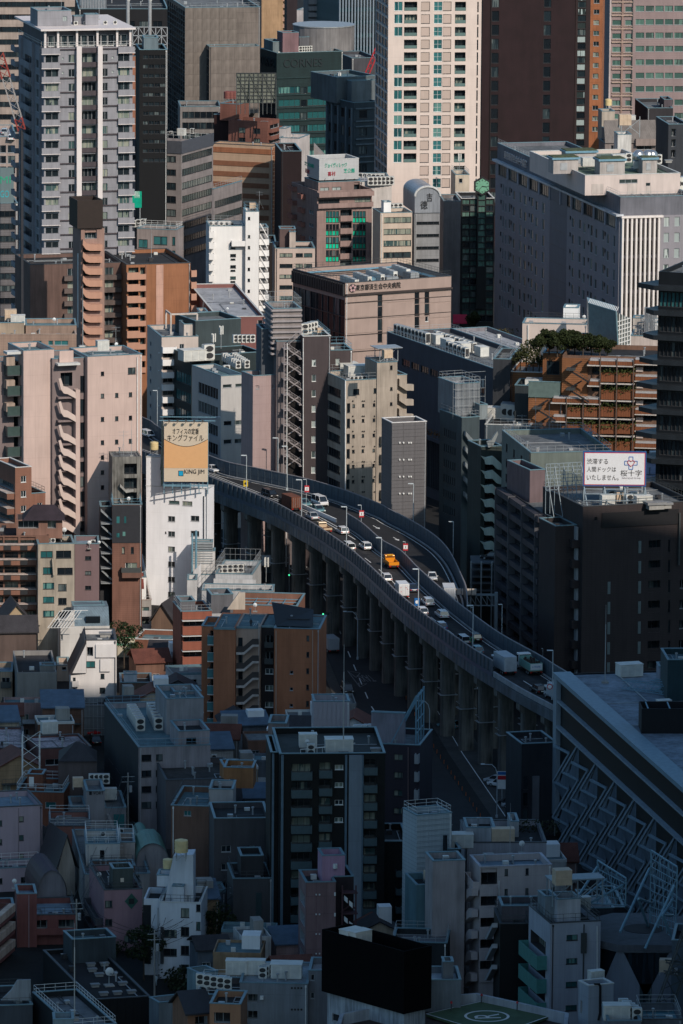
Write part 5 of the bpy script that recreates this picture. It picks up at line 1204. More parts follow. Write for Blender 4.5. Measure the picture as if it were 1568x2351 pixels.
# beige twin slabs
PB=wm((.5,.375,.33),.8,grime=.14,jx=2.6,jz=4.2,jd=.88);PBS=wm((.2,.155,.15),.8,grime=.2);PBL=wm((.54,.43,.38),.8,grime=.1)
B=Bld('beige_slab_building','tall pinkish beige building with a zigzag stair between two windowless slabs',(578,938),694,1288,20,L=12,mat=PB,roof=R_TEAL,coping=C_TEAL)
m=B.main;m.grid('F',[(845,896)],766,44,1,0,'std',G_DARK,FR_D);m.grid('F',[(666,688)],792,28,1,0,'std',G_DARK,FR_D)
m.grid('F',[(666,688),(760,782),(851,873)],938,30,3,154,'std',G_DARK,FR_D);m.grid('F',[(666,688),(760,782),(851,873)],1345,28,4,99,'std',G_DARK,FR_D)
m.poly('F',[(903,694),(907,694),(907,1700),(903,1700)],0,.25,FR_W,'drainpipe')
st_=B.block(m.px('F',361,800)[0],-.05,1.6,12,0,B.main.z1-.4,PBS,roof=R_TEAL,coping=C_TEAL,name='stair_core')
st_.sheet('F',388,480,655,730,PB,'beige_panel',.5)  # raised panel in the main wall beige
rp=[(370,832),(385,826),(402,880),(432,888),(482,920),(484,962),(430,932),(405,928),(385,900)]
for y,n,p_ in((0,3,154),(409,5,97),(409+97*5,5,97)):st_.poly('F',[(a,b+y)for a,b in rp],1.4,1.75,PBL,'stair_parapet',n,p_)
for y in list(range(0,3)):pass
st_.grid('F',[(400,478)],800,90,1,0,'loggia',G_DARK,FR_D)
for k in range(3):st_.pslab('F',372,480,905+154*k+50,12,1.35,PBS,'landing')
for k in range(9):st_.pslab('F',372,480,1345+97*k,8,1.35,PBS,'landing')
st_.pslab('F',484,512,905,1200,1.7,PB,'stair_wall');st_.pslab('F',365,512,732,14,1.9,C_PALE,'canopy')
for k in range(3):st_.grid('F',[(530,565)],820+154*k,110,1,0,'fix',G_DARK,FR_D)
for k in range(7):st_.grid('F',[(530,565)],1290+98*k,68,1,0,'fix',G_DARK,FR_D)
lf=B.sub(155,357,645,2.4,13,z0=0,mat=PB,roof=R_TEAL,name='left_slab')
for k in range(3):pass
lb=B.block(lf.x0-5.2,lf.x0-.02,6,13,0,B.main.z1-1.2,PBS,roof=R_TEAL,name='balcony_wing')
lb.grid('F',[(90,140)],690,90,5,130,'loggia',G_DARK,FR_D);lb.balc('F',28,150,752,60,2.2,C_DARK,5,134,glass=plain('balcony_glass_dark',(.045,.07,.065),.3));lb.pslab('F',22,150,652,16,2.6,C_PALE,'canopy')
lb.pslab('F',22,78,688,56,2.1,wm((.33,.25,.2),.8),'brown_panel',3,152);B.done()
on(B,'machine_cabinet',676,655,'cream box on the green patch of the beige slab roof',scale=.95);on(B,'satellite_dish',768,652,'dish at the right of the beige slab roof');on(B,'machine_cabinet',540,655,'small cream cabinet at the foot of the mast on the beige slab roof',scale=.45);on(B,'lightning_rod',547,628,'tall thin mast on the beige slab roof',scale=1.6);on(B,'aerial',765,640,'antenna standing behind the cream box on the beige slab roof')
z=B.main.z1-.9;a=B.loc(580,665,2,z);b=B.loc(760,665,2,z);MB().bar((a.x,a.y,z+.2),(b.x,b.y,z+.2),.14,6).obj('roof_pipe',STEEL,B.root);a=B.loc(580,640,2,z);b=B.loc(755,640,2,z);MB().box(a.x,b.x,a.y-2,a.y+2.5,z+.004,z+.12).obj('sedum_patch',plain('sedum',(.06,.07,.03),.95,var=.5),B.root)
# white round-balcony apartment tower
tile(5)
WA=wm((.72,.7,.68),.7,grime=.12)
B=Bld('white_apartments','slim white apartment tower with rounded balconies and rooftop railings',(-90,150),-168,1600,6,L=10,mat=WA,roof=R_GREY)
m=B.main;m.grid('F',[(48,86)],16-75,20,7,74,'std',G_HOME,FR_D);m.grid('F',[(50,82)],46-75,12,7,74,'rib',G_HOME,FR_D)
m.balc('F',-95,-60,-140+10,34,1.6,WA,9,72);m.balc('F',55,150,-70,30,1.4,WA,1);
c=B.sub(150,238,-265,-1.5,6,z0=0,mat=WA,name='stair_wall');c.grid('F',[(164,180)],-170+60,20,8,72,'fix',G_DARK,FR_D);c.grid('F',[(164,180)],-230,20,1,0,'fix',G_DARK,FR_D)
r_=B.sub(236,300,-160,1.5,8,z0=0,mat=wm((.3,.29,.29),.8));r_.grid('F',[(242,292)],-170+15,38,8,72.5,'loggia',G_DARK);r_.balc('F',237,302,-80,32,1.,WA,7,73)
r_.poly('F',[(240,-190),(246,-190),(296,-100),(290,-100)],1.,1.2,WA,'slanted_screen',8,73)
B.done();c.rail(1.4,STEEL_B);m.rail(1.2,STEEL);on(B,'panel_water_tank',195,-275,'tank enclosure on top of the slim white apartment tower',c.z1-.5,scale=.8);on(B,'aerial',240,-280,'aerial on the slim white tower',c.z1)
row(B,'ac_unit',(-80,-175),(60,-172),5,'unit behind the railing of the slim white tower','units on the slim white tower')
B=Bld('peach_office','small peach office with dark sliding windows in front of the green strips',(345,608),-22,1605,4,L=12,mat=wm((.47,.37,.32),.8,grime=.15),roof=R_DARK)
B.main.grid('F',[(374,460),(480,528),(534,590)],10,26,5,70.5,'std',G_HOME,FR_D);B.sub(375,480,-150,4,9,mat=wm((.12,.08,.075),.8));q=B.sub(440,480,-130,2,5,mat=wm((.47,.39,.34),.8));B.done()
B=Bld('dark_gap_block','dark narrow block behind the slim white tower',(300,350),-60,1640,2,L=14,mat=wm((.035,.025,.024),.8));B.done()
# hospital annex
AN=wm((.33,.245,.21),.75,grime=.15);AD=wm((.06,.045,.042),.6,grime=.2)
B=Bld('hospital_annex','square pinkish hospital annex with a dark left side and a deep roof plant well',(808,1508),208,1520,28,side=462,mat=AN,roof=R_GREY,coping=C_DARK,ph=3.4)
m=B.main;H2=B
for x0,x1,y0 in((1022,1052,285),(1266,1296,270),(1332,1362,265)):
 for k in range(4 if x0!=1332 else 2):m.grid('F',[(x0,x1)],y0+k*80,74,1,0,'fix',G_DARK,FR_D)
for i,y in enumerate((338,443,552,662)):m.pslab('F',808,1508,y,5,.12,AD,'dark_joint')  # dark joints between the cladding bands
m.pslab('F',808,1510,280,12,.6,AD,'ledge')
for(x0,x1)in((815,1018),(1056,1262),(1300,1328),(1366,1504)):
 for y in(300,345,450,559):m.sheet('F',x0,x1,y,y+(36 if y==300 else 92),AN,'cladding_panel',.1)
m.tilegrid('L',9,7,.2,B.L-.2,4,B.main.z1-4,'fix',.97,.96,glass=G_DARK,frame=FR_D);m.slab('L',0,B.L,B.main.z1-3.2,B.main.z1,.12,AD,'dark_band')
m.panels('L',22,1,plain('slat_dark',(.03,.03,.032),.5),0,B.L,B.main.z1-3.2,B.main.z1-.1,.35,.5,'slat')
put_text(m,'F','東京都済生会中央病院',876,1172,218,258,SK,.12);a=m.px('F',855,240)
MB().prism([(a[0]+1.*math.cos(k*.3927),a[1]+1.*math.sin(k*.3927))for k in range(16)],-.2,-.02,lambda p,t:(p[0],t,p[1])).obj('emblem_disc',SK,B.root)
mm=MB()
for k in range(5):t=k*1.2566+1.57;mm.prism([(a[0]+.62*math.cos(t)+.36*math.cos(j*1.2566+t),a[1]+.62*math.sin(t)+.36*math.sin(j*1.2566+t))for j in range(5)],-.26,-.202,lambda p,t:(p[0],t,p[1]))
mm.obj('emblem_petals',plain('petal',(.4,.25,.25),.6),B.root)
m.grid('F',[(1336,1356)],428,34,1,0,'fix',G_DARK,FR_W);B.done();m.rail(1.2,DS)
for i,y0 in enumerate((205,185,170,150,135)):
 row(B,'chiller_unit',(800+i*85,y0+8),(870+i*85,y0+34),4,'big unit in rank %s of the annex roof plant'%('one','two','three','four','five')[i],'annex roof plant rank %s'%('one','two','three','four','five')[i],m.z1-1.9)
for x0,x1,y,h,lab in((915,1060,205,1.6,'long low duct housing at the front left of the annex roof'),(1080,1180,195,1.6,'low duct housing at the front middle of the annex roof'),(1240,1310,165,2.2,'duct housing at the right of the annex roof')):
 z=m.z1-3.4;a=B.loc(x0,y,2,z+h);b=B.loc(x1,y,2,z+h);o=MB().box(0,b.x-a.x,0,4,0,h+.8).box(.2,b.x-a.x-.2,.2,3.8,h+.801,h+.95).obj('duct_housing',STEEL_B if x0==915 else STEEL,None);o.matrix_world=B.M@Matrix.Translation((a.x,a.y,z));tag(o,lab,'duct')
for k in range(5):
 z=m.z1-1.;a=B.loc(500+k*55,130+k*12,2,z);b=B.loc(1130+k*70,72+k*22,2,z);
mm=MB();z=m.z1-.8
for k in range(3):mm.bar((.8+k*.5,1,z),(.8+k*.5,B.L-1,z),.12,6).bar((1,B.L-1-k*.6,z),(B.W-1,B.L-1-k*.6,z),.12,6).bar((B.W-1-k*.6,1,z),(B.W-1-k*.6,B.L-1,z),.12,6)
for k in range(12):mm.bar((.8,1+(B.L-2)*k/11,z-2.6),(1.9,1+(B.L-2)*k/11,z),.08)
mm.obj('pipework',STEEL_B,B.root)
# pale roofed maroon building behind (T4 1290.. / T5 -180..270)
B=Bld('maroon_building','low maroon building with pale blue roof and white trimmed openings',(-40,275),432,1490,8,side=-220,mat=wm((.2,.085,.075),.8,grime=.2),roof=R_PALE,coping=C_PALE)
m=B.main;m.grid('F',[(230,262)],452,38,2,82,'fix',G_DARK,FR_W);m.grid('F',[(-35,28)],468,40,1,0,'loggia',G_DARK,FR_W);m.grid('F',[(-35,28)],548,40,1,0,'loggia',G_DARK,FR_W);m.pslab('F',-38,32,502,26,.6,wm((.2,.085,.075),.8),'balcony_front')
c=B.sub(-155,-98,398,-1,5,z0=0,mat=wm((.55,.47,.43),.8),name='white_core');mm=MB();B.done()
for k,(x,y)in enumerate(((-130,375),(-80,380),(30,400),(-20,350))):on(B,'satellite_dish' if k==2 else 'aerial',x,y,'slim aerial or dish on the pale blue roof, %s'%('far left','left','middle','back')[k],scale=.7)
tile(4)
B=Bld('white_stair_flats','cream stepped flats with angular balconies beside the orange apartments',(1068,1310),565,1440,12,side=972,mat=wm((.5,.42,.37),.8,grime=.15),roof=R_GREY)
m=B.main;m.grid('L',[(990,1000)],590,30,7,82,'std',G_DARK);m.balc('F',1068,1160,632,34,1.4,WA,7,82);m.grid('F',[(1078,1150)],665,36,6,82,'loggia',G_DARK);m.grid('F',[(1186,1215)],610,34,4,82,'std',G_DARK)
B.sub(1215,1308,478,3,9,mat=wm((.52,.45,.4),.8));mm=MB();z=m.z1
mm.bar((3,5,z),(3,5,z+4.4),.25).bar((3,5,z+4.4),(9,5,z+4.4),.25).bar((9,5,z),(9,5,z+4.4),.25).bar((3,5,z+4.4),(3,11,z+4.4),.25).bar((3,11,z),(3,11,z+4.4),.25);mm.obj('roof_pergola',wm((.52,.45,.4),.8),B.root);B.done()
for k in range(4):tag(link('wall_lamp',MB().box(-.2,.2,-.3,0,0,.2).me('wall_lamp'),(FR_W,),B.root,m.mat4('L',2,2.4,m.z1-4-4*k,.02)))
# teal/white office
TE=wm((.1,.145,.15),.7,grime=.3);
B=Bld('teal_grey_office','three storey teal grey office with pale end wall and rows of roof units',(1460,1612),822,1395,24,side=1268,mat=wm((.44,.42,.4),.75,grime=.15),roof=R_TEAL)
m=B.main;B.main.mat=wm((.44,.42,.4),.75,grime=.15)
m.slab('L',0,B.L,0,m.z1-.05,.02,TE,'side_cladding',off=-.002)if False else None
m.grid('L',[(1310,1440)],858,74,5,122,'rib',G_DARK,FR_G);m.grid('F',[(1472,1530),(1555,1600)],878,22,1,0,'rib',G_OFF,FR_G);m.grid('F',[(1478,1530),(1550,1600)],1120,30,2,122,'rib',G_DARK,FR_G);B.done()
on(B,'ac_unit',1495,790,'round fronted unit on the teal grey office roof',scale=1.6)
B=Bld('teal_deck','dark teal podium with stepped roof behind the teal grey office',(1265,1730),690,1430,24,side=1145,mat=wm((.03,.048,.052),.7),roof=R_DARK);B.main.grid('L',[(1160,1262)],780,70,6,120,'rib',G_TEAL,FR_D);B.done()
on(B,'machine_cabinet',1270,720,'steel blue container unit on the dark teal podium',scale=2.1);on(B,'tall_ac_unit',1375,715,'dark plant cabinet in the middle of the teal podium',scale=2.)
row(B,'tall_ac_unit',(1485,720),(1570,770),7,'unit in the left diagonal row behind the teal grey office','left diagonal row of units');row(B,'tall_ac_unit',(1548,718),(1628,768),7,'unit in the right diagonal row behind the teal grey office','right diagonal row of units')
row(B,'tall_ac_unit',(1555,600),(1665,600),5,'tall unit in the row below the maroon building','units below the maroon building',B.main.z1+5.);q=B.block(B.W*.35,B.W,12,24,B.main.z1-.9,B.main.z1+5.9,wm((.05,.07,.075),.7));q.finish()
on(B,'cell_antenna',1410,690,'mobile antenna cluster on the dark teal podium');on(B,'cell_antenna',1460,640,'taller mobile antenna pole near the maroon building',B.main.z1+2)
p=at(*P(1380,250),y=1560);put('street_tree',(p.x,p.y,14),0,'dark tree behind the white flats and the orange apartments',None,1.6);p=at(*P(1330,280),y=1570);put('street_tree',(p.x,p.y,12),1,'second dark tree right beside the orange apartments',None,1.5)
# ================================================================ middle rows, centre
tile(5)
B=Bld('pink_slab','plain pink tiled slab without windows beside the expressway wall',(198,365),822,1353,22,side=122,mat=wm((.34,.25,.24),.75,grime=.15,jx=1.5,jz=1.9,jd=.85),roof=R_TEAL)
B.main.grid('F',[(216,240),(324,342)],884,24,1,0,'fix',glass_mat('vent_pink',[(0.,(.26,.2,.2)),(.5,(.28,.22,.22))],.8),FR_G);B.main.sheet('F',360,364,825,1450,plain('white_edge',(.5,.5,.5),.5),'downpipe',.15);B.done()
DB=wm((.075,.058,.06),.8,grime=.25,jx=4,jz=4.1,jd=.85);DBL=wm((.16,.135,.135),.8,grime=.25)
B=Bld('stair_building','dark brown office tower with an open zigzag steel stair and louvred roof plant',(528,712),560,1351,10,L=16,mat=DB,roof=R_GREY,coping=C_PALE)
m=B.main;m.grid('F',[(588,614)],712,44,8,101,'fix',G_PALE,FR_W);m.poly('F',[(527,570),(531,570),(531,1500),(527,1500)],0,.3,FR_W,'downpipe')
sc=B.sub(355,526,590,2.6,15,z0=0,mat=DBL,name='stair_core');STL=plain('stair_steel',(.28,.25,.25),.5)
for k in range(8):
 y=590+101*k
 sc.poly('F',[(420,y+42),(520,y+108),(520,y+116),(420,y+50)],1.9,2.1,STL,'stair_flight');sc.poly('F',[(425,y+95+8),(505,y+50),(505,y+58),(425,y+103+8)],.9,1.1,STL,'stair_flight')
 sc.pslab('F',388,432,y+40,6,2.5,STL,'landing');sc.pslab('F',490,524,y+104,6,2.5,STL,'landing')
 mm=MB()
 for j in range(11):
  t=j/10;a=sc.px('F',420+100*t,y+42+66*t);mm.bar((a[0],sc.y0-2.1,a[1]),(a[0],sc.y0-2.1,a[1]+1.),.03)
 a=sc.px('F',420,y+42);b=sc.px('F',520,y+108);mm.bar((a[0],sc.y0-2.1,a[1]+1.),(b[0],sc.y0-2.1,b[1]+1.),.05).bar((a[0],sc.y0-2.1,a[1]+.5),(b[0],sc.y0-2.1,b[1]+.5),.03)
 a=sc.px('F',388,y+42);b=sc.px('F',432,y+42);mm.bar((a[0],sc.y0-2.4,a[1]+1.),(b[0],sc.y0-2.4,b[1]+1.),.05);mm.obj('railing',STL,B.root)
for x in(392,413,521):a=sc.px('F',x,600)[0];mm=MB().bar((a,sc.y0-2.4,0),(a,sc.y0-2.4,sc.z1),.1);mm.obj('stair_post',STL if x!=413 else FR_W,B.root)
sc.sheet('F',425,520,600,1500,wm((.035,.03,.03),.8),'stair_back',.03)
for k in range(3):pass
pl=B.sub(330,518,375,4,14,z0=sc.z1-.9,mat=wm((.22,.19,.18),.7),roof=R_GREY,name='plant_tower')
for k in range(9):pl.slab('F',pl.x0-.3,pl.x1+.1,pl.z1-1.15*k-.5,pl.z1-1.15*k-.1,.45,STL,'louvre');pl.slab('L',pl.y0-.3,pl.y1,pl.z1-1.15*k-.5,pl.z1-1.15*k-.1,.45,STL,'louvre')
lft=B.sub(255,356,510,7,14,z0=0,mat=wm((.09,.1,.115),.8));rt=B.sub(700,855,650,5,15,z0=0,mat=DB);rt.grid('F',[(745,770)],706,42,6,101,'fix',G_PALE,FR_W)
mm=MB()
a=B.loc(425,600,1,2.6);b=B.loc(520,520,1,2.6)
for o_ in(0,1.):mm.bar((a.x,.6,a.z+o_),(b.x,.6,b.z+o_),.08)
for k in range(8):t=k/7;mm.bar((a.x+(b.x-a.x)*t,.6,a.z+(b.z-a.z)*t),(a.x+(b.x-a.x)*t,.6,a.z+(b.z-a.z)*t+1.),.04)
mm.obj('roof_stair',STL,B.root);B.done();rt.rail(1.3,STEEL_B);m.rail(1.1,STEEL_B,'FR');pl.rail(2.2,STEEL,'FLRB',0,1.)
row(B,'tall_ac_unit',(540,545),(600,530),4,'unit in the row right of the louvred plant tower','units right of the louvred plant tower',scale=1.3);on(B,'panel_water_tank',640,545,'small white tank at the roof edge of the stair building',scale=.6)
TL=wm((.37,.315,.26),.8,grime=.35,jx=.5,jz=3.3,jd=.9)
B=Bld('beige_office','beige grey office with small square windows, ribbon windows on its shaded left side',(806,1020),852,1342,20,side=666,mat=TL,roof=R_GREY,coping=C_TEAL)
m=B.main;m.grid('L',[(682,778)],872,54,7,101,'rib',G_DARK,FR_D)
m.grid('F',[(860,900)],908,38,1,0,'std',G_DARK,FR_D);m.grid('F',[(995,1012)],902,34,1,0,'fix',G_DARK,FR_D)
m.grid('F',[(819,840)],1002,62,6,100.5,'tall',G_DARK,FR_D);m.grid('F',[(855,872),(918,934),(990,1006)],1008,22,6,100,'fix',G_DARK,FR_D)
cl=B.sub(1018,1152,728,-.3,7,z0=0,mat=TL,name='lift_core');cl.grid('F',[(1104,1120)],752,28,1,0,'fix',G_DARK,FR_D);cl.grid('F',[(1104,1120)],895,22,5,100,'fix',G_DARK,FR_D)
bl=B.sub(1150,1215,812,1.5,8,z0=0,mat=TL);bl.poly('F',[(1152,835),(1200,870),(1247,872),(1247,912),(1200,912),(1152,880)],.2,1.2,TL,'stair_parapet',3,98)
for k in range(7):m.balc('F',1030,1046,1225+k*118,50,1.1,DS)
mm=MB()
for k in range(7):
 for x in(857,932,1000,920):a=m.px('F',x,986+100*k);mm.prism([(a[0]+.16*math.cos(t),a[1]+.16*math.sin(t))for t in(0,1.05,2.1,3.14,4.19,5.24)],-.18,.01,lambda p,t:(p[0],t,p[1]))
tag(mm.obj('wall_vent',GRILLE,B.root),kind='stuff');m.poly('F',[(803,850),(808,850),(808,1640),(803,1640)],.05,.35,FR_W,'downpipe');B.done();m.rail(1.3,STEEL);cl.rail(.4,STEEL)
on(B,'machine_cabinet',885,820,'large white cabinet on the beige grey office roof',scale=1.9);on(B,'machine_cabinet',820,800,'grey cabinet left of the white one on the beige grey office',scale=1.5);on(B,'panel_water_tank',1085,715,'white tank on a braced frame above the lift core',cl.z1+2.6,scale=.95);on(B,'tall_ac_unit',960,815,'unit right of the white cabinet on the beige grey office',scale=1.3)
a=cl.px('F',1050,728)[0];z=cl.z1;MB().bar((a,1,z),(a,1,z+2.8),.1).bar((a+4,1,z),(a+4,1,z+2.8),.1).bar((a,1,z),(a+4,1,z+2.8),.07).bar((a+4,1,z),(a,1,z+2.8),.07).bar((a,4,z),(a,4,z+2.8),.1).bar((a+4,4,z),(a+4,4,z+2.8),.1).box(a-.8,a+4.8,.2,4.8,z+2.8,z+2.95).obj('tank_frame',STEEL,B.root)
row(B,'ac_unit',(850,850),(960,845),5,'small unit at the roof edge of the beige grey office','edge units of the beige grey office')
GM=wm((.12,.115,.12),.6,grime=.2,jz=.72,jd=.7)
B=Bld('grey_panel_block','low grey metal clad block with white rimmed roof, right of the beige grey office',(1116,1345),1132,1303,18,side=1048,mat=GM,roof=R_GREY,coping=plain('coping_white',(.62,.6,.58),.6),ph=1.8);m=B.main
m.panels('F',3,26,GM,gap=.06,d=.05);mm=MB()
for k in range(4):
 for x in(1165,1190,1225,1240):a=m.px('F',x,1260+112*k);mm.box(a[0]-.15,a[0]+.15,-.35,0,a[1]-.15,a[1]+.15)
tag(mm.obj('wall_lamps',FR_W,B.root),kind='stuff');B.done()
# long dark low building running behind (T5 1085.. T6)
LB=wm((.075,.075,.088),.8,grime=.2)
B=Bld('long_wing','long dark hospital wing with cream roof units, running away to the right',(1085,1110),530,1490,66,L=3,mat=LB)if False else None
tile(6)
def strip_building(name,label,pa,pb,D0,depth,mat,roof=R_GREY,coping=C_TEAL,cat='building',z0=0.):
 """long building whose visible long face runs between two roof-edge pixels at one height; D0 is the near (right) end's distance"""
 A=at(*P(*pb),y=D0);u,v=P(*pa);Q=at(u,v,z=A.z)
 return Q,A
def wall_between(name,label,pa,pb,D0,depth,mat,roof=R_GREY,coping=C_TEAL,z0=0.,cat='building'):
 Q,A=strip_building(name,label,pa,pb,D0,depth,mat)
 d=A-Q;th=math.atan2(d.y,d.x)
 B=Bld.__new__(Bld);B.th=th;B.mat=mat;B.left=True;B.W=math.hypot(d.x,d.y);B.L=depth;B.zt=A.z;B.O=Vector((Q.x,Q.y,0));B.name=name
 B.root=root(name,(Q.x,Q.y,0),th,label,cat);B.M=Matrix.Translation(B.O)@Matrix.Rotation(th,4,'Z');B.Mi=B.M.inverted();B.blocks=[];B.main=B.block(0,B.W,0,depth,z0,A.z,mat,roof=roof,coping=coping);return B
B=wall_between('long_wing','long low dark wing with cream roof units running diagonally behind the grey blocks',(-390,530),(330,780),1405,16,LB)
B.main.grid('F',[(-290+k*62,-240+k*62)for k in range(9)],705,45,1,0,'rib',G_DARK,FR_D)
B.main.tilegrid('F',60,1,2,B.W-2,2,14,'tall',.7,.95,glass=G_OFF,frame=FR_D);B.done();B.main.rail(1.,FR_G)
row(B,'tall_ac_unit',(-320,555),(-130,610),9,'unit in the long row on the dark diagonal wing','units on the dark diagonal wing',scale=1.5)
row(B,'tall_ac_unit',(-60,590),(180,665),9,'cream unit in the upper row of the dark diagonal wing','upper cream units',scale=1.3);row(B,'tall_ac_unit',(20,660),(130,700),5,'cream unit in the lower row of the dark diagonal wing','lower cream units',scale=1.3)
for k,(x,y,s,lab)in enumerate(((10,640,1.3,'left cream container on the dark diagonal wing'),(110,665,1.5,'long cream container on the dark diagonal wing'),(-60,610,1.2,'cream box at the back of the dark diagonal wing'),(235,690,1.3,'small grey box at the right end of the diagonal wing'))):on(B,'machine_cabinet',x,y,lab,scale=s)
PLG=plain('hedge_brown',(.12,.055,.03),.9,var=.5)
rng=random.Random(8);mm=leaves(rng,[(B.W*.4+k*1.6,-2.2,15.6,1.1,.25)for k in range(26)],120,.22);tag(mm.obj('planted_strip',leaf_mat((.16,.08,.03)),B.root),kind='stuff');B.box('planter',B.W*.38,B.W*.95,-3.2,-1.2,14.2,15.,LB)
B=wall_between('low_wall_wing','low mauve parapet wing behind the cream containers',(20,510),(520,690),1480,10,wm((.2,.185,.2),.8),roof=R_PALE);B.done()
# entrance plaza with awning, shrub, tree by the clock building
p=at(*P(190,500),y=1640);put('garden_tree',(p.x,p.y,p.z-1),0,'round clipped tree at the foot of the clock building',None,1.1)
mm=MB();a=at(*P(45,470),y=1650);mm.prism([(0,0),(0,2.2),(-1.6,.3),(-1.6,0)],0,3.6,lambda p,t:(t,p[0],p[1]));o=mm.obj('red_awning',plain('awning_red',(.5,.02,.06),.7),None,None,True);o.location=a;tag(o,'small crimson awning left of the clipped tree','awning')
rng=random.Random(2);a=at(*P(190,540),y=1600);mm=leaves(rng,[(-8+k*1.2,0,.6,1.,.3)for k in range(16)],90,.25);o=mm.obj('hedge',leaf_mat((.07,.06,.025)));o.location=a;tag(o,'low brown green hedge strip before the clock building','hedge')
# wooden terraced building
WD=wm((.23,.095,.04),.75,grime=.3,jz=.42,jd=.45);WDV=wm((.2,.07,.03),.75,grime=.3,jx=.35,jd=.4);DKF=wm((.022,.02,.02),.7);WHL=wm((.5,.46,.42),.6)
B=Bld('wood_clad_building','terraced building with wooden balconies, hanging greenery and black outdoor stairs',(770,1400),700,1300,-8,L=16,mat=wm((.16,.09,.06),.8),roof=R_DARK,coping=None)
m=B.main;
for k in range(5):
 m.grid('F',[(965,1028),(1035,1138),(1142,1248)],750+116*k-k*2,56,1,0,'loggia',G_DARK,FR_D);m.grid('F',[(1305,1398)],730+108*k,60,1,0,'loggia',G_HOME,FR_D);
for k in range(5):
 y=795+110*k+(3*k)
 if k<5:
  x0=1030 if k<2 else(808 if k<4 else 940)
  n=(1248-x0)/108
  for j in range(max(1,round(n))):
   a=x0+(1248-x0)*j/round(n);b=x0+(1248-x0)*(j+1)/round(n);m.pslab('F',a+1,b-1,y-2,56+4*(k>0),1.9,WDV,'timber_screen')
  m.pslab('F',x0-2,1250,y+62,7,2.1,WHL,'white_slab_edge')
  a0=m.px('F',x0,y-12);a1=m.px('F',1248,y-12);rng=random.Random(20+k);n=int((a1[0]-a0[0])/.9)
  mm=leaves(rng,[(a0[0]+(a1[0]-a0[0])*(j+.5)/n,-1.7,a0[1]+rng.uniform(-.4,.35),.95,.3)for j in range(n)],130,.2);tag(mm.obj('hanging_greenery',leaf_mat((.045,.06,.018)),B.root),kind='stuff')
for k in range(5):
 y=700+116*k;x0=(950,950,710,710,1250)[k]
 if k<4:
  xe=1250 if k==0 else 1028 if k==1 else 1028 if k==2 else 805
  m.pslab('F',x0,xe,y+10+(0,20,16,22)[k],24,2.2,WDV,'timber_parapet');m.pslab('F',x0+8,xe-4,y-2+(0,20,16,22)[k],11,2.15,plain('frosted_rail',(.35,.34,.34),.4),'frosted_panel');m.pslab('F',x0-10,xe,y+36+(0,20,16,22)[k],7,2.4,WHL,'white_slab_edge')
for k in range(6):
 y=700+110*k;m.pslab('F',1252,1402,y+8,24,1.5,WDV,'timber_parapet');m.pslab('F',1256,1400,y-3,10,1.45,plain('frosted_rail',(.35,.34,.34),.4),'frosted_panel');m.pslab('F',1250,1402,y+34,6,1.7,WHL,'white_slab_edge');m.sheet('F',1256,1302,y+62,y+90,wm((.5,.42,.38),.7),'white_panel',.3)
for x in(808,918,1028,1138,1248):a=m.px('F',x,720)[0];B.box('steel_post',a-.1,a+.1,-2.5,-2.3,2,m.z1+.5 if x>1000 else m.px('F',x,950)[1],plain('post_brown',(.1,.07,.055),.5))
for k,(x,y)in enumerate(((810,705),(810,835),(590,960),(590,1075))):
 q=[(x+15,y+50),(x+90,y+5),(x+95,y+14),(x+20,y+60)];m.poly('F',q,1.6,1.75,SK,'stair_flight');q=[(x+20,y+62),(x+145,y+138),(x+145,y+150),(x+20,y+74)];m.poly('F',q,2.7,2.85,SK,'stair_flight');m.pslab('F',x-5,x+50,y+54,8,3.8,DS,'landing')
 mm=MB();a=m.px('F',x+20,y+40);b=m.px('F',x+145,y+116);mm.bar((a[0],-3.7,a[1]),(b[0],-3.7,b[1]),.05)
 for j in range(10):t=j/9;mm.bar((a[0]+(b[0]-a[0])*t,-3.7,a[1]+(b[1]-a[1])*t),(a[0]+(b[0]-a[0])*t,-3.7,a[1]+(b[1]-a[1])*t-1.),.03)
 mm.obj('railing',DS,B.root)
m.sheet('F',768,938,700,950,WD,'timber_wall',.4)
l2=B.sub(545,770,965,-.5,12,z0=0,mat=WD,roof=R_DARK,coping=C_PALE);l3=B.block(-.1,2,16,30,0,m.z1+.1,WD);a_=B.sub(640,768,672,6,30,z0=m.px('F',700,960)[1],mat=WD,roof=R_DARK);a_.grid('F',[(665,750)],720,90,1,0,'fix',G_DARK,FR_D)
lo=B.sub(425,640,800,14,28,z0=0,mat=WD,roof=R_GREY,coping=C_PALE);dk_=B.sub(312,425,712,13,28,z0=0,mat=wm((.05,.055,.065),.7));dk2=B.sub(455,545,885,3,12,z0=0,mat=wm((.04,.05,.055),.6));dk2.x1=min(dk2.x1,l2.x0-.02)
sc3=B.block(l2.x0,l2.x1-.5,-.8,-.6,l2.z1,l2.z1+3.2,plain('screen_teal',(.1,.14,.13),.4));sc3.bottom=True
B.done();dk_.rail(1.2);row(B,'chiller_unit',(555,945),(720,945),6,'big unit behind the teal screen of the wood clad building','units behind the teal screen',l2.z1-.9,scale=1.6)
for k,(x,s,dx)in enumerate(((620,1.,3),(680,1.15,6),(735,1.2,4),(790,1.25,5),(850,1.1,7),(905,1.1,4),(960,.9,6),(1015,1.,4),(1065,.9,5))):
 a=B.loc(x,690,1,dx);put('garden_tree',B.M@Vector((a.x,dx,m.z1-1)),k*.9,'roof garden tree on the wood clad building, %s from the left'%('first','second','third','fourth','fifth','sixth','seventh','eighth','ninth')[k],None,s)
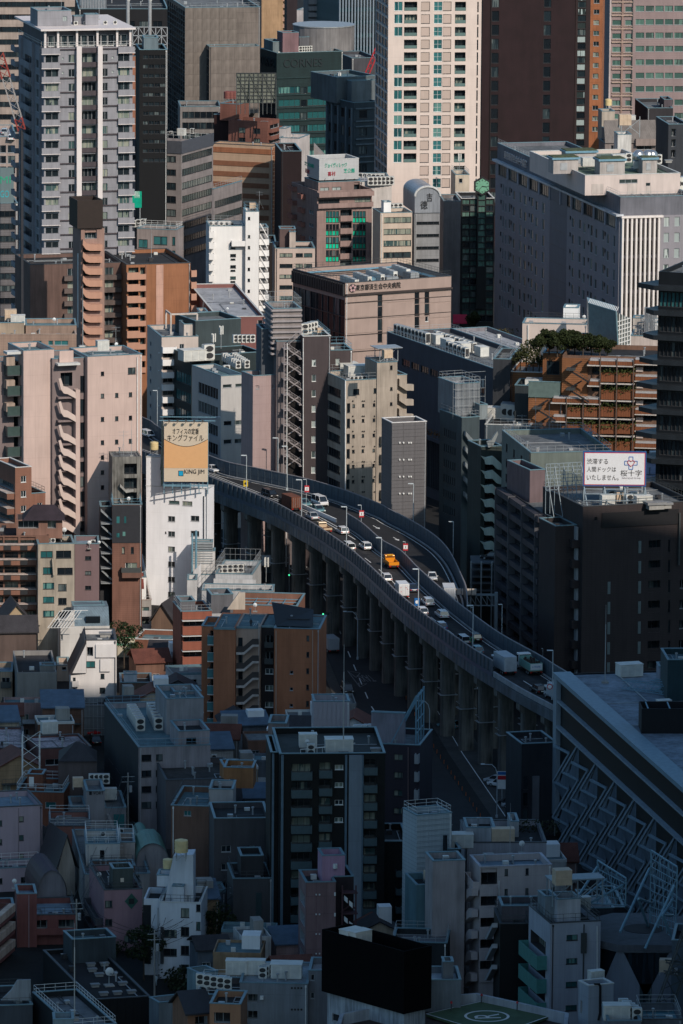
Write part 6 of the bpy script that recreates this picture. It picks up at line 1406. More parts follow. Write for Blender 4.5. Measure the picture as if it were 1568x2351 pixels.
for k,(x,s)in enumerate(((490,1.),(530,1.3),(575,1.),(615,.9))):
 a=B.loc(x,790,1,17);put('loose_tree',B.M@Vector((a.x,17,lo.z1-.9)),k*1.3,'thin loose tree on the lower left terrace, %s from the left'%('first','second','third','fourth')[k],None,s)
# white wall, glass wedge, cabin behind
B=Bld('white_wall_block','long white roof wall behind the roof garden with a white cabin',(505,935),482,1345,-6,L=8,mat=wm((.56,.47,.42),.7,grime=.12),roof=R_DARK);B.sub(775,875,372,9,14,mat=WHITE,z0=B.main.z1-.9);B.main.poly('F',[(540,482),(545,482),(545,700),(540,700)],0,.3,FR_W,'downpipe');B.done();B.main.rail(1.1,DS,'B');on(B,'satellite_dish',912,470,'white round dish right of the white cabin',B.main.z1+2.5)
GL=plain('wedge_glass',(.14,.19,.2),.35)
p=lambda x,y,d:at(*P(x,y),y=d)
A0,A1,A2,A3=p(940,340,1330),p(1125,395,1322),p(1140,672,1322),p(945,640,1330);r=root('glass_wedge',(A0.x,A0.y,0),0,'tall slanted grey glass wedge with a louvred crest','glass tower');off=Vector((A0.x,A0.y,0));dy=Vector((0,9,0))
mm=MB();mm.face([A0-off,A3-off,A2-off,A1-off]);mm.face([A1-off,A2-off,A2-off+dy,A1-off+dy]);mm.face([A0-off,A1-off,A1-off+dy,A0-off+dy]);mm.face([A3-off,A0-off,A0-off+dy,A3-off+dy]);mm.face([A0-off+dy,A1-off+dy,A2-off+dy,A3-off+dy]);mm.obj('glass_face',GL,r)
mm=MB().bar(A1-off,A2-off,.18,4).bar(A0-off,A1-off,.15,4);mm.obj('edge_beam',C_TEAL,r)
S0,S1=p(1128,400,1325),p(1218,440,1331);H0=S0.z-p(1140,660,1325).z
d=S1-S0;mm=MB()
for k in range(6):a=S0+d*(k/5)-off;mm.bar((a.x,a.y-.3,S0.z-H0),(a.x,a.y-.3,a.z),.12)
for k in range(9):z=S0.z-H0*k/9-2;mm.bar((S0.x-off.x,S0.y-off.y-.3,z),(S1.x-off.x,S1.y-off.y-.3,z),.12)
mm.obj('white_lattice',FR_W,r);mm=MB()
for k in range(18):t=k/17;a=A0.lerp(A1,t)-off;mm.bar((a.x,a.y,a.z),(a.x+.5,a.y+1.5,a.z+.7),.09)
mm.obj('crest_louvre',FR_W,r);MB().face([S0-off,Vector((S0.x-off.x,S0.y-off.y,S0.z-H0)),Vector((S1.x-off.x,S1.y-off.y,S0.z-H0)),S1-off]).obj('dark_back',G_DARK,r)
B=Bld('machinery_block','white roof machinery block with pipes behind the glass wedge',(1222,1420),560,1345,-6,L=14,mat=wm((.5,.43,.39),.75),roof=R_GREY,z0=0);mm=MB()
for k in range(7):mm.bar((B.W*.45+k*.35,.6,B.main.z1-1),(B.W*.45+k*.35,.6,B.main.z1+6),.16,8)
mm.obj('silver_duct',plain('duct_metal',(.5,.52,.55),.3,.8),B.root);rng=random.Random(5);mm=MB()
for k in range(26):x,y,z=rng.uniform(1,B.W-1),rng.uniform(1,8),B.main.z1+rng.uniform(0,4);mm.bar((x,y,B.main.z1-.9),(x,y,z),.1).bar((x,y,z),(x+rng.uniform(-2.5,2.5),y,z),.1)
tag(mm.obj('pipework',STEEL,B.root),kind='stuff');B.sub(1235,1300,440,9,13,mat=wm((.42,.38,.34),.75));B.sub(1330,1410,470,7,13,mat=WHITE);B.done();m2=B.main
m2.grid('F',[(1310,1390)],600,40,1,0,'loggia',G_HOME,FR_D)
# dark tower with pointed floor slabs at the right edge
B=Bld('dark_glass_tower','dark glass tower with projecting pointed floor slabs at the right edge',(1405,1760),150,1225,-20,L=24,mat=wm((.018,.022,.028),.5),coping=None);m=B.main
SL=wm((.03,.037,.045),.5)
for k in range(9):
 y=185+158*k if k==0 else 185+165+(k-1)*163
 zt=m.px('F',1405,245+(k and 165+(k-1)*163))[1];e=4.2-.5*(k%2)-(1.2 if 0<k<3 else 0)
 pts=[(-e,.3),(-.2,-2.2),(B.W+.2,-1.8),(B.W+.2,10),(0,10)]
 mm=MB();i=0
 mm.prism(pts,zt,zt+.9,lambda p,t:(p[0],p[1],t));mm.obj('floor_slab',SL,B.root,None,True)
 m.grid('F',[(1412+j*26,1434+j*26)for j in range(12)],265+(k and 165+(k-1)*163),95,1,0,'tall',G_DARK if k else G_TEAL,FR_D)
m.x0+=0;B.done()
# ================================================================ right middle: shaded blocks by the ramp
tile(6)
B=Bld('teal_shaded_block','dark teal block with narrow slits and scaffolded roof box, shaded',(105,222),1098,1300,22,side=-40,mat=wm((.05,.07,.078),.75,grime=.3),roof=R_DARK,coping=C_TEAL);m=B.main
m.grid('L',[(-12,-6),(2,8),(16,22),(30,36),(44,50),(58,64)],1165,52,6,101,'tall',G_DARK,FR_D);m.poly('F',[(115,1180),(160,1230),(240,1300),(240,1320),(150,1260),(115,1210)],.2,1.2,wm((.17,.19,.2),.7),'stair_parapet',5,100)
t=B.sub(62,225,865,5,14,mat=wm((.16,.175,.19),.6),roof=R_PALE);B.sub(222,275,1010,2,8,mat=wm((.2,.23,.24),.6));B.done();t.rail(1.2)
mm=MB()
for k in range(6):
 z=t.z0+1+k*1.7;mm.bar((t.x0-.8,t.y0-.8,z),(t.x1+.8,t.y0-.8,z),.04)
for k in range(7):x=t.x0-.8+(t.x1-t.x0+1.6)*k/6;mm.bar((x,t.y0-.8,t.z0),(x,t.y0-.8,t.z1+1.5),.04)
mm.obj('scaffold',STEEL,B.root);m.rail(1.2,STEEL)
B=Bld('plant_roof_block','flat roofed block with cream air handling units and pale roof rim',(258,560),1150,1300,-8,L=14,mat=wm((.07,.09,.105),.75),roof=R_DARK,coping=C_PALE);B.done();B.main.rail(1.2,STEEL,'FL')
on(B,'machine_cabinet',290,1100,'cream air handler, left on the pale rimmed roof',scale=1.9);row(B,'chiller_unit',(395,1105),(470,1115),3,'tall white unit in the pale rimmed roof trio','trio of white units',scale=1.6);on(B,'cell_antenna',230,1000,'white panel antennas above the scaffolded roof box')
PEB=wm((.52,.6,.52),.9,grime=.3)
B=Bld('zigzag_stair_block','narrow block with pale pebbled zigzag stair parapets',(232,372),1290,1268,18,L=8,mat=wm((.045,.058,.052),.8),roof=R_TEAL);m=B.main
m.poly('F',[(225,1345),(255,1355),(300,1345),(360,1400),(366,1440),(330,1432),(300,1400),(255,1400),(250,1375)],.3,1.1,PEB,'stair_parapet',8,93.5);m.poly('F',[(262,1250),(290,1240),(330,1180),(335,1200),(300,1280),(270,1290)],.3,.9,wm((.2,.22,.22),.8),'stair_top');m.grid('F',[(258,350)],1400,40,8,93,'loggia',G_DARK,FR_D);B.done()
GG=wm((.13,.155,.14),.8,grime=.25)
B=wall_between('roof_terrace_flats','grey green flats with a dark roof terrace and pink penthouse',(370,1180),(560,1330),1235,16,GG);m=B.main
for k in range(8):
 z=m.z1-3.5-3*k
 for j in range(3):m.win('F',4+j*7,5.5+j*7,z,z+1.6,'std',G_DARK,FR_D)
B.done();B.main.rail(1.2)
B=Bld('pink_penthouse','pinkish penthouse block with a beige name tower and dark roof garden',(480,690),1290,1262,-6,L=14,mat=wm((.14,.09,.095),.8),roof=R_DARK);m=B.main;m.grid('F',[(560,680)],1345,40,1,0,'loggia',G_DARK)
nt_=B.sub(688,865,1282,-2,6,z0=m.z1-12,mat=wm((.4,.33,.28),.8,jz=1.2,jd=.9));nt_.grid('F',[(785,812)],1350,50,1,0,'fix',G_DARK);nt_.bottom=True
rf=B.sub(420,945,1240,7,16,z0=0,mat=wm((.13,.13,.125),.8),roof=R_DARK)
B.done();put_text(nt_,'F','プラザ麻布',780,850,1294,1312,SK,.08);rf.rail(1.3,STEEL);mm=rng=random.Random(3)
for k in range(4):on(B,('aerial','lightning_rod','lightning_rod','roof_vent')[k],500+k*90,1225-k*8,'roof fitting on the dark roof garden, %s from the left'%('first','second','third','fourth')[k],rf.z1-.9)
BP=wm((.14,.1,.105),.8,grime=.3)
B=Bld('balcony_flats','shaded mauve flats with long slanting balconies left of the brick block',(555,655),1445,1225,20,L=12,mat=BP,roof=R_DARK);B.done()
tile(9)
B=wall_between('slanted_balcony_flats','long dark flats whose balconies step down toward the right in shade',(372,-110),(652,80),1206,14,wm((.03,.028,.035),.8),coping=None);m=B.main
for k in range(10):
 m.slab('F',0,B.W,m.z1-1.3-3*k,m.z1-3*k-.2,1.3,wm((.065,.06,.07),.8),'balcony_front')
 for j in range(6):m.win('F',1+j*B.W/6.2,1+j*B.W/6.2+B.W/8,m.z1-3-3*k,m.z1-1.4-3*k,'rib',G_DARK,FR_D)
for j in range(4):m.slab('F',B.W*j/3.2,B.W*j/3.2+.3,2,m.z1,1.5,wm((.09,.09,.1),.8),'divider')
B.done()
# brick block with billboard
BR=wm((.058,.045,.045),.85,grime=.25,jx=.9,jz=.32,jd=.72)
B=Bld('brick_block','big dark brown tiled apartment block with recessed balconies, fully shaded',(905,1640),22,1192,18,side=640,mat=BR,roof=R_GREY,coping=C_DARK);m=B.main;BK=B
m.grid('F',[(980,1000)],90,24,1,0,'fix',G_DARK,FR_D)
for k in range(7):m.grid('F',[(1340-k*1.5,1418-k*1.5)],245+133*k,76,1,0,'loggia',G_DARK,FR_D);m.grid('F',[(1468,1482)],240+133*k,84,1,0,'tall',G_DARK,FR_D);m.pslab('F',1340-k*1.5,1418-k*1.5,292+133*k,30,-.05,BR,'balcony_front',off=.15)
GBK=plain('glass_block',(.12,.15,.15),.3)
for x,y0,n in((1272,248,7),(1068,518,5)):
 for k in range(n):m.pslab('F',x-k,x+18-k,y0+133*k,80,.06,GBK,'glass_block_strip')
m.grid('F',[(862+46,900)],150,10,1,0,'fix',G_DARK)
ws=B.block(-4.3,-.02,3,12,0,m.z1-4,BR,name='balcony_wing');
for k in range(8):ws.grid('F',[(848,895)],150+133*k,80,1,0,'loggia',G_DARK,FR_D);ws.pslab('F',815,905,236+133*k,50,1.6,BR,'balcony_front');ws.pslab('F',846,860,150+133*k,84,1.2,FR_G,'partition')
m.tilegrid('L',5,10,4,B.L-2,4,m.z1-3,'std',.45,.5,glass=G_DARK,frame=FR_D)
m.sheet('F',1030,1536,62,160,plain('black_band',(.008,.008,.01),.5),'dark_band',.15);m.pslab('F',1535,1545,60,345,.5,DS,'downpipe');m.grid('F',[(1545,1600)],505,60,4,133,'loggia',G_DARK);B.done();m.rail(1.,DS)
zr=m.z1-.9
for k,(x,y,kd,s)in enumerate(((1065,20,'machine_cabinet',1.),(1150,0,'panel_water_tank',1.),(1210,10,'tall_ac_unit',1.2),(1300,25,'machine_cabinet',1.2),(1380,35,'roof_vent',2.5),(1440,30,'roof_vent',2.),(1090,-10,'tall_ac_unit',1.3),(1240,-5,'tall_ac_unit',1.2))):on(B,kd,x,y,'equipment under the white billboard, number %s from the left'%('one','three','four','six','seven','eight','two','five')[k],zr,scale=s)
tile(6)
p0=at(*P(903,1548),y=1199);p1=at(*P(1325,1320),y=1199);w,h=p1.x-p0.x,p1.z-p0.z
r=root('white_billboard',(p0.x,1199,0),0,'white rooftop billboard with blue and red border, Japanese lines and a blue cross','billboard');z=p0.z
MB().box(0,w,0,.4,z,z+h).obj('board',plain('board_blue',(.02,.09,.25),.5),r);MB().box(.22,w-.22,-.03,-.002,z+.22,z+h-.22).obj('red_border',SR,r);MB().box(.36,w-.36,-.06,-.032,z+.36,z+h-.36).obj('white_face',plain('board_white',(.66,.66,.67),.5,var=.02),r)
def bt(s,x0,x1,y0,y1,mat,par=None,**k):a=at(*P(x0,y1),y=1199);b=at(*P(x1,y0),y=1199);return text(s,Matrix.Translation((a.x-p0.x,-.09,a.z)),1.5,mat,r,'lettering',.03,(b.x-a.x,b.z-a.z))
bt('渋滞する',930,1070,1366,1402,SK);bt('人間ドックは',930,1124,1420,1453,SK);bt('いたしません。',930,1140,1474,1508,SK);bt('桜十字',1152,1294,1442,1482,SK);bt('Sakurajyuji Group',1162,1286,1488,1502,plain('letter_grey',(.3,.28,.3),.5))
a=at(*P(1222,1395),y=1199);cx,cz=a.x-p0.x,a.z;s_=h/222
mm=MB()
q=[(-.6,1.9),(.6,1.9),(.6,.6),(1.9,.6),(1.9,-.6),(.6,-.6),(.6,-1.9),(-.6,-1.9),(-.6,-.6),(-1.9,-.6),(-1.9,.6),(-.6,.6)];q=[(a_*.62,b_*.62)for a_,b_ in q]
for k in range(12):mm.bar((cx+q[k][0],-.1,cz+q[k][1]),(cx+q[(k+1)%12][0],-.1,cz+q[(k+1)%12][1]),.07)
mm.obj('cross_outline',plain('cross_blue',(.02,.15,.45),.5),r);mm=MB();hp=[(16*math.sin(t*.4189)**3*.042,(13*math.cos(t*.4189)-5*math.cos(t*.8378)-2*math.cos(t*1.2566))*.042)for t in range(15)]
for k in range(15):mm.bar((cx+hp[k][0],-.12,cz+hp[k][1]),(cx+hp[(k+1)%15][0],-.12,cz+hp[(k+1)%15][1]),.07)
mm.obj('heart_outline',SR,r);BS=plain('billboard_steel',(.22,.27,.3),.5)
for k in range(4):
 x=w*(.02+.32*k);mm=MB().bar((x,.5,zr),(x,.5,z+h),.16).bar((x,.5,z),(x+.6,-4,zr+.1),.13).bar((x,.5,z+h*.7),(x,6,zr+.1),.13);mm.obj('support',BS,r)
MB().bar((0,.5,z-.6),(w,.5,z-.6),.12).bar((0,-1.5,z-1.2),(w,-1.5,z-1.2),.1).bar((0,-3,z-2.2),(w,-3,z-2.2),.1).obj('catwalk',BS,r)
rt_,w2,h2=frame_sign('open_billboard','open steel billboard frame left of the white billboard','billboard',658,898,1405,1575,1204,8,7,BS,22,None,4.5,.07,4.)
a=at(*P(658,1575),y=1204);
# right edge buildings behind billboard
B=Bld('lilac_roof_block','lilac grey block with white units right of the billboard',(1330,1640),1500,1235,8,L=26,mat=wm((.3,.28,.31),.8,grime=.2),roof=wm((.36,.32,.38),.8,grime=.3));m=B.main;m.grid('F',[(1355,1410)],1528,46,3,130,'rib',G_DARK,FR_W);B.done();on(B,'machine_cabinet',1395,1395,'grey cabinet on the lilac roof',scale=1.1);on(B,'lightning_rod',1436,1445,'tall rod on the lilac roof',scale=2.);row(B,'ac_unit',(1480,1440),(1540,1425),3,'small unit on the lilac roof','units on the lilac roof')
# steel parking frame at the ramp foot
tile(9)
p=at(*P(165,600),z=0.);r=root('car_stacker',(0,0,0),0,'multi level steel car stacking frame at the foot of the ramp','parking structure');a=at(*P(165,380),y=1250);b=at(*P(440,380),y=1250)
for k,(y,d)in enumerate(((380,0),(420,0),(470,0),(510,0),(560,0))):
 q=at(*P(165,y+20),y=1250);MB().box(a.x,b.x,1250,1258,q.z,q.z+.25).obj('deck',wm((.12,.13,.14),.7),r)
for k in range(5):x=a.x+(b.x-a.x)*k/4;MB().box(x-.15,x+.15,1249.8,1250,0,a.z).obj('post',STEEL,r)
car('parked_car','black car on the upper deck of the steel parking frame','car',(b.x-4,1254,at(*P(165,400),y=1250).z+.26),math.radians(80),BLK)
g=at(*P(10,610),y=1262);r=root('sign_gantry',(g.x,1262,0),0,'white panelled gantry across the foot of the ramp','gantry');e=at(*P(230,560),y=1262);W2=e.x-g.x
g=at(*P(0,600),y=1225);e=at(*P(205,562),y=1225);r.location=(g.x-2,1225,0);W2=e.x-g.x+2;zz=g.z
for k in range(6):MB().box(2+(W2-2)*k/6,2+(W2-2)*(k+1)/6-.12,-.3,0,zz,e.z).obj('white_panel',wm((.62,.56,.5),.6),r)
mm=MB().bar((0,.4,zz-.2),(W2+4,.4,zz-.2),.14).bar((0,.4,zz-2.2),(W2+4,.4,zz-2.2),.14).bar((0,1.6,zz-.2),(W2+4,1.6,zz-.2),.14)
for k in range(10):x=(W2+3)*k/10;mm.bar((x,.4,zz-.2),(x+1.2,.4,zz-2.2),.08).bar((x+1.2,.4,zz-2.2),(x+(W2+3)/10,.4,zz-.2),.08)
mm.obj('truss',BS,r);MB().box(W2+3.4,W2+4.,0,.8,0,zz+.4).obj('column',BS,r)
# ================================================================ lower left
tile(4)
B=Bld('ruined_block','weathered bare concrete block with broken stairs beside the beige slab building',(742,935),1356,1279,8,L=7,mat=wm((.22,.21,.19),.9,grime=.8,vs=2.),roof=R_GREY,coping=None,ph=.2)
B.main.grid('F',[(820,905)],1400,70,3,95,'loggia',G_DARK,FR_D);B.main.poly('F',[(790,1530),(830,1570),(880,1565),(880,1580),(830,1588),(790,1548)],.1,.9,CONC,'stair_flight',2,95);B.done();on(B,'aerial',815,1345,'ragged antenna on the weathered concrete block',scale=1.1);on(B,'lightning_rod',868,1350,'rod on the weathered concrete block',scale=.9)
# white tower with orange billboard
WK=wm((.8,.8,.82),.7,grime=.12,jz=3.2,jd=.93)
B=Bld('white_tower','plain white apartment tower carrying an orange and cream rooftop billboard',(966,1376),1568,1304,-14,side=1414,mat=WK,roof=R_GREY,coping=C_PALE);K=B;m=B.main
tile(7)
m.grid('F',[(1110,1156)],83,36,6,100,'std',G_HOME,FR_G);m.grid('F',[(1260,1316)],80,36,2,100,'std',G_HOME,FR_G);m.grid('F',[(1205,1270)],-16,30,1,0,'std',G_HOME);m.grid('F',[(1115,1185)],-20,24,1,0,'rib',G_HOME)
m.poly('F',[(1345,-50),(1349,-50),(1349,260),(1345,260)],0,.2,GRILLE,'drainpipe');m.grid('F',[(1090,1099)],185,14,1,0,'fix',G_DARK,FR_D)
tile(4)
w_=B.block(-.01,m.px('F',1062,1400)[0],0,B.L*.6,m.z1-.9,m.px('F',966,1356)[1],WK,roof=R_GREY,coping=C_PALE,name='high_wall');B.main.x0=0;w_.y0=-.012;w_.x0=-.013
B.done();on(B,'round_water_tank',1018,1340,'small peach round tank on the white tower beside the billboard',w_.z1-.9,scale=.9)
DY=1304-1.2;p0=at(*P(1083,1518),y=DY);p1=at(*P(1374,1128),y=DY);w,h=p1.x-p0.x,p1.z-p0.z;r=root('orange_billboard',(p0.x,DY,0),0,'cream and orange rooftop billboard with Japanese headline and blue square mark','billboard');z=p0.z
CRM=plain('board_cream',(.52,.44,.34),.5,var=.03);ORB=plain('board_orange',(.6,.34,.16),.5,var=.03)
MB().box(0,w,0,.5,z,z+h).obj('board',CRM,r);n=16
mm=MB();pts=[(0,z+h*.23),(w,z+h*.23)]+[(w*(1-k/n),z+h*(.68-.085*math.sin(math.pi*(1-(.0+k/n)))+.04*(1-2*k/n)**2))for k in range(n+1)]
mm.prism(pts,-.04,-.005,lambda p,t:(p[0],t,p[1])).obj('orange_field',ORB,r,None,True)
mm=MB()
for k in range(n):a,b=pts[2+k],pts[3+k];mm.bar((a[0],-.06,a[1]),(b[0],-.06,b[1]),.05)
mm.obj('curved_line',SK,r)
def kt(s,x0,x1,y0,y1,mat=SK):a=at(*P(x0,y1),y=DY);b=at(*P(x1,y0),y=DY);return text(s,Matrix.Translation((a.x-p0.x,-.09,a.z)),1.5,mat,r,'lettering',.03,(b.x-a.x,b.z-a.z))
kt('オフィスの定番',1140,1314,1166,1204);kt('キングファイル',1106,1346,1208,1250);kt('KING JIM',1218,1350,1438,1474)
a=at(*P(1182,1478),y=DY);b=at(*P(1208,1450),y=DY);MB().box(a.x-p0.x,b.x-p0.x,-.07,-.041,a.z,b.z).obj('blue_square',plain('mark_blue',(.01,.3,.5),.4),r);MB().box(a.x-p0.x-.12,b.x-p0.x+.12,-.04,-.001,a.z-.12,b.z+.12).obj('square_outline',SK,r)
for k in range(5):x=w*(.12+.19*k);MB().bar((x,0,z+h),(x,-1.3,z+h+.3),.05).box(x-.2,x+.2,-1.4,-1.1,z+h+.3,z+h+.7).obj('sign_lamp',DS,r)
for k in range(6):x=w*k/5;MB().bar((x,.6,m.z1-.9),(x,.6,z+h),.12).bar((x,.6,z+h),(x-1.2,5,m.z1-.9),.1).obj('support',STEEL_B,r)
MB().bar((-1,5,z+h+.3),(w+1.5,5,z+h+.3),.1).bar((-1,.3,z+h+.3),(w+1.5,.3,z+h+.3),.1).bar((0,.7,z-.8),(w,.7,z-.8),.12).bar((0,-.6,z-.8),(w,-.6,z-.8),.12).obj('catwalk',STEEL_B,r)
mm=MB();mm.box(-.5,-.3,.5,6,z-1,z+h+.2)
for k in range(12):zz=z-1+(h+1)*k/11;mm.bar((-.6,.5,zz),(-.6,6,zz),.06)
mm.obj('side_panel',plain('side_green',(.03,.05,.05),.6),r)
# left brown apartments
BB=wm((.23,.11,.075),.85,grime=.25,jx=.6,jz=.3,jd=.85);EDGE=wm((.45,.38,.34),.8)
tile(4)
B=Bld('brown_apartments','brown tiled apartments with white trimmed corner balconies at the left edge',(100,208),1428,1268,24,side=-40,mat=BB,roof=R_BLUE,coping=C_PALE);m=B.main
m.grid('F',[(138,172)],1482,42,4,98,'std',G_HOME,FR_W);m.balc('L',-30,96,1545,34,1.6,BB,7,98);m.pslab('L',-30,97,1536,4,1.75,EDGE,'white_trim',7,98);m.grid('L',[(-20,90)],1488,44,6,98,'loggia',G_HOME)
s2=B.sub(205,300,1592,1,9,z0=0,mat=BB,roof=R_DARK);s2.grid('F',[(245,278)],1660,44,3,98,'std',G_HOME,FR_W);B.done();s2.rail(1.1,DS)
tile(7)
B=Bld('terraced_apartments','brown apartments with dark hipped roof penthouses and long railed balconies',(-60,325),213,1250,3,L=14,mat=wm((.17,.09,.065),.85,jz=.3,jd=.85),roof=R_BROWN,coping=None);m=B.main
m.grid('F',[(-40,20),(30,120),(135,235)],222,44,6,98,'loggia',G_HOME,FR_D);m.balc('F',-60,240,268,34,1.3,BB,6,98);m.pslab('F',-60,242,262,5,1.5,EDGE,'white_trim',6,98)
for k in range(6):m.pslab('F',24,72,268+98*k,32,1.4,plain('rail_black',(.02,.02,.022),.6),'metal_railing');m.pslab('F',134,182,268+98*k,32,1.4,plain('rail_black',(.02,.02,.022),.6),'metal_railing')
ph_=B.sub(108,412,108,2,9,mat=wm((.22,.12,.09),.85),roof=R_BROWN,coping=None,ph=.05,z0=m.z1-.9);ph_.grid('F',[(120,255),(315,370)],112,52,1,0,'loggia',G_HOME)
a=(ph_.x0,ph_.x1,ph_.y0,ph_.y1,ph_.z1);HIP=wm((.05,.035,.045),.8,jx=.6,jd=.8)
mm=MB();x0,x1,y0,y1,z=a;x0+=(x1-x0)*.2;mm.face([(x0-.6,y0-.8,z),(x1+.5,y0-.8,z),(x1-1.5,y0+2.5,z+2.6),(x0+1.6,y0+2.5,z+2.6)]).face([(x1+.5,y0-.8,z),(x1+.5,y1,z),(x1-1.5,y0+2.5,z+2.6)]).face([(x0-.6,y1,z),(x0-.6,y0-.8,z),(x0+1.6,y0+2.5,z+2.6)]).face([(x1+.5,y1,z),(x0-.6,y1,z),(x0+1.6,y0+2.5,z+2.6),(x1-1.5,y0+2.5,z+2.6)]).face([(x0-.6,y0-.8,z),(x0-.6,y1,z),(x1+.5,y1,z),(x1+.5,y0-.8,z)]).obj('hipped_roof',HIP,B.root)
B.done();on(B,'satellite_dish',425,225,'large dish standing on the edge of the brown terraces',scale=1.2)
BC=wm((.36,.31,.25),.8,grime=.4)
B=Bld('angular_beige_block','beige concrete block with slanted upper windows and tinted panes',(250,492),268,1246,6,L=9,mat=BC,roof=R_DARK);m=B.main
m.grid('F',[(268,348)],315,44,1,0,'rib',G_TEAL,FR_D);m.grid('F',[(370,470)],312,50,1,0,'rib',G_DARK,FR_D);m.grid('F',[(284,345)],422,46,1,0,'std',G_TEAL,FR_D);m.grid('F',[(378,480)],425,46,1,0,'rib',G_DARK,FR_D);m.grid('F',[(284,358)],524,42,3,92,'rib',G_TEAL,FR_D);m.grid('F',[(384,440)],532,46,3,92,'std',G_DARK,FR_D)
m.poly('F',[(250,270),(250,800),(268,800),(268,400),(258,270)],0,.5,BC,'corner_fin');m.poly('F',[(350,360),(360,470),(350,470),(342,362)],0,.8,BC,'slanted_fin')
B.done();row(B,'ac_unit',(270,262),(350,258),3,'unit at the roof edge of the angular beige block','units on the angular beige block')
B=Bld('mauve_block','plain mauve brown block behind the angular beige one',(494,655),268,1256,3,L=9,mat=wm((.17,.115,.12),.85,grime=.15),roof=R_BLUE);B.main.grid('F',[(562,602)],348,26,4,98,'std',G_DARK,FR_D);B.done();on(B,'satellite_dish',590,300,'dish at the right front corner of the mauve block');on(B,'satellite_dish',655,290,'dish past the right edge of the mauve block roof',scale=.8);on(B,'ac_unit',615,268,'unit between the dishes on the mauve block')
B=Bld('two_tone_block','dark block, black above and brown below, with a side stair',(742,938),8,1272,4,L=10,mat=wm((.19,.095,.07),.85,jz=.4,jd=.85),roof=R_DARK);m=B.main
m.sheet('F',741,940,12,260,plain('black_cladding',(.02,.021,.026),.6),'black_cladding',.12);m.grid('F',[(805,824),(864,884)],288,44,1,0,'tall',G_HOME,FR_D);m.grid('F',[(828,905)],392,52,1,0,'rib',G_HOME,FR_W);m.balc('F',800,930,425,26,1.2,DS);m.pslab('F',805,930,445,40,1.2,wm((.15,.08,.06),.85),'balcony_front')
for x0,x1,y in((770,790,85),(820,834,85),(770,790,195),(810,828,186)):m.pslab('F',x0,x1,y,44 if y==85 else 28,.14,G_TEAL,'window_pane')
ss=B.sub(662,740,20,3,9,z0=0,mat=wm((.05,.05,.055),.8));
for k in range(5):ss.poly('F',[(665,30+98*k),(735,95+98*k),(735,108+98*k),(665,43+98*k)],.6,1.6,STEEL,'stair_flight');ss.pslab('F',665,740,120+98*k,6,2.2,STEEL,'landing')
B.done();B.main.rail(1.1,STEEL_B);on(B,'satellite_dish',850,10,'dish on the roof of the black and brown block')
# terrace buildings right of white tower
B=Bld('white_terrace_block','low white building with a curved roof wall, railed terrace and chimney pipes',(1262,1500),470,1299,0,L=4.6,mat=wm((.5,.5,.5),.7,grime=.15),roof=R_GREY);m=B.main
B.sub(1262,1420,315,1,4.4,mat=wm((.56,.54,.52),.7));sr=B.sub(1275,1405,255,1.2,4,mat=STEEL)
for k in range(9):sr.slab('F',sr.x0,sr.x1,sr.z0+3+k*.5,sr.z0+3.2+k*.5,.3,STEEL,'louvre')
m.poly('F',[(1278,480),(1278,440),(1328,388),(1330,560),(1278,520)],1,1.3,wm((.56,.56,.57),.7),'slanted_wall');mm=MB();q=m.px('F',1295,400);mm.bar((q[0],-.5,q[1]-8),(q[0],-.5,q[1]+7),.25,8).bar((q[0]-.8,-.5,q[1]-8),(q[0]-.8,-.5,q[1]+6.4),.18,8);mm.obj('chimney_pipe',STEEL_B,B.root);B.done();m.rail(1.2,STEEL)
cur=Bld('curved_balcony_block','white round cornered balconies at the foot of the white tower',(1236,1300),505,1286,0,L=6,mat=wm((.5,.5,.5),.7));cur.done()
tile(8)
B=Bld('octagon_terrace','white building with a chamfered roof terrace and steel railing above the street',(-50,195),470,1282,-6,L=15,mat=wm((.45,.46,.47),.75,grime=.2,jx=.6,jz=.6,jd=.85),roof=R_GREY);m=B.main;m.grid('F',[(120,182),(-30,40)],542,22,1,0,'rib',G_DARK,FR_D);m.balc('F',-60,220,500,50,.6,wm((.5,.5,.5),.75));B.done();m.rail(2.4,STEEL,'FLRB',.1,1.);row(B,'tall_ac_unit',(-20,460),(120,455),5,'unit under the railings of the white chamfered terrace','units on the chamfered terrace');on(B,'cell_antenna',285,520,'mobile antenna pair at the right end of the white chamfered terrace',m.z1-4)
B=Bld('low_white_roof','low white roof with conduit in front of the chamfered terrace',(-140,330),580,1262,-2,L=7,mat=wm((.4,.4,.4),.75),roof=R_GREY);B.done();B.main.rail(1.,FR_W,'F')
B=Bld('trough_roof','brown walled roof trough with steel grating behind the brown tower',(65,492),680,1212,-6,L=13,mat=wm((.2,.1,.07),.85),roof=R_TEAL,coping=C_TEAL,ph=2.2)
z=B.main.z1-1.
for k in range(5):MB().bar((.5+k*B.W/4.5,.5,z),(.5+k*B.W/4.5,12.5,z),.1).obj('beam',STEEL_B,B.root)
for k in range(4):MB().bar((.5,2+3*k,z+.2),(B.W-.5,2+3*k,z+.2),.08).obj('beam',STEEL_B,B.root)
B.done()
tile(7)
B=Bld('railed_balcony_flats','low grey flats with long white railed balconies and a cluttered roof',(645,1000),640,1278,4,side=600,mat=wm((.3,.28,.26),.8,grime=.25),roof=R_BROWN,coping=EDGE);m=B.main
WRAIL=wm((.45,.42,.42),.7,jx=.25,jd=.55)
m.grid('F',[(720,860),(875,985)],685,50,3,80,'rib',G_HOME,FR_D);m.balc('F',715,998,708,32,1.4,WRAIL,3,89);m.pslab('F',745,750,675,150,1.5,FR_W,'column');m.pslab('F',865,870,675,150,1.5,FR_W,'column')
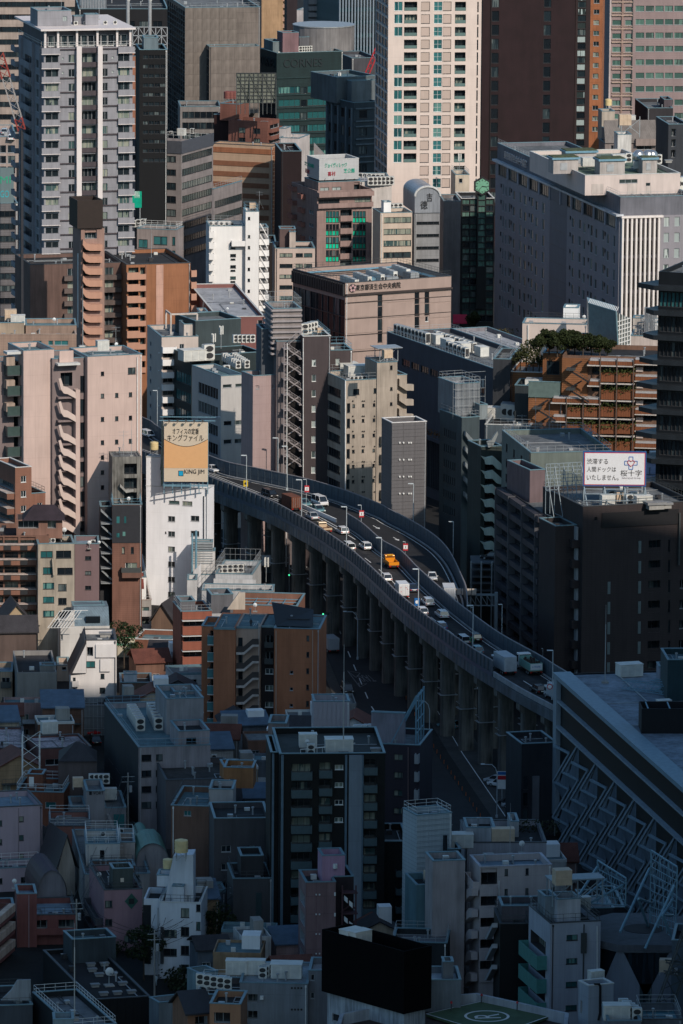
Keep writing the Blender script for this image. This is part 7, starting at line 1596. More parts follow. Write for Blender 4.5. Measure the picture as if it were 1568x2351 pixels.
wb=B.sub(885,966,488,4,10,mat=WHITE,roof=R_GREY);B.sub(575,672,545,2,8,mat=WHITE);gb=B.sub(415,560,562,-3,5,z0=0,mat=wm((.13,.13,.13),.85,jz=.35,jd=.8));B.done();m.rail(1.1,FR_W,'FR')
mm=MB();q=B.loc(535,545,1,1.5);mm.prism([(0,0),(0,.3),(5.,2.4),(5.,2.1)],0,1,lambda p,t:(q.x+t*12.6,1.+p[0],q.z-.6+p[1]));mm.obj('maroon_roof',wm((.2,.045,.035),.7,jx=.5,jd=.8),B.root,None,True)
q=m.px('F',676,520);B.box('peach_box',q[0],q[0]+3.9,3.2,6,m.z1-.9,m.z1+3.2,wm((.52,.36,.2),.7,grime=.4));row(B,'ac_unit',(800,600),(770,600),1,'unit beside the peach box');
for k,x in enumerate((460,505)):p=B.roofpt(x,560,gb.z1);r_=root('skylight_dome',p,B.th,'%s white dome on the small grey roof box'%('left','right')[k],'skylight');MB().cyl(0,1.5,-.9,.1,1.,16).cyl(0,1.5,.101,.5,.95,16,r2=.4).obj('dome',FR_W,r_)
def gable(name,label,front,zy,D,th,L,h,wallc,roofc,ridge='x',ov=.5,cat='house'):
 B=Bld(name,label,front,zy,D,th,L=L,mat=wallc,coping=None,ph=.02,roof=roofc,cat=cat);z=B.main.z1;w=B.W;mm=MB();t=.25
 if ridge=='y':
  mm.prism([(-ov,-.2),(w/2,h),(w+ov,-.2),(w+ov,-.2+t),(w/2,h+t),(-ov,-.2+t)],-ov,L+ov,lambda p,q:(p[0],q,z+p[1]));MB().face([(0,0,z),(w,0,z),(w/2,0,z+h)]).obj('gable_wall',wallc,B.root)
 else:
  mm.prism([(-ov,-.2),(L/2,h),(L+ov,-.2),(L+ov,-.2+t),(L/2,h+t),(-ov,-.2+t)],-ov,w+ov,lambda p,q:(q,p[0],z+p[1]));MB().face([(0,0,z),(0,L,z),(0,L/2,z+h)]).face([(w,0,z),(w,L,z),(w,L/2,z+h)]).obj('gable_wall',wallc,B.root)
 mm.obj('pitched_roof',roofc,B.root,None,True);return B
TILE=wm((.06,.055,.06),.8,jx=.35,jz=0,jd=.6);YEL=wm((.36,.27,.17),.85,grime=.2)
B=gable('gabled_house','cream gabled house with dark roof among wires at the left edge',(20,200),790,1232,10,9,3.4,YEL,TILE,'y');B.main.grid('F',[(60,160)],800,30,2,100,'rib',G_HOME);B.done()
B=gable('low_tiled_house','low dark tiled house below the cream gable at the left edge',(-30,240),850,1221,6,7,2.4,wm((.1,.07,.06),.85),TILE,'x');B.done()
B=gable('tiled_house','brown house with an old dark tiled roof right of the railed flats',(1000,1140),785,1268,-14,8,3.6,wm((.16,.1,.07),.85),TILE,'y');B.done()
# chalet A with blue mansard
WC=wm((.52,.5,.47),.75,grime=.2,jz=1.5,jd=.92)
B=Bld('mansard_house','white house with a steep blue grey metal mansard roof and glass lean-to',(400,724),812,1236,6,L=9,mat=WC,roof=R_GREY,coping=None,ph=.1);m=B.main
m.grid('F',[(526,546)],858,22,1,0,'fix',G_DARK,FR_D);m.grid('F',[(372+30,395+20)],865,36,1,0,'fix',G_DARK)
z=m.z1;a=m.px('F',492,700);b=m.px('F',722,700);MM=wm((.12,.17,.205),.5,jx=.5,jd=.75);hz=a[1]-z
mm=MB().prism([(0,0),(2.6,hz),(8.5,hz),(9,0)],a[0],b[0],lambda p,t:(t,p[0],z+p[1])).obj('mansard_roof',MM,B.root,None,True);MB().box(a[0]+2.2,a[0]+5.,.2,1.,z+.6,z+1.8).obj('roof_window',G_DARK,B.root)
m.poly('F',[(380,812),(492,700),(492,812)],-1,.0,WC,'side_gable');mm=MB()
for k in range(8):q=m.px('F',330+k*20,765);mm.bar((q[0]-.6,-2.5,z+.2),(q[0]+2.,0.5,z+3.),.06)
for zz in(.2,1.6,3.):q0,q1=m.px('F',330,765)[0],m.px('F',490,765)[0];mm.bar((q0-.6+zz*.9,-2.5+zz,z+zz),(q1+zz*.9,-2.5+zz,z+zz),.06)
mm.obj('glazing_frame',FR_W,B.root);B.sub(480,690,672,4,8,mat=WC,z0=z);B.done()
# chalet B steep black roof
WB=wm((.6,.57,.55),.75,grime=.12,jz=3.1,jd=.9)
B=Bld('steep_roof_house','white building with a steep black side roof and narrow windows',(560,770),905,1208,4,L=11,mat=WB,roof=R_GREY,coping=C_DARK);m=B.main
m.grid('F',[(566,628)],1042,42,1,0,'std',G_TEAL,FR_D);m.grid('F',[(664,690)],1124,34,1,0,'fix',G_DARK,FR_D);m.grid('F',[(658,694)],1216,38,1,0,'fix',G_DARK,FR_D);m.grid('F',[(575,615)],948,60,1,0,'loggia',G_DARK)
m.sheet('F',632,762,930,1015,WB,'raised_panel',.35);m.sheet('F',662,728,1025,1108,WB,'raised_panel',.35)
q0=m.px('F',560,905);q1=m.px('F',468,1118)
lw=B.block(q1[0],-.005,.0,11,0,q1[1],WB,roof=R_DARK,coping=None,name='lower_wall',ph=.05);lw.grid('F',[(480,500)],1150,30,3,70,'std',G_DARK);lw.balc('F',476,520,1175,30,1,WB,2,75)
MB().prism([(q1[0]-.4,q1[1]-.3),(.3,q0[1]+.5),(.3,q1[1])],-.35,11.4,lambda p,t:(p[0],t,p[1])).obj('steep_roof',plain('slate_black',(.025,.025,.03),.5),B.root,None,True)
MB().face([(q1[0]+.3,-.36,q1[1]),(.25,-.36,q1[1]),(.25,-.36,q0[1]-.6)]).obj('gable_wall',WB,B.root);B.done()
on(B,'roof_vent',695,880,'pale vent dome on the white steep roofed building',scale=1.6)
B=Bld('green_awning_house','low house with a green awning strip between the flats and the brown building',(775,935),938,1252,2,L=8,mat=wm((.5,.45,.35),.8),roof=R_GREEN,coping=plain('green_edge',(.03,.2,.1),.6));B.main.grid('F',[(875,898)],990,26,1,0,'std',G_DARK);B.done()
p=at(*P(820,1090),z=0);put('street_tree',(p.x,p.y,0),2.,'dark leafy tree behind the white steep roofed building',None,1.05)
RB=wm((.2,.085,.055),.85,grime=.3)
B=Bld('brown_house','two storey brown house with a white railed balcony',(985,1145),905,1243,-8,L=10,mat=RB,roof=R_TEAL,coping=C_PALE);m=B.main;B.main.x0=-2.8;m.grid('F',[(1005,1135)],942,62,1,0,'loggia',G_HOME);m.balc('F',1000,1142,985,24,1.,WRAIL);m.grid('F',[(1015,1090)],1060,30,2,100,'rib',G_DARK,FR_G);B.done()
BR2=wm((.24,.08,.05),.85,grime=.25,jz=.4,jd=.85)
B=Bld('red_brown_flats','red brown flats with long tiled balconies stacked left of the brown tower',(1195,1400),715,1208,10,side=1142,mat=BR2,roof=R_GREY,coping=C_TEAL);m=B.main
m.grid('F',[(1215,1385)],772,40,6,101,'loggia',G_DARK);m.balc('F',1200,1395,718,44,.9,BR2);m.balc('F',1200,1395,812,50,1.3,BR2,5,100);m.pslab('F',1198,1396,766,5,1.5,C_PALE,'pale_edge',6,100)
t=B.sub(1395,1540,600,2,8,mat=wm((.12,.12,.13),.85),roof=R_TEAL);B.sub(1190,1290,645,5,10,mat=wm((.13,.13,.14),.85));B.done();m.rail(1.1,STEEL)
p=at(*P(1500,700),y=1206);mm=MB().prism([(0,0),(2.2,3.2),(3.4,3.2),(3.4,0)],0,1,lambda q,t:(q[0],t,q[1])).obj('stair_wedge',wm((.5,.42,.34),.8),None);mm.location=p;tag(mm,'cream sloping stair cover on the roof between the brown flats and tower','stair cover')
# brown tower
tile(8)
BT=wm((.36,.14,.072),.85,grime=.25,jx=2.6,jz=3.15,jd=.9);PT=wm((.4,.28,.22),.85,grime=.2)
B=Bld('brown_tower','brown apartment tower with a zigzag outdoor stair and blue tinted roof',(338,640),832,1168,-5,side=684,mat=BT,roof=R_TEAL,coping=C_TEAL,ph=.12);m=B.main
m.grid('F',[(552,570)],872,36,6,108,'tall',G_DARK,FR_D);m.grid('F',[(442,464)],1105,22,4,109,'std',G_DARK,FR_G);m.poly('F',[(590,838),(595,838),(595,1500),(590,1500)],0,.25,PT,'downpipe');m.poly('F',[(348,838),(354,838),(354,1450),(348,1450)],0,.25,PT,'downpipe')
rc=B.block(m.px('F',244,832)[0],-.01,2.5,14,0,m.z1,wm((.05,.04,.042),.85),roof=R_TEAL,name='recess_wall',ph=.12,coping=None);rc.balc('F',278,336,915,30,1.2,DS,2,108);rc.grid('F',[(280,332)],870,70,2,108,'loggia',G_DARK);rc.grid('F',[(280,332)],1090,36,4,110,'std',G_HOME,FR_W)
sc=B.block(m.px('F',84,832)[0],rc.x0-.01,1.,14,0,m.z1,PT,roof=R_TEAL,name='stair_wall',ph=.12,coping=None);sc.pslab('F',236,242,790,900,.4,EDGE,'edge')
for k in range(8):
 y=925+109.5*k;sc.poly('F',[(92,y+50),(140,y+50),(198,y),(240,y),(240,y+12),(203,y+12),(146,y+64),(92,y+64)],1.,1.4,EDGE,'stair_edge')
 sc.poly('F',[(92,y+12),(140,y+12),(198,y-38),(240,y-38),(240,y),(198,y),(140,y+50),(92,y+50)],.95,1.05,plain('stair_mesh',(.045,.035,.032),.7),'stair_screen');sc.grid('F',[(100,130)],y-40,60,1,0,'fix',G_DARK,FR_D)
lf=B.block(m.px('F',-60,832)[0],sc.x0-.01,-.5,14,0,m.z1,BT,roof=R_TEAL,name='left_wall',ph=.12,coping=None);bw=B.block(lf.x0-2.6,lf.x0-.02,3,12,0,m.z1-.5,BT,roof=R_TEAL)
tile(7);bw.balc('F',1380,1442,865,54,2.6,C_PALE,7,109,glass=plain('teal_pane',(.06,.17,.18),.3));bw.grid('F',[(1390,1436)],835,60,7,109,'loggia',G_DARK);tile(8)
[b_.slab('F',b_.x0,b_.x1,m.z1-.35,m.z1+.05,.12,C_TEAL,'roof_rim')for b_ in(rc,sc,lf)];B.done();z=m.z1+.4
mm=MB().face([(.2,1.5,z-.2),(7.,1.2,z-.2),(6.2,11.,z+1.2),(-1.5,10.,z+2.6)]).obj('sloping_canopy',plain('canopy_black',(.02,.021,.024),.7),B.root);B.box('canopy_wall',.6,6,5,10,z-.5,z+.5,wm((.05,.05,.055),.8));on(B,'satellite_dish',212,715,'dish on the blue tinted roof of the brown tower')
rk=B.M@Vector((-4.5,2.2,z-.9));r=root('person',rk,0.3,'small dark figure standing on the blue tinted roof of the brown tower','person')
def figure(r,cloth,skin=(.3,.2,.15)):
 V=[((0,0,.92),.17),((0,0,1.15),.16),((0,0,1.42),.19),((0,0,1.55),.07),((0,.02,1.66),.11),((0,.02,1.74),.1),((.1,0,.88),.1),((.12,.03,.48),.07),((.12,0,.08),.05),((.12,.14,.04),.045),((-.1,0,.88),.1),((-.12,-.03,.48),.07),((-.12,0,.08),.05),((-.12,.14,.04),.045),((.22,0,1.42),.06),((.27,.02,1.14),.05),((.27,.1,.9),.035),((-.22,0,1.42),.06),((-.27,.02,1.14),.05),((-.27,.1,.9),.035)]
 E=[(0,1),(1,2),(2,3),(3,4),(4,5),(0,6),(6,7),(7,8),(8,9),(0,10),(10,11),(11,12),(12,13),(2,14),(14,15),(15,16),(2,17),(17,18),(18,19)]
 me=bpy.data.meshes.new('body');me.from_pydata([v for v,_ in V],E,[]);o=link('body',me,(),r);o.modifiers.new('skin','SKIN');sv=me.skin_vertices[0].data
 for i,(_,q)in enumerate(V):sv[i].radius=(q,q*.8)
 sv[0].use_root=True;o.modifiers.new('sub','SUBSURF').levels=1;me.materials.append(plain('cloth_'+cloth[0],cloth[1],.8));return o
figure(r,('dark',(.02,.02,.025)));MB().cyl(0,.0,1.66,1.8,.115,10,r2=.08).obj('hair',SK,r)
# concrete block, low roofs, alley
tile(7)
CB=wm((.2,.19,.18),.85,grime=.3)
B=Bld('concrete_house','bare grey concrete house with a tall blank upper box',(112,375),1116,1182,5,side=85,mat=CB,roof=R_DARK,coping=None);B.block(-3.2,-.02,1,9,0,B.main.z1-9,CB);B.block(-2,B.W+3,-1.6,-.01,0,B.main.px('F',200,1340)[1],CB,name='lower_wall');B.block(B.W+.01,B.W+3.5,0,8,0,B.main.z1-8,CB,roof=R_PALE);B.block(B.W*.6,B.W,3,6,B.main.z1-.8,B.main.z1+.6,CB,roof=R_PALE);B.done()
B=Bld('stone_tiled_house','beige stone tiled flats with small balconies at the left edge',(-60,82),1112,1192,2,L=9,mat=wm((.36,.27,.2),.9,jx=.3,jz=.2,jd=.6),roof=R_BLUE);B.main.balc('F',5,72,1180,34,.9,DS,3,128);B.main.grid('F',[(12,66)],1150,50,3,128,'std',G_DARK);B.done()
B=Bld('beige_low_house','small beige house squeezed behind the white steep roofed building',(378,456),1070,1228,3,L=8,mat=wm((.42,.32,.25),.85));B.main.grid('F',[(408,438)],1080,22,2,95,'std',G_DARK);B.done()
NET=wm((.16,.18,.2),.7,grime=.4)
B=Bld('netted_building','small building wrapped in grey netting above the red car',(505,700),1330,1178,2,L=7,mat=NET,roof=R_DARK,coping=None);mm=MB()
for k in range(8):x=B.W*k/7;mm.bar((x,-.25,0),(x,-.25,B.main.z1+1.2),.05)
for k in range(5):z=B.main.z1-k*2.2;mm.bar((0,-.25,z),(B.W,-.25,z),.05)
mm.obj('scaffold',STEEL,B.root);B.done()
for k in range(3):pass
WR=wm((.4,.34,.36),.9,grime=.75,vs=2.5)
B=Bld('low_maroon_house','low maroon building with a flaking pale roof, left one',(-60,166),1618,1128,4,L=18,mat=wm((.13,.06,.055),.85),roof=WR,coping=C_DARK,ph=.3);B.main.grid('F',[(10,60),(75,150)],1640,40,2,90,'std',G_HOME);B.done()
B=Bld('low_maroon_house','low maroon building with a flaking pale roof and blue hatch, right one',(258,604),1622,1124,14,side=178,mat=wm((.13,.06,.055),.85),roof=WR,coping=C_DARK,ph=.3);B.main.grid('F',[(300,600)],1690,40,1,0,'rib',G_DARK);B.done()
on(B,'machine_cabinet',325,1520,'blue grey roof hatch on the flaking pale roof',scale=1.1)
B=Bld('dark_pitched_house','house with a dark hipped roof at the foot of the flaking roofs',(385,640),1700,1108,2,L=8,mat=wm((.1,.08,.08),.85),roof=TILE,coping=None,ph=.05);z=B.main.z1;w=B.W
MB().face([(0,-.5,z),(w,-.5,z),(w-3,4,z+2.6),(3,4,z+2.6)]).face([(w,-.5,z),(w,8.5,z),(w-3,4,z+2.6)]).face([(0,8.5,z),(0,-.5,z),(3,4,z+2.6)]).face([(w,8.5,z),(0,8.5,z),(3,4,z+2.6),(w-3,4,z+2.6)]).obj('hipped_roof',TILE,B.root);B.done()
for x,lab in((205,'left'),):
 p=at(*P(x,1700),y=1112);r=root('lattice_mast',(p.x,p.y,p.z-8),0,'white square lattice mast rising between the maroon roofs','mast');lattice((0,0,0),(0,0,13),3,.09,2.,FR_W,r,'lattice')
B=Bld('brown_small_block','small brown block with a white roof box behind the dark office',(795,1005),1185,1196,3,L=9,mat=wm((.1,.065,.05),.85),roof=R_DARK);B.sub(818,905,1130,1,4,mat=wm((.45,.47,.5),.6));B.done()
DO=wm((.07,.085,.105),.8,grime=.3)
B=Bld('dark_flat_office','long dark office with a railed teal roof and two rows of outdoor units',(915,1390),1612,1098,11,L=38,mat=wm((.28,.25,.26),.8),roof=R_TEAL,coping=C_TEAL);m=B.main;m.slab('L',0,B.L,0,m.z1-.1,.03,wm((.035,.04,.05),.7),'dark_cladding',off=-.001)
m.grid('F',[(935,1000),(1030,1075)],1660,44,4,104,'rib',G_DARK,FR_D);m.grid('L',[(720+45*k,750+45*k)for k in range(4)],1640,44,4,100,'rib',G_DARK,FR_D)
pc_=B.sub(1100,1345,1285,14,26,mat=wm((.27,.26,.27),.8),roof=R_TEAL);B.sub(1150,1330,1240,22,27,z0=pc_.z1-.9,mat=wm((.27,.26,.27),.8),roof=R_TEAL);lw2=B.sub(1180,1385,1500,.8,10,mat=wm((.32,.28,.29),.8),roof=R_DARK);lw2.grid('F',[(1230,1296)],1548,40,1,0,'fix',G_DARK,FR_D);B.done();m.rail(1.2,STEEL_B,'LFB')
row(B,'tall_ac_unit',(870,1410),(925,1500),7,'tall unit in the left row on the railed teal roof','left row on the railed teal roof',scale=1.3);row(B,'tall_ac_unit',(1000,1400),(1045,1495),6,'tall unit in the right row on the railed teal roof','right row on the railed teal roof',scale=1.3);on(B,'machine_cabinet',1225,1470,'big cream cabinet on the railed teal roof',scale=2.2);on(B,'roof_vent',1060,1420,'tall vent box between the row and the cabinet',scale=1.6)
# ================================================================ bottom left
GAIN[0]=1.25
tile(10)
B=Bld('red_roofed_house','red brown house with a railed teal roof terrace and door cabin',(105,420),200,1100,-5,L=11,mat=wm((.14,.05,.03),.85),roof=R_TEAL,coping=C_TEAL);c=B.sub(180,285,80,4,8,mat=wm((.13,.05,.03),.85),roof=R_TEAL);c.sheet('F',192,224,95,158,FR_W,'door',.1);B.main.grid('F',[(300,370)],260,40,1,0,'rib',G_TEAL);B.done();B.main.rail(1.3,FR_W)
B=Bld('mauve_slab','tall mauve slab with small trimmed windows at the left edge',(-70,280),300,1060,14,L=12,mat=wm((.27,.21,.235),.8,grime=.15),roof=R_BLUE,coping=C_DARK);m=B.main;m.pslab('F',120,124,300,400,.1,wm((.2,.155,.17),.8),'joint_strip');m.grid('F',[(126,156)],357,36,3,124,'std',G_HOME,FR_D);m.grid('F',[(-15,14)],384,38,3,124,'std',G_HOME,FR_D);m.balc('F',282,318,420,40,1.1,wm((.05,.05,.06),.8),4,110);B.done()
B=Bld('mauve_slab_base','lower front part of the mauve slab with a trimmed window row',(-70,298),705,1052,14,L=6,mat=wm((.27,.21,.235),.8,grime=.15),roof=R_BLUE,coping=C_TEAL);B.main.grid('F',[(138,176),(-15,16)],758,38,2,130,'std',G_HOME,FR_D);B.done()
B=Bld('grey_name_tower','grey stair tower block with black letters and roof clutter',(572,692),190,1092,6,L=9,mat=wm((.2,.19,.195),.85,grime=.2),roof=R_GREY);put_text(B.main,'F','VORT',614,684,192,212,SK,.06);MB().box(*[B.main.px('F',x,200)[0]for x in(589,606)],-.1,-.01,B.main.px('F',589,214)[1],B.main.px('F',589,192)[1]).obj('square_mark',SK,B.root)
r2=B.sub(692,834,300,.4,14,z0=0,mat=wm((.2,.19,.195),.85),roof=R_GREY);r2.sheet('F',750,822,342,425,G_TEAL,'shopfront',.06);r2.poly('F',[(705,340),(722,340),(760,430),(740,430)],.1,.5,wm((.25,.24,.24),.8),'slanted_fin');l2=B.sub(470,571,295,1.5,10,z0=0,mat=wm((.16,.15,.155),.85));B.done();on(B,'panel_water_tank',515,175,'peach tall tank left of the grey lettered tower',l2.z1+1.5,scale=.9);on(B,'machine_cabinet',725,245,'white cabinet at the right of the grey lettered tower',r2.z1-.5,scale=.9);row(B,'tall_ac_unit',(610,140),(700,140),4,'unit behind the lettered tower','units behind the lettered tower')
B=Bld('salmon_block','dark salmon block below the lettered tower',(325,598),422,1075,3,L=11,mat=wm((.19,.085,.07),.85,grime=.2),roof=R_GREY,coping=C_DARK);B.main.grid('F',[(522,552)],488,28,1,0,'fix',G_DARK);B.done();B.main.rail(1.,DS)
for k in range(4):on(B,'roof_vent',400+50*k,370-5*k,'vent on the dark salmon block, %s from the left'%('first','second','third','fourth')[k],scale=.8)
B=Bld('deck_building','white walled small building with a railed roof deck and teal rim',(568,792),540,1046,4,L=10,mat=wm((.38,.36,.34),.8,grime=.25),roof=R_TEAL,coping=C_TEAL);m=B.main;m.grid('F',[(660,690)],580,72,1,0,'fix',G_DARK,FR_D);r3=B.sub(790,892,528,3,10,z0=0,mat=wm((.3,.26,.24),.85),roof=R_GREY);B.done();m.rail(1.6,FR_W);r3.rail(1.4,FR_W);row(B,'ac_unit',(680,490),(800,470),4,'unit on the railed roof deck','units on the railed roof deck')
B=Bld('deck_terrace','stone coloured terrace building in front of the roof deck',(560,990),742,1036,6,side=476,mat=wm((.24,.235,.23),.85,grime=.3),roof=R_GREY);t_=B.sub(605,892,672,.6,5,mat=wm((.15,.08,.06),.85),roof=R_DARK);t_.z1=B.main.z1+1.2;B.main.grid('F',[(880,925)],745,50,1,0,'fix',G_DARK);B.done();t_.rail(.8,DS);row(B,'ac_unit',(605,690),(650,690),2,'unit by the blue sheet on the stone terrace','units by the blue sheet')
B=gable('steep_gable_house','narrow beige house with a steep black roof',(385,496),700,1050,20,9,5.5,wm((.26,.23,.2),.85),plain('slate_black',(.025,.025,.03),.5),'y');B.done()
def barrel(name,label,front,zy,D,L,rise,wallc,roofc,th=6):
 B=Bld(name,label,front,zy,D,th,L=L,mat=wallc,coping=None,ph=.02);z=B.main.z1;w=B.W;n=12;pts=[(w/2-w/2*math.cos(math.pi*k/n),rise*math.sin(math.pi*k/n))for k in range(n+1)]
 mm=MB()
 for k in range(n):a,b=pts[k],pts[k+1];mm.face([(a[0]*1.03-.1,-.5,z+a[1]),(b[0]*1.03-.1,-.5,z+b[1]),(b[0]*1.03-.1,L+.3,z+b[1]),(a[0]*1.03-.1,L+.3,z+a[1])])
 mm.obj('barrel_roof',roofc,B.root);MB().face([(x,-.02,z+y)for x,y in pts]).obj('arched_wall',wallc,B.root);B.done();return B
CG=wm((.05,.14,.11),.5,jx=0,jz=0)
barrel('green_barrel_house','house with a green copper barrel roof, the nearer of two',(905,1110),640,1046,10,2.8,wm((.2,.185,.19),.85),CG);barrel('green_barrel_house','smaller green copper barrel roof behind the nearer one',(895,1000),560,1062,9,2.2,wm((.2,.185,.19),.85),CG);barrel('green_barrel_house','low green curved roof at the right rear of the barrel roofs',(995,1070),565,1060,8,1.4,wm((.15,.14,.145),.85),CG)
barrel('curved_roof_house','grey round fronted house with a dark maroon barrel roof',(245,440),890,1030,12,4.5,wm((.14,.135,.15),.85),wm((.06,.02,.035),.6),12)
MR2=wm((.15,.055,.05),.85,grime=.3)
B=Bld('red_brown_block','red brown flats with a stair tower, open galleries and pale blue roof',(222,505),1010,1016,6,L=12,mat=MR2,roof=R_BLUE,coping=C_DARK);m=B.main;m.grid('F',[(230,312),(386,490)],1042,58,3,130,'loggia',G_DARK);m.balc('F',225,508,1095,36,1.1,MR2,3,128);tw=B.sub(112,243,868,-1.5,5,z0=0,mat=MR2,roof=R_BLUE,coping=C_TEAL);tw.poly('F',[(188,875),(193,875),(193,1350),(188,1350)],0,.2,plain('pipe_mauve',(.25,.18,.19),.6),'downpipe');lp=B.block(tw.x0-3.4,tw.x0-.01,3,12,0,m.z1,MR2,roof=R_BLUE);lp.balc('F',60,112,985,40,.8,DS);B.done();m.rail(1.1,DS,'FR');on(B,'satellite_dish',95,835,'dish on the corner of the red brown stair tower',tw.z1)
B=wall_between('slanting_gallery_flats','maroon flats with cream slanting gallery parapets at the left edge',(-90,1060),(62,930),1010,10,wm((.1,.04,.035),.85),coping=None);m=B.main
B.root.name='slanting_gallery_flats'
for k in range(5):m.slab('F',0,B.W,m.z1-1.2-2.9*k,m.z1-2.9*k,1.,wm((.4,.3,.24),.85),'gallery_parapet');m.slab('F',0,B.W,m.z1-1.9-2.9*k,m.z1-1.21-2.9*k,.9,MR2,'gallery_band')
B.done()
B=Bld('rose_block','dusky rose block with a green diamond emblem and few windows',(688,940),845,1012,10,side=590,mat=wm((.22,.13,.145),.85,grime=.2),roof=R_DARK,coping=C_DARK);m=B.main;m.grid('F',[(694,742)],914,46,3,122,'std',G_HOME,FR_D);m.grid('F',[(820,910)],1144,46,1,0,'std',G_HOME,FR_D)
q=m.px('F',868,916);MB().prism([(q[0],q[1]+1.3),(q[0]+1.1,q[1]),(q[0],q[1]-1.3),(q[0]-1.1,q[1])],-.08,-.005,lambda p,t:(p[0],t,p[1])).obj('diamond_emblem',plain('emblem_green',(.02,.08,.06),.6),B.root);MB().box(q[0]-.45,q[0]+.45,-.12,-.081,q[1]-.45,q[1]+.45).obj('emblem_window',SK,B.root)
m.poly('F',[(745,1245),(860,1245),(830,1390),(770,1340)],.0,.08,plain('mural_teal',(.06,.14,.14),.7),'painted_wedge');cb=B.sub(745,880,700,3,7,mat=wm((.07,.085,.08),.85),z0=m.z1-.9);cb.z1=min(cb.z1,m.z1+3);cb.sheet('F',796,818,764,792,plain('notice',(.6,.5,.4),.6),'notice',.1);m.balc('L',600,680,900,40,1.2,wm((.07,.07,.08),.8),4,122);B.done();m.rail(1.,DS);on(B,'aerial',780,690,'ragged antenna above the dusky rose block',cb.z1-.5,scale=.8);on(B,'satellite_dish',655,790,'dish at the left rear of the dusky rose block')
WO=wm((.44,.46,.49),.75,grime=.2,jz=3.05,jd=.93)
B=Bld('chamfered_white_block','pale chamfered block with a wedge roof tower and two cream round tanks',(1054,1328),930,994,-4,L=11,mat=WO,roof=R_DARK,coping=C_PALE);m=B.main
m.grid('F',[(1195,1250)],962,62,4,124,'std',G_HOME,FR_D);m.grid('F',[(1082,1168)],1105,50,2,124,'std',G_HOME,FR_D);m.grid('F',[(1296,1325)],930,56,3,122,'std',G_HOME,FR_D);m.grid('F',[(1132,1166)],1370,80,1,0,'fix',G_DARK,FR_D);m.sheet('F',1062,1082,1085,1325,plain('sign_strip',(.03,.032,.036),.6),'vertical_sign',.6);m.poly('F',[(1040,960),(1048,960),(1048,1450),(1040,1450)],0,.25,FR_G,'downpipe')
ch=B.block(-5.6,-.01,.3,10,0,m.z1,WO,roof=R_DARK,coping=None,name='side_wall');ch.x0=m.px('F',940,930)[0];ch.y0=2.2;ch.sheet('F',945,998,940,1330,plain('dark_glazing',(.012,.014,.018),.3),'side_glazing',.05)
q=[m.px('F',*p)for p in((1075,870),(1108,755),(1135,645),(1265,638),(1265,850))];z0=m.z1-.9
MB().prism([(q[0][0],z0),(q[1][0],q[1][1]),(q[2][0],q[2][1]),(q[3][0],q[3][1]),(q[4][0],z0)],3,7,lambda p,t:(p[0],t,p[1])).obj('wedge_tower',WO,B.root,None,True);B.sub(1138,1214,822,1.2,2.9,mat=WO);bk=B.sub(1036,1140,748,4,8,mat=WO,z0=m.z1+1.6);bk.bottom=True;B.done();m.rail(1.1,DS)
on(B,'round_water_tank',1197,645,'upper cream round tank on a frame above the wedge tower',q[3][1]-.2,scale=1.1);on(B,'round_water_tank',1110,740,'lower cream round tank left of the wedge tower',bk.z1-.9,scale=.85)
BL=wm((.02,.022,.026),.8,grime=.3)
B=Bld('black_flat_building','wide low black building with grey vents and a dish on its roof',(610,990),1570,962,16,side=285,mat=BL,roof=wm((.035,.03,.033),.9,grime=.4),coping=C_DARK,ph=.6);m=B.main;m.panels('F',7,1,BL,gap=.08,d=.05);c=B.block(3,10,B.L-7,B.L-1,m.z1-.6,m.z1+3.2,wm((.05,.065,.075),.8),roof=R_TEAL);B.done()
for k,(x,y)in enumerate(((600,1345),(690,1342),(655,1412),(745,1405),(810,1470),(685,1538),(775,1532),(868,1525),(628,1482),(610,1380))):on(B,'roof_vent',x,y,'grey vent on the wide black roof, %s'%('back left','back right','second row left','second row right','right of the dish','front left','front middle','front right','left of the dish','by the back left edge')[k],scale=.95)
on(B,'satellite_dish',722,1478,'big round dish in the middle of the wide black roof',scale=1.8)
B=Bld('dark_stair_house','dark building with a curved white stair wall at the bottom left corner',(-40,215),1610,950,10,L=12,mat=wm((.06,.07,.085),.85,grime=.3),roof=R_DARK);B.main.poly('F',[(20,1600),(90,1530),(130,1465),(218,1462),(218,1600)],-3,-2.6,wm((.2,.22,.24),.8),'curved_wall');B.done();B.main.rail(1.,DS)
B=wall_between('narrow_roof_building','long narrow dark building with a pale roof strip left of the wide black roof',(215,1520),(470,1750),935,7,wm((.03,.035,.04),.85),roof=wm((.12,.13,.14),.85));B.done()
B=Bld('teal_hut','small teal rimmed roof hut at the very bottom',(352,488),1700,915,4,L=4,mat=wm((.15,.2,.23),.8),roof=R_TEAL);B.done();on(B,'lightning_rod',492,1700,'thin tall mast at the bottom beside the teal hut',scale=1.8)
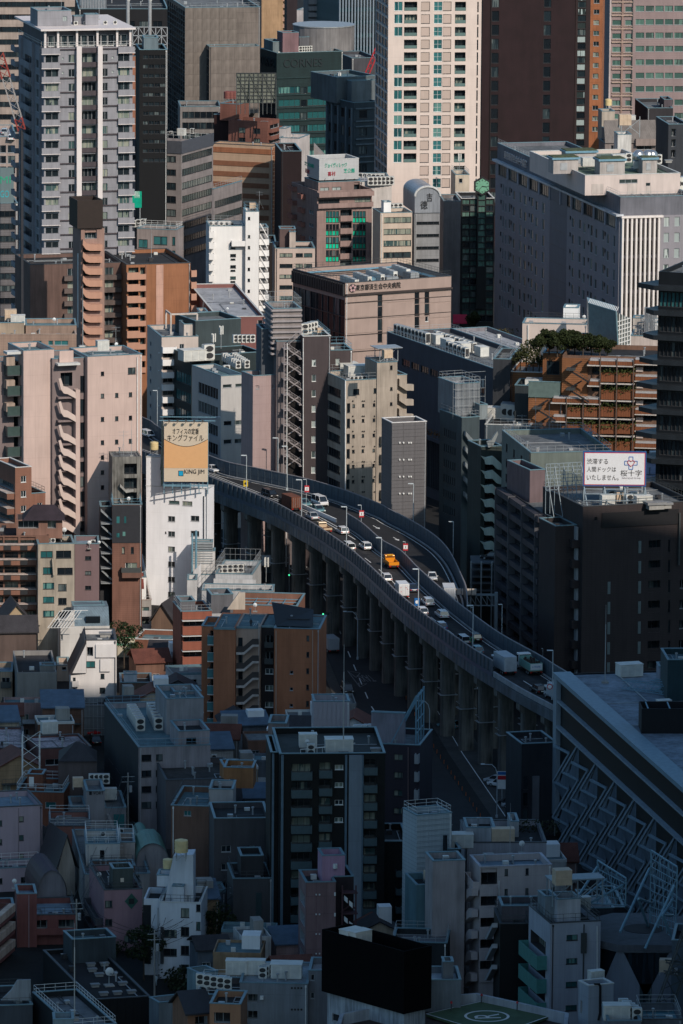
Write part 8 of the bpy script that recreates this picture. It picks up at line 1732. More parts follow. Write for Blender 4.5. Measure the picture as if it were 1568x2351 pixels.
# centre-left dark blocks
B=Bld('big_dark_roof','wide low dark building with weathered roof behind the black tower',(1095,1560),118,1085,8,L=17,mat=wm((.11,.1,.105),.85,grime=.3),roof=wm((.07,.065,.06),.9,grime=.6),coping=C_DARK);tile(7);ob=B.sub(1300+1650-1473-0,1300+1650-1473+95,1735,.5,6,mat=wm((.3,.14,.06),.85));tile(10);B.done()
tile(11)
B2=Bld('orange_cabin','orange brown roof cabin with a small dark window',(5,200),38,1070,-4,L=6,mat=wm((.27,.125,.055),.85),roof=R_TEAL,z0=14);B2.main.bottom=True;B2.main.grid('F',[(42,78)],108,34,1,0,'fix',G_DARK);B2.done();row(B,'ac_unit',(-330,-30),(-60,-20),6,'unit on the weathered dark roof','units on the weathered dark roof');on(B,'satellite_dish',-420+30,-60,'dish on the weathered dark roof')
tile(10)
B=Bld('teal_roof_house','brown walled house with a large flat teal roof',(1190,1380),292,1048,-6,L=15,mat=wm((.13,.075,.055),.85),roof=R_TEAL,coping=C_TEAL);B.main.x0=-1.5;B.main.grid('F',[(1215,1262)],318,34,1,0,'std',G_TEAL);B.done()
B=Bld('pale_box_house','plain pale grey box building right of the teal roof',(1380,1540),180,1050,-3,L=7,mat=wm((.3,.285,.28),.85,grime=.2),roof=R_DARK);B.done()
B=Bld('dark_flats','dark grey flats with few windows left of the black tower',(1415,1780),372,1030,5,L=12,mat=wm((.085,.08,.085),.85,grime=.3),roof=R_DARK);B.main.grid('F',[(1462,1525),(1650,1680)],550,42,3,120,'std',G_DARK);B.done()
B=Bld('dark_low_block','low dark block with dark teal rimmed roofs left of the black tower',(1540,1800),770,1010,6,L=11,mat=wm((.07,.07,.075),.85,grime=.3),roof=R_DARK,coping=C_TEAL);B.main.sheet('F',1690,1728,860,1150,plain('glass_strip',(.03,.05,.055),.3),'glazed_strip',.1);c=B.sub(1590,1740,680,3,9,mat=wm((.05,.05,.055),.85),roof=R_TEAL);c.z1=B.main.z1+3;B.done()
B=Bld('teal_box_house','small pale teal box house with dark roof beside the row of units',(1315,1440),1395,962,30,side=1236,mat=wm((.15,.21,.23),.85),roof=R_DARK,coping=C_TEAL);B.main.sheet('F',1352,1386,1395,1450,FR_G,'door',.06);B.done()
B=Bld('unit_roof_house','low brown house carrying four big outdoor units',(1300,1600),1540,950,-4,L=11,mat=wm((.1,.085,.08),.85),roof=R_DARK);B.done();row(B,'tall_ac_unit',(1335,1525),(1480,1510),4,'unit in the row of four at the bottom','row of four units at the bottom',scale=1.35)
B=gable('black_gable_house','orange brown house with black pitched roof at the bottom, left of two',(1240,1390),1660,925,20,7,2.4,wm((.2,.1,.06),.85),plain('slate_black',(.025,.025,.03),.5),'x');B.main.grid('F',[(1290,1370)],1680,60,1,0,'loggia',G_DARK);B.done()
B=Bld('orange_end_house','orange brown end wall house with a teal rimmed roof at the bottom',(1385,1590),1600,915,-6,L=8,mat=wm((.25,.13,.075),.85,grime=.2),roof=R_DARK,coping=C_TEAL);B.main.grid('F',[(1415,1520)],1650,70,1,0,'loggia',G_DARK);B.done()
B=Bld('low_lilac_house','low lilac roofed house in front of the chamfered block',(1050,1240),1590,955,25,side=985,mat=wm((.15,.17,.18),.85),roof=wm((.22,.17,.2),.85),coping=C_TEAL);B.done()
p=at(*P(950,1440),z=0);put('street_tree',(p.x,p.y,0),4.,'dark street tree below the dusky rose block',None,1.);p=at(*P(1400,1330),z=0);put('street_tree',(p.x,p.y,0),5.,'dark tree in the alley right of the chamfered block',None,1.1)
r=root('person',at(*P(1030,1475),z=0),.5,'person in a pale top walking in the dark alley by the chamfered block','person');figure(r,('pale',(.4,.5,.55)));MB().cyl(0,0,1.66,1.8,.115,10,r2=.08).obj('hair',SK,r)
# ================================================================ bottom centre and right
tile(8)
B=Bld('panel_lift_tower','pale grey panelled lift tower behind the black tower',(600,838),1310,1075,4,L=6,mat=wm((.3,.27,.29),.75,grime=.2),roof=R_TEAL,coping=C_TEAL,ph=1.2);m=B.main;m.panels('F',8,6,wm((.3,.27,.29),.75,grime=.2),z0=m.z1-18,gap=.12,d=.06);B.done()
B=Bld('brown_cabin_block','grey brown stair cabin left of the pale lift tower',(298,420),1455,1085,-3,L=7,mat=wm((.17,.14,.135),.85),roof=R_TEAL,coping=C_TEAL);B.main.grid('F',[(378,400)],1508,50,1,0,'fix',G_DARK,FR_D);B.done()
B=Bld('purple_office','dark purple office behind the black tower with a pale roof screen',(900,1300),1600,1052,-10,L=13,mat=wm((.055,.045,.06),.8,grime=.2),roof=R_GREY,coping=C_TEAL);m=B.main;tile(11)
m.grid('F',[(1130,1188)],60-115,40,6,118,'std',G_HOME,FR_D);m.balc('F',1272,1300,55-110,55,1.2,FR_G,4,118);m.poly('F',[(1222,-100),(1226,-100),(1226,280),(1222,280)],0,.2,wm((.2,.14,.14),.8),'downpipe');tile(8)
sc_=B.sub(980,1200,1390,4,5,z0=m.z1-.9,mat=wm((.2,.19,.22),.8),name='roof_screen');B.done();row(B,'tall_ac_unit',(890,1545),(985,1540),4,'unit beside the pale roof screen of the purple office','units beside the pale roof screen',scale=1.2);on(B,'satellite_dish',958,1570,'dish at the foot of the pale roof screen')
mm=MB();x1=B.W-1
for k in range(4):y=2+2.6*k;mm.bar((x1,y,m.z1-.9),(x1,y,m.z1+8),.16).bar((x1,y,m.z1+8),(x1-4.5,y,m.z1-.9),.12)
for k in range(4):mm.bar((x1,2,m.z1+2*k+1.5),(x1,10,m.z1+2*k+1.5),.1)
mm.obj('roof_frame',STEEL_B,B.root)
BK2=wm((.012,.015,.018),.6,grime=.2)
B=Bld('black_tower','tall black apartment tower with blue vertical fins, a grey stripe and glass balconies',(395,1072),1655,1008,4,L=20,mat=BK2,roof=wm((.06,.065,.06),.85),coping=C_TEAL);m=B.main;B.main.x0=-.5
tile(11)
BF=plain('fin_blue',(.09,.14,.18),.5);GS=wm((.15,.18,.21),.7,grime=.2,jz=5.7,jd=.8);BG=plain('balcony_teal',(.055,.085,.095),.35)
m.balc('F',450,588,64,46,1.1,BG,11,117.5);m.balc('F',633,720,54,42,1.1,BG,5,117.5);m.balc('F',930,1018,34,42,1.1,BG,10,116.5);m.grid('F',[(455,582)],10,60,11,117.5,'loggia',G_HOME,FR_D);m.grid('F',[(638,715)],0,55,5,117.5,'loggia',G_HOME,FR_D);m.grid('F',[(740,794)],16,32,4,116,'std',G_HOME,FR_W);m.grid('F',[(935,1015)],-20,55,10,116.5,'loggia',G_HOME,FR_D)
m.pslab('F',384,400,-50,1400,.5,BF,'blue_fin');m.pslab('F',832,918,-50,1260,.35,GS,'grey_stripe');m.pslab('F',806,820,-50,900,.5,BF,'blue_fin');m.pslab('F',919,928,-50,1260,.5,BF,'blue_fin')
lw=B.block(m.px('F',322,0)[0],-.52,3,16,0,m.z1-.4,BK2,roof=R_DARK,coping=C_TEAL);lw.pslab('F',324,338,-60,1400,.4,BF,'blue_fin');rw=B.block(B.W+.01,B.W+4.2,5,18,0,m.px('F',1100,570)[1],BK2,roof=R_DARK,coping=C_TEAL);rw.balc('F',1140,1182,715,34,1.,BG,5,120)
c1=None;B.done();tile(8);q=m.z1-.9
on(B,'machine_cabinet',765,1640,'large cream cabinet on the black tower roof',scale=1.7);on(B,'machine_cabinet',560,1610,'grey cabinet at the back of the black tower roof',scale=1.1);on(B,'satellite_dish',556,1625,'dish at the middle of the black tower roof');on(B,'tall_ac_unit',580,1660,'dark outdoor unit at the middle of the black tower roof');on(B,'lightning_rod',795,1650,'tall thin mast on the black tower roof',scale=2.2);on(B,'roof_vent',1010,1640,'blue vent box at the right of the black tower roof',scale=1.2)
mm=MB()
for k in range(7):mm.bar((3+k*.9,3+k*.4,q),(3+k*.9,3+k*.4,q+1),.07).bar((3+k*.9,3+k*.4,q+1),(9+k*.5,5+k*.4,q+1),.07)
mm.obj('pipework',FR_W,B.root)
tile(11)
B=Bld('pink_stair_block','dusky pink panelled block with a violet lift tower and open steel stair',(548,745),795,980,8,side=500,mat=wm((.17,.105,.105),.85,grime=.3,jx=1.6,jz=2.8,jd=.75),roof=R_DARK,coping=C_TEAL);m=B.main
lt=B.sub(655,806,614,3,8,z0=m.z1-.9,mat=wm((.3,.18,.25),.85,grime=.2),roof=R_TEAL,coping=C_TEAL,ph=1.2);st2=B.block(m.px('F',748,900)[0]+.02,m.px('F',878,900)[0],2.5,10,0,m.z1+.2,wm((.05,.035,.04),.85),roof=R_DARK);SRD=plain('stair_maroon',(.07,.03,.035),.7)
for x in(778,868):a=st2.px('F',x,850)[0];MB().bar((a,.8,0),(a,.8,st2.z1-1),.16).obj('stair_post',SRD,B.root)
for k in range(4):
 y=850+136*k;st2.pslab('F',776,880,y-6,8,1.8,SRD,'landing');st2.poly('F',[(782,y+20),(862,y+90),(862,y+104),(782,y+34)],1.6,1.8,SRD,'stair_flight');st2.poly('F',[(782,y+120),(862,y+60),(862,y+70),(782,y+130)],.6,.8,SRD,'stair_flight')
 for a_ in(0,33):st2.poly('F',[(790+a_,y+10+a_),(812+a_,y+28+a_),(812+a_,y+62+a_),(790+a_,y+42+a_)],1.82,1.88,FR_W,'white_panel')
 m.sheet('F',754-20,744,y+8,y+30,FR_W,'white_panel',.1)
mm=MB()
for k in range(5):
 for x in(615,637):a=m.px('F',x,872+130*k);mm.cyl(a[0],-.12,a[1]-.1,a[1]+.1,.12,6)
tag(mm.obj('wall_lamps',FR_W,B.root),kind='stuff');m.grid('L',[(510,540)],830,80,5,128,'loggia',G_DARK);B.done();q=lt.px('F',740,682);MB().cyl(q[0],lt.y0-.25,q[1]-.35,q[1]+.35,.35,12).obj('round_lamp',FR_W,B.root)
CW=wm((.3,.345,.37),.5,grime=.2,jz=.62,jd=.65);
B=Bld('corrugated_tower','slim pale blue grey metal clad tower with a teal roof',(1280,1512),352,985,22,side=1188,mat=CW,roof=R_TEAL,coping=C_TEAL);m=B.main;m.panels('F',3,34,CW,gap=.05,d=.05);B.done()
B=Bld('teal_lower_block','plain dark teal block at the foot of the pale metal clad tower',(1278,1400),812,970,12,L=8,mat=wm((.07,.13,.15),.8),roof=R_DARK,coping=C_TEAL);B.done();on(B,'panel_water_tank',1362,790,'rusty peach box on the dark teal block',scale=.8)
B=Bld('metal_roof_hut','low dark building with a corrugated sloping roof behind the black box',(1115,1480),1195,955,-4,L=9,mat=wm((.04,.045,.05),.85),roof=wm((.13,.13,.14),.6,jx=.4,jd=.6));B.done()
# concrete laboratory roof, bottom centre
CL=wm((.17,.185,.2),.85,grime=.3,jx=5.2,jz=4.6,jd=.8)
B=Bld('concrete_house','bare concrete building with dark slatted roof and grey roof boxes at the bottom',(110,560),1465,930,-3,L=13,mat=CL,roof=wm((.17,.2,.22),.6,jx=1.6,jd=.4),coping=C_TEAL,ph=.4);m=B.main;m.grid('F',[(160,228)],1530,56,2,110,'loggia',G_DARK);m.pslab('F',245,268,1540,22,.5,FR_W,'vent_hood')
mm=MB()
for k in range(2):
 for j in range(4):a=m.px('F',455+j*21,1490+142*k);mm.prism([(a[0]+.18*math.cos(t),a[1]+.18*math.sin(t))for t in(0,1.05,2.1,3.14,4.19,5.24)],-.02,.01,lambda p,t:(p[0],t-.03,p[1]))
tag(mm.obj('tie_holes',GRILLE,B.root),kind='stuff');w2=B.sub(565,690,1378,2,10,z0=0,mat=wm((.14,.145,.16),.85),roof=R_PALE);w2.grid('F',[(580,604)],1400,40,2,120,'fix',G_DARK);B.done()
on(B,'machine_cabinet',420,1420,'big pale cube cabinet on the bare concrete building',scale=1.75);on(B,'machine_cabinet',215,1400,'white double cabinet on the bare concrete building',scale=1.1);row(B,'tall_ac_unit',(262,1425),(300,1400),3,'unit between the white cabinets','units between the white cabinets',scale=1.);on(B,'machine_cabinet',90,1400,'teal low cabinet at the left of the bare concrete building',scale=1.2);row(B,'tall_ac_unit',(-150,1470),(30,1500),5,'unit at the left foot of the concrete building','units at the left foot')
# black box billboard
B=Bld('black_box_building','stained white building with a huge plain black box screen on its roof',(1195,1336),1640,890,42,side=690,mat=wm((.3,.33,.36),.85,grime=.6,vs=2.),roof=R_DARK,coping=None);m=B.main
m.grid('L',[(720,768)],1600+55,50,1,0,'fix',G_DARK);q=B.loc(1195,1240,1,0);BX=B.block(-.6,B.W+.6,-.6,B.L+.6,m.z1-.3,q.z,plain('black_screen',(.0045,.0045,.005),.95,spec=.05),coping=None,ph=3.,name='black_screen',roof=R_DARK);BX.bottom=True;B.done();row(B,'machine_cabinet',(850,1200),(900,1210),2,'dirty white unit on the black box building','dirty units on the black box',BX.z1-1.6,scale=1.2)
# ================================================================ right bottom
tile(12)
GR2=wm((.24,.225,.235),.85,grime=.2)
B=Bld('stair_strip_block','narrow dark block with pale zigzag stair bands, left of the cream building',(0,100),575,985,8,L=10,mat=wm((.03,.035,.04),.8),roof=R_DARK,coping=C_TEAL);m=B.main
m.poly('F',[(-10,760),(30,655),(95,652),(95,705),(40,708),(-10,790)],.2,1.,wm((.26,.29,.32),.8),'stair_parapet',5,157);m.sheet('F',-20,8,480,1200,G_DARK,'glass',.1);B.done()
B=Bld('back_block','pale block with peach tank housings behind the cream building',(140,664),532,990,3,L=16,mat=wm((.26,.25,.27),.85),roof=R_DARK,coping=C_DARK);wbx=B.sub(135,324,432,2,9,mat=wm((.3,.32,.35),.8),roof=R_DARK);wt=B.sub(425,482,392,8,14,mat=wm((.38,.38,.38),.8),roof=R_TEAL);B.done();row(B,'panel_water_tank',(350,545),(400,545),2,'peach panelled tank in the pair behind the cream building','pair of peach tanks',wbx.z0+.2,scale=1.2);on(B,'machine_cabinet',95,560,'grey unit cabinet left of the pale box',wbx.z0,scale=1.5)
rng=random.Random(6);mm=leaves(rng,[(B.W*.7+k,12,B.main.z1-.2,1.4,.5)for k in range(7)],120,.22);tag(mm.obj('planting',leaf_mat((.03,.035,.02)),B.root),kind='stuff')
CRB=wm((.34,.295,.29),.85,grime=.2,jx=0,jz=2.75,jd=.9)
B=Bld('cream_stair_building','cream building with a blue roof, corner stair and zigzag parapets',(224,698),692,960,10,side=158,mat=CRB,roof=R_BLUE,coping=wm((.34,.33,.36),.8));m=B.main
m.grid('F',[(388,410),(526,546)],704,44,3,131,'tall',G_DARK,FR_D);m.grid('F',[(232,338)],690,116,5,140,'loggia',G_DARK,FR_D);m.balc('F',222,338,830,52,.3,CRB,5,142);m.poly('L',[(165,870),(205,818),(222,830),(222,880),(205,880),(165,920)],.2,1.2,CRB,'stair_parapet',5,142);m.balc('L',165,222,730,50,1.,CRB);m.pslab('F',348,352,780,700,.2,FR_W,'edge_pipe')
for x in(393,408,532,545):m.pslab('F',x-3,x-1,650,440,.04,wm((.2,.17,.17),.85),'rain_stain_gutter')if False else None
lp=B.block(-6.5,-1.5,4,10,0,m.z1+.2,wm((.26,.23,.23),.85),roof=R_TEAL);B.done();on(B,'roof_vent',280,625,'flat vent box on the blue cream building roof',scale=1.1);on(B,'satellite_dish',500,600,'dish on the blue roof of the cream building',scale=1.2);on(B,'lightning_rod',422,605,'rod on the blue roof of the cream building')
B=Bld('black_narrow_block','narrow black building between the cream building and the teal balconies',(358,545),1068,940,4,L=10,mat=wm((.016,.017,.02),.7),roof=R_DARK,coping=C_DARK);B.block(0.5,8,3,9,B.main.z1-.9,B.main.z1+2,wm((.1,.09,.1),.85),roof=R_TEAL);B.main.poly('L',[(300,1160),(350,1060),(350,1090),(310,1170)],.2,1.,FR_G,'stair_flight',3,140);B.done();B.main.rail(1.2,DS)
PB2=wm((.27,.285,.325),.8,grime=.2,jx=2.2,jz=3.3,jd=.9);TB=plain('balcony_jade',(.06,.2,.18),.5)
B=Bld('teal_balcony_building','pale blue grey building with jade green balconies on its left side',(690,1022),1065,925,14,side=548,mat=PB2,roof=R_DARK,coping=C_DARK);m=B.main;B.main.mat=PB2
m.grid('F',[(796,870)],1140,38,4,155,'std',G_TEAL,FR_D);m.balc('L',545,668,1180,84,1.5,TB,4,155);m.balc('F',640,668,1190,74,.4,TB)if False else None;m.grid('L',[(560,660)],1100,90,4,155,'loggia',G_HOME,FR_D);m.poly('F',[(994,1080),(999,1080),(999,1420),(994,1420)],0,.25,FR_W,'downpipe');c2=B.sub(735,890,900,3.5,8,mat=wm((.4,.4,.42),.8),roof=R_TEAL);c3=B.sub(655,735,885,5,9,mat=wm((.15,.18,.2),.8),roof=R_TEAL);B.done();m.rail(1.2,DS);c2.panels if 0 else None
on(B,'machine_cabinet',898,975,'blue white cabinet right of the roof room',scale=.9);q=on(B,'panel_water_tank',766,830,'pale water tank on a cross braced frame above the jade balconies',c2.z1+2.2,scale=1.25)
a=c2.px('F',705,890)[0];z=c2.z1;mm=MB();W3=7.6
for x in(a,a+W3/2,a+W3):mm.bar((x,3.6,z-1),(x,3.6,z+3),.12).bar((x,6.6,z-1),(x,6.6,z+3),.12)
mm.bar((a,3.6,z),(a+W3/2,3.6,z+3),.08).bar((a+W3/2,3.6,z),(a,3.6,z+3),.08).bar((a+W3/2,3.6,z),(a+W3,3.6,z+3),.08).bar((a+W3,3.6,z),(a+W3/2,3.6,z+3),.08).box(a-.3,a+W3+.3,3.3,6.9,z+2.8,z+3.);mm.obj('tank_frame',BS,B.root)
q=m.px('F',905,1100);MB().bar((q[0],-.5,q[1]-14),(q[0],-.5,q[1]+.8),.12).box(q[0]-.4,q[0]+.4,-.7,-.3,q[1]-3.5,q[1]-.5).obj('antenna_pole',DS,B.root)
B=Bld('grey_mid_block','dark grey block with a white fronted roof room behind the jade balconies',(928,1110),965,950,6,L=12,mat=wm((.06,.065,.075),.85),roof=R_DARK);B.sub(930,1085,935,1,6,mat=wm((.33,.36,.4),.8),roof=R_BLUE);B.done()
B=Bld('round_dark_roof','low dark building with wide grey roof under the steel billboards',(1085,1180),960,960,4,L=14,mat=wm((.05,.055,.065),.85),roof=R_GREY);B.done()
# octagonal building
c=at(*P(1312,1190),y=932);zt=at(*P(1312,1250),y=926).z;r=root('octagonal_building',(c.x,936,0),0,'octagonal grey building with triangular dark windows and a flat roof','building');R8=10.2
pts=[(R8*math.cos(math.pi/4*k+.39),R8*math.sin(math.pi/4*k+.39))for k in range(8)];OC=wm((.15,.165,.195),.85,grime=.2)
MB().prism(pts,0,zt,lambda p,t:(p[0],p[1],t)).obj('wall',OC,r,None,True);MB().prism([(x*1.06,y*1.06)for x,y in pts],zt+.01,zt+1.,lambda p,t:(p[0],p[1],t)).obj('roof',wm((.1,.105,.12),.85),r,None,True);MB().cyl(0,0,zt+1.01,zt+1.06,3,20).obj('roof_stain',wm((.06,.055,.06),.9),r)
for k in range(8):
 a=math.pi/4*k;n=Vector((math.cos(a),math.sin(a),0));t=Vector((-n.y,n.x,0));c0=n*(R8*math.cos(math.pi/8)+.04)
 if n.y>.3:continue
 MB().face([c0-t*3.3+Vector((0,0,zt-.3)),c0-t*.0+Vector((0,0,zt-7.)),c0+t*3.3+Vector((0,0,zt-.3))]).obj('triangular_window',G_DARK,r)
 e=Vector((math.cos(a+.3927),math.sin(a+.3927),0))*(R8+.05)
 for j in range(4):z=zt-8-5*j;q=c0+t*0;MB().face([q-t*.9+Vector((0,0,z)),q+t*.9+Vector((0,0,z)),q+t*.9+Vector((0,0,z+3)),q-t*.9+Vector((0,0,z+3))]).obj('window',G_DARK,r)
 mm=MB().bar(c0-t*3.9+Vector((0,0,zt-8)),c0+t*3.9+Vector((0,0,5)),.05).bar(c0+t*3.9+Vector((0,0,zt-8)),c0-t*3.9+Vector((0,0,5)),.05);mm.obj('wall_joint',wm((.1,.11,.13),.8),r)
zr=zt+1.
def big_frame(name,label,P4,D4,nx,nz,struts):
 """billboard frame given by four zoom corners (tl, tr, br, bl) with distances, and struts (top zoom, D, foot zoom, D)"""
 V=[at(*P(*p),y=d)for p,d in zip(P4,D4)];o=Vector((V[3].x,V[3].y,V[3].z));r=root(name,o,0,label,'billboard');V=[v-o for v in V];m=MB()
 for k in range(nz+1):t=k/nz;m.bar(V[0].lerp(V[3],t),V[1].lerp(V[2],t),.13 if k in(0,nz)else .06)
 for k in range(nx+1):t=k/nx;m.bar(V[0].lerp(V[1],t),V[3].lerp(V[2],t),.13 if k in(0,nx)else .06)
 m.obj('grid_frame',BLF,r);m=MB()
 for k in range(nx//2):t0,t1=2*k/nx,min(1,2*(k+1)/nx);a,b=V[0].lerp(V[1],t0),V[3].lerp(V[2],t1);m.bar(a,b,.06).bar(V[3].lerp(V[2],t0),V[0].lerp(V[1],t1),.06)
 m.obj('cross_brace',BLF,r)
 for(tp,d0,ft,d1)in struts:a=at(*P(*tp),y=d0)-o;b=at(*P(*ft),y=d1)-o;MB().bar(a,b,.2,6).obj('strut',BLF,r)
BLF=plain('frame_blue',(.14,.26,.33),.45)
big_frame('steel_billboard','smaller blue steel billboard frame standing left, before the lattice facade',[(1000,645),(1190,765),(1185,945),(1000,930)],[945,935,935,945],6,5,[((1000,690),945,(870,890),938),((1060,770),942,(895,900),938),((1165,810),936,(960,925),932)])
big_frame('steel_billboard','taller blue steel billboard frame on the octagonal roof at the right',[(1355,580),(1528,690),(1515,1150),(1345,1110)],[940,930,930,940],6,10,[((1345,700),940,(1150,1120),925),((1510,810),930,(1315,1230),924),((1360,930),940,(1270,900),930),((1270,900),930,(1345,1110),938),((1500,900),930,(1430,1010),926),((1430,1010),926,(1490,1150),928),((1500,1010),930,(1430,1010),926)])
B=Bld('pale_box_tower','small pale blue box tower with a cream tank and black hose',(942,1108),1478,890,24,side=876,mat=wm((.23,.26,.3),.8,grime=.2,jz=3.4,jd=.88),roof=R_PALE,coping=C_PALE,ph=1.2);m=B.main;m.poly('F',[(975,1455),(1010,1455),(1020,1475),(1018,1660),(1005,1700),(998,1700),(1008,1655),(1010,1478),(1000,1466),(975,1466)],.05,.35,plain('hose_black',(.01,.01,.012),.6),'hose');m.grid('L',[(888,900)],1570,80,1,0,'tall',G_DARK);m.pslab('F',1065,1088,1600,18,.4,FR_W,'vent_hood');B.done();on(B,'machine_cabinet',990,1455,'cream chest on top of the pale blue box tower',scale=.8)
B=Bld('low_teal_pool_roof','low building with a teal basin roof and railings at the bottom right corner',(1290,1560),1700,878,3,L=9,mat=wm((.1,.11,.125),.85),roof=plain('basin_teal',(.06,.17,.2),.5),coping=C_DARK);B.done();B.main.rail(1.2,STEEL)
B=Bld('unit_yard','low grey yard building with silver cabinets at the bottom right',(1070,1290),1710,872,3,L=9,mat=wm((.12,.13,.15),.85),roof=R_GREY);B.done();row(B,'tall_ac_unit',(1170,1650),(1260,1710),5,'silver unit in the row at the bottom right yard','row of units in the bottom right yard',scale=1.1);on(B,'machine_cabinet',1125,1700,'blue white cabinet at the bottom right yard',scale=1.4)
B=Bld('edge_block','dark slate blue block with pipes at the bottom right edge',(1492,1640),1180,905,-6,L=10,mat=wm((.07,.095,.12),.8,grime=.2),roof=R_DARK);B.main.pslab('F',1508,1530,1355,44,.6,FR_G,'meter_box');B.done();on(B,'panel_water_tank',1455,1400,'rusty brown tank on a dark stand at the bottom right edge',B.main.z1-9,scale=1.)
p=at(*P(1440,1620),y=900);r=root('dark_truss',(p.x,p.y,p.z),0,'dark steel truss stand at the bottom right edge','steel stand');lattice((0,0,0),(4,0,12),2.2,.13,2,DS,r,'lattice');lattice((0,0,6),(8,0,5),1.6,.12,2,DS,r,'lattice')
# helipad roof
q=[(-700,1660),(-160,1550),(205,1522),(812,1655),(800,1760),(60,1990),(-760,1860)]
zh=at(*P(205,1522),y=905).z;Q=[at(*P(*p),z=zh)for p in q[:4]]+[at(*P(*p),z=zh)for p in q[4:]];cx=sum(v.x for v in Q)/len(Q);cy=sum(v.y for v in Q)/len(Q);r=root('helipad_building',(cx,cy,0),0,'roof with a green helicopter pad marked with a white circle and letter','building');O=Vector((cx,cy,0));pts=[((v-O).x,(v-O).y)for v in Q]
MB().prism(pts,0,zh-1.6,lambda p,t:(p[0],p[1],t)).obj('wall',wm((.14,.14,.15),.85),r,None,True);mm=MB();n=len(pts)
for k in range(n):
 a,b=Vector((*pts[k],0)),Vector((*pts[(k+1)%n],0));ai,bi=a*.965,b*.965
 mm.face([a+Vector((0,0,zh)),b+Vector((0,0,zh)),bi+Vector((0,0,zh)),ai+Vector((0,0,zh))]);mm.face([a+Vector((0,0,zh-1.6)),b+Vector((0,0,zh-1.6)),b+Vector((0,0,zh)),a+Vector((0,0,zh))]);mm.face([ai+Vector((0,0,zh-1.59)),bi+Vector((0,0,zh-1.59)),bi+Vector((0,0,zh)),ai+Vector((0,0,zh))])
mm.obj('parapet',wm((.28,.3,.33),.8),r);MB().face([(x*.96,y*.96,zh-1.595)for x,y in pts]).obj('roof',R_BROWN,r)
zp=zh-1.0;c=at(*P(270,1676),z=zp);PD=wm((.075,.12,.065),.9,grime=.3)
g=[at(*P(*p),z=zp)for p in((235,1578),(690,1672),(330,1800),(-130,1660))];MB().prism([((v-O).x,(v-O).y)for v in g],zp-.4,zp,lambda p,t:(p[0],p[1],t)).obj('pad',PD,r,None,True)
mm=MB()
for k in range(4):ln(mm,(g[k]-O).xy,(g[(k+1)%4]-O).xy,.22,zp+.008)
mm.obj('pad_edge_line',PAINTW,r);mm=MB();e=(at(*P(420,1676),z=zp)-c).length;cc=c-O
for k in range(36):
 a,b=k*math.pi/18,(k+1)*math.pi/18;mm.face([(cc.x+e*math.cos(a),cc.y+e*math.sin(a),zp+.012),(cc.x+e*math.cos(b),cc.y+e*math.sin(b),zp+.012),(cc.x+e*.88*math.cos(b),cc.y+e*.88*math.sin(b),zp+.012),(cc.x+e*.88*math.cos(a),cc.y+e*.88*math.sin(a),zp+.012)])
mm.obj('painted_circle',PAINTW,r);text('R',Matrix.Translation((cc.x+e*.62,cc.y-e*.3,zp+.012))@Matrix.Rotation(math.radians(97),4,'Z')@Matrix.Rotation(-math.pi/2,4,'X'),3,PAINTW,r,'painted_letter',.004,(e*.75,e*1.15))
tile(12)
for k,(x,y)in enumerate(((235,1590),(470,1640),(35,1640))):p=at(*P(x,y),z=zh-.9);rr=root('pad_lamp',p,0,'small lamp post at the helipad edge, %s'%('top corner','right side','left side')[k],'lamp');MB().cyl(0,0,0,1.1,.08,6).obj('post',DS,rr);MB().cyl(0,0,1.101,1.4,.2,8,r2=.1).obj('lamp_head',SR,rr)
# corrugated awnings beside the helipad
B=Bld('ribbed_roof_block','block with pale ribbed roof strips between the black box and the helipad',(-170,100),1440,900,3,L=8,mat=wm((.14,.16,.18),.85),roof=wm((.3,.34,.37),.5,jx=.5,jd=.6));B.sub(-20,50,1320,3,6,mat=wm((.16,.17,.18),.85));B.done()
# ---- building with diagonal lattice facade
tile(9)
LF=wm((.2,.24,.27),.75,grime=.2);
B=wall_between('lattice_facade_building','large building with a folded diagonal lattice facade and white roof',(742,1124),(1700,1977),996,40,wm((.012,.014,.018),.6),roof=wm((.17,.2,.235),.8,grime=.5,jx=6,jz=0,jd=.8),coping=None,z0=0);m=B.main;m.ph=.25;LB_=B
zt=m.z1;m.slab('F',-.3,B.W+.3,zt-.5,zt+.25,.9,plain('roof_band',(.17,.25,.3),.5),'roof_edge',off=2.2);m.slab('F',-.2,2.2,4,zt-.51,.8,LF,'end_pier')
for z,d in((zt-4.2,.7),(zt-8.6,.9)):m.slab('F',2.2,B.W,z-.35,z,d,LF,'ledge')
# folded bays: a sill standing out at its left end, a diagonal fin up to the sill two rows above, a grey triangular panel
cs,rh,w_o,ztop=14.,3.15,1.3,zt-8.8
fin=MB().bar((0,-w_o,0),(6.7,-.05,2*rh),.27,4).face([(0,-w_o,.1),(1.1,-w_o+.5,.1),(6.7,-.04,2*rh)]).me('diagonal_fin');fin.materials.append(LF)
fp=MB().face([(2.6,-w_o*.62,.1),(6.7,-.04,.1),(6.7,-.04,2*rh)]).face([(0,-w_o,-.1),(6.7,-.04,-.1),(3.5,-.03,-rh)]).me('folded_panel');fp.materials.append(wm((.10,.125,.15),.75))
sill=MB().bar((-.1,-w_o,0),(6.8,-.04,0),.26,4).me('sill_beam');sill.materials.append(plain('sill_blue',(.2,.27,.32),.6))
for i in range(-1,int(B.W/cs)+1):
 for j in range(9):
  x=3+cs*i+(cs/2 if j%2 else 0);z=ztop-rh*(j+1)
  if x<2.3 or x+6.8>B.W:continue
  Mx=Matrix.Translation((x,0,z));link('sill_beam',sill,(),B.root,Mx)
  if j>0:link('diagonal_fin',fin,(),B.root,Mx);link('folded_panel',fp,(),B.root,Mx)
B.done()
zz=zt-.25
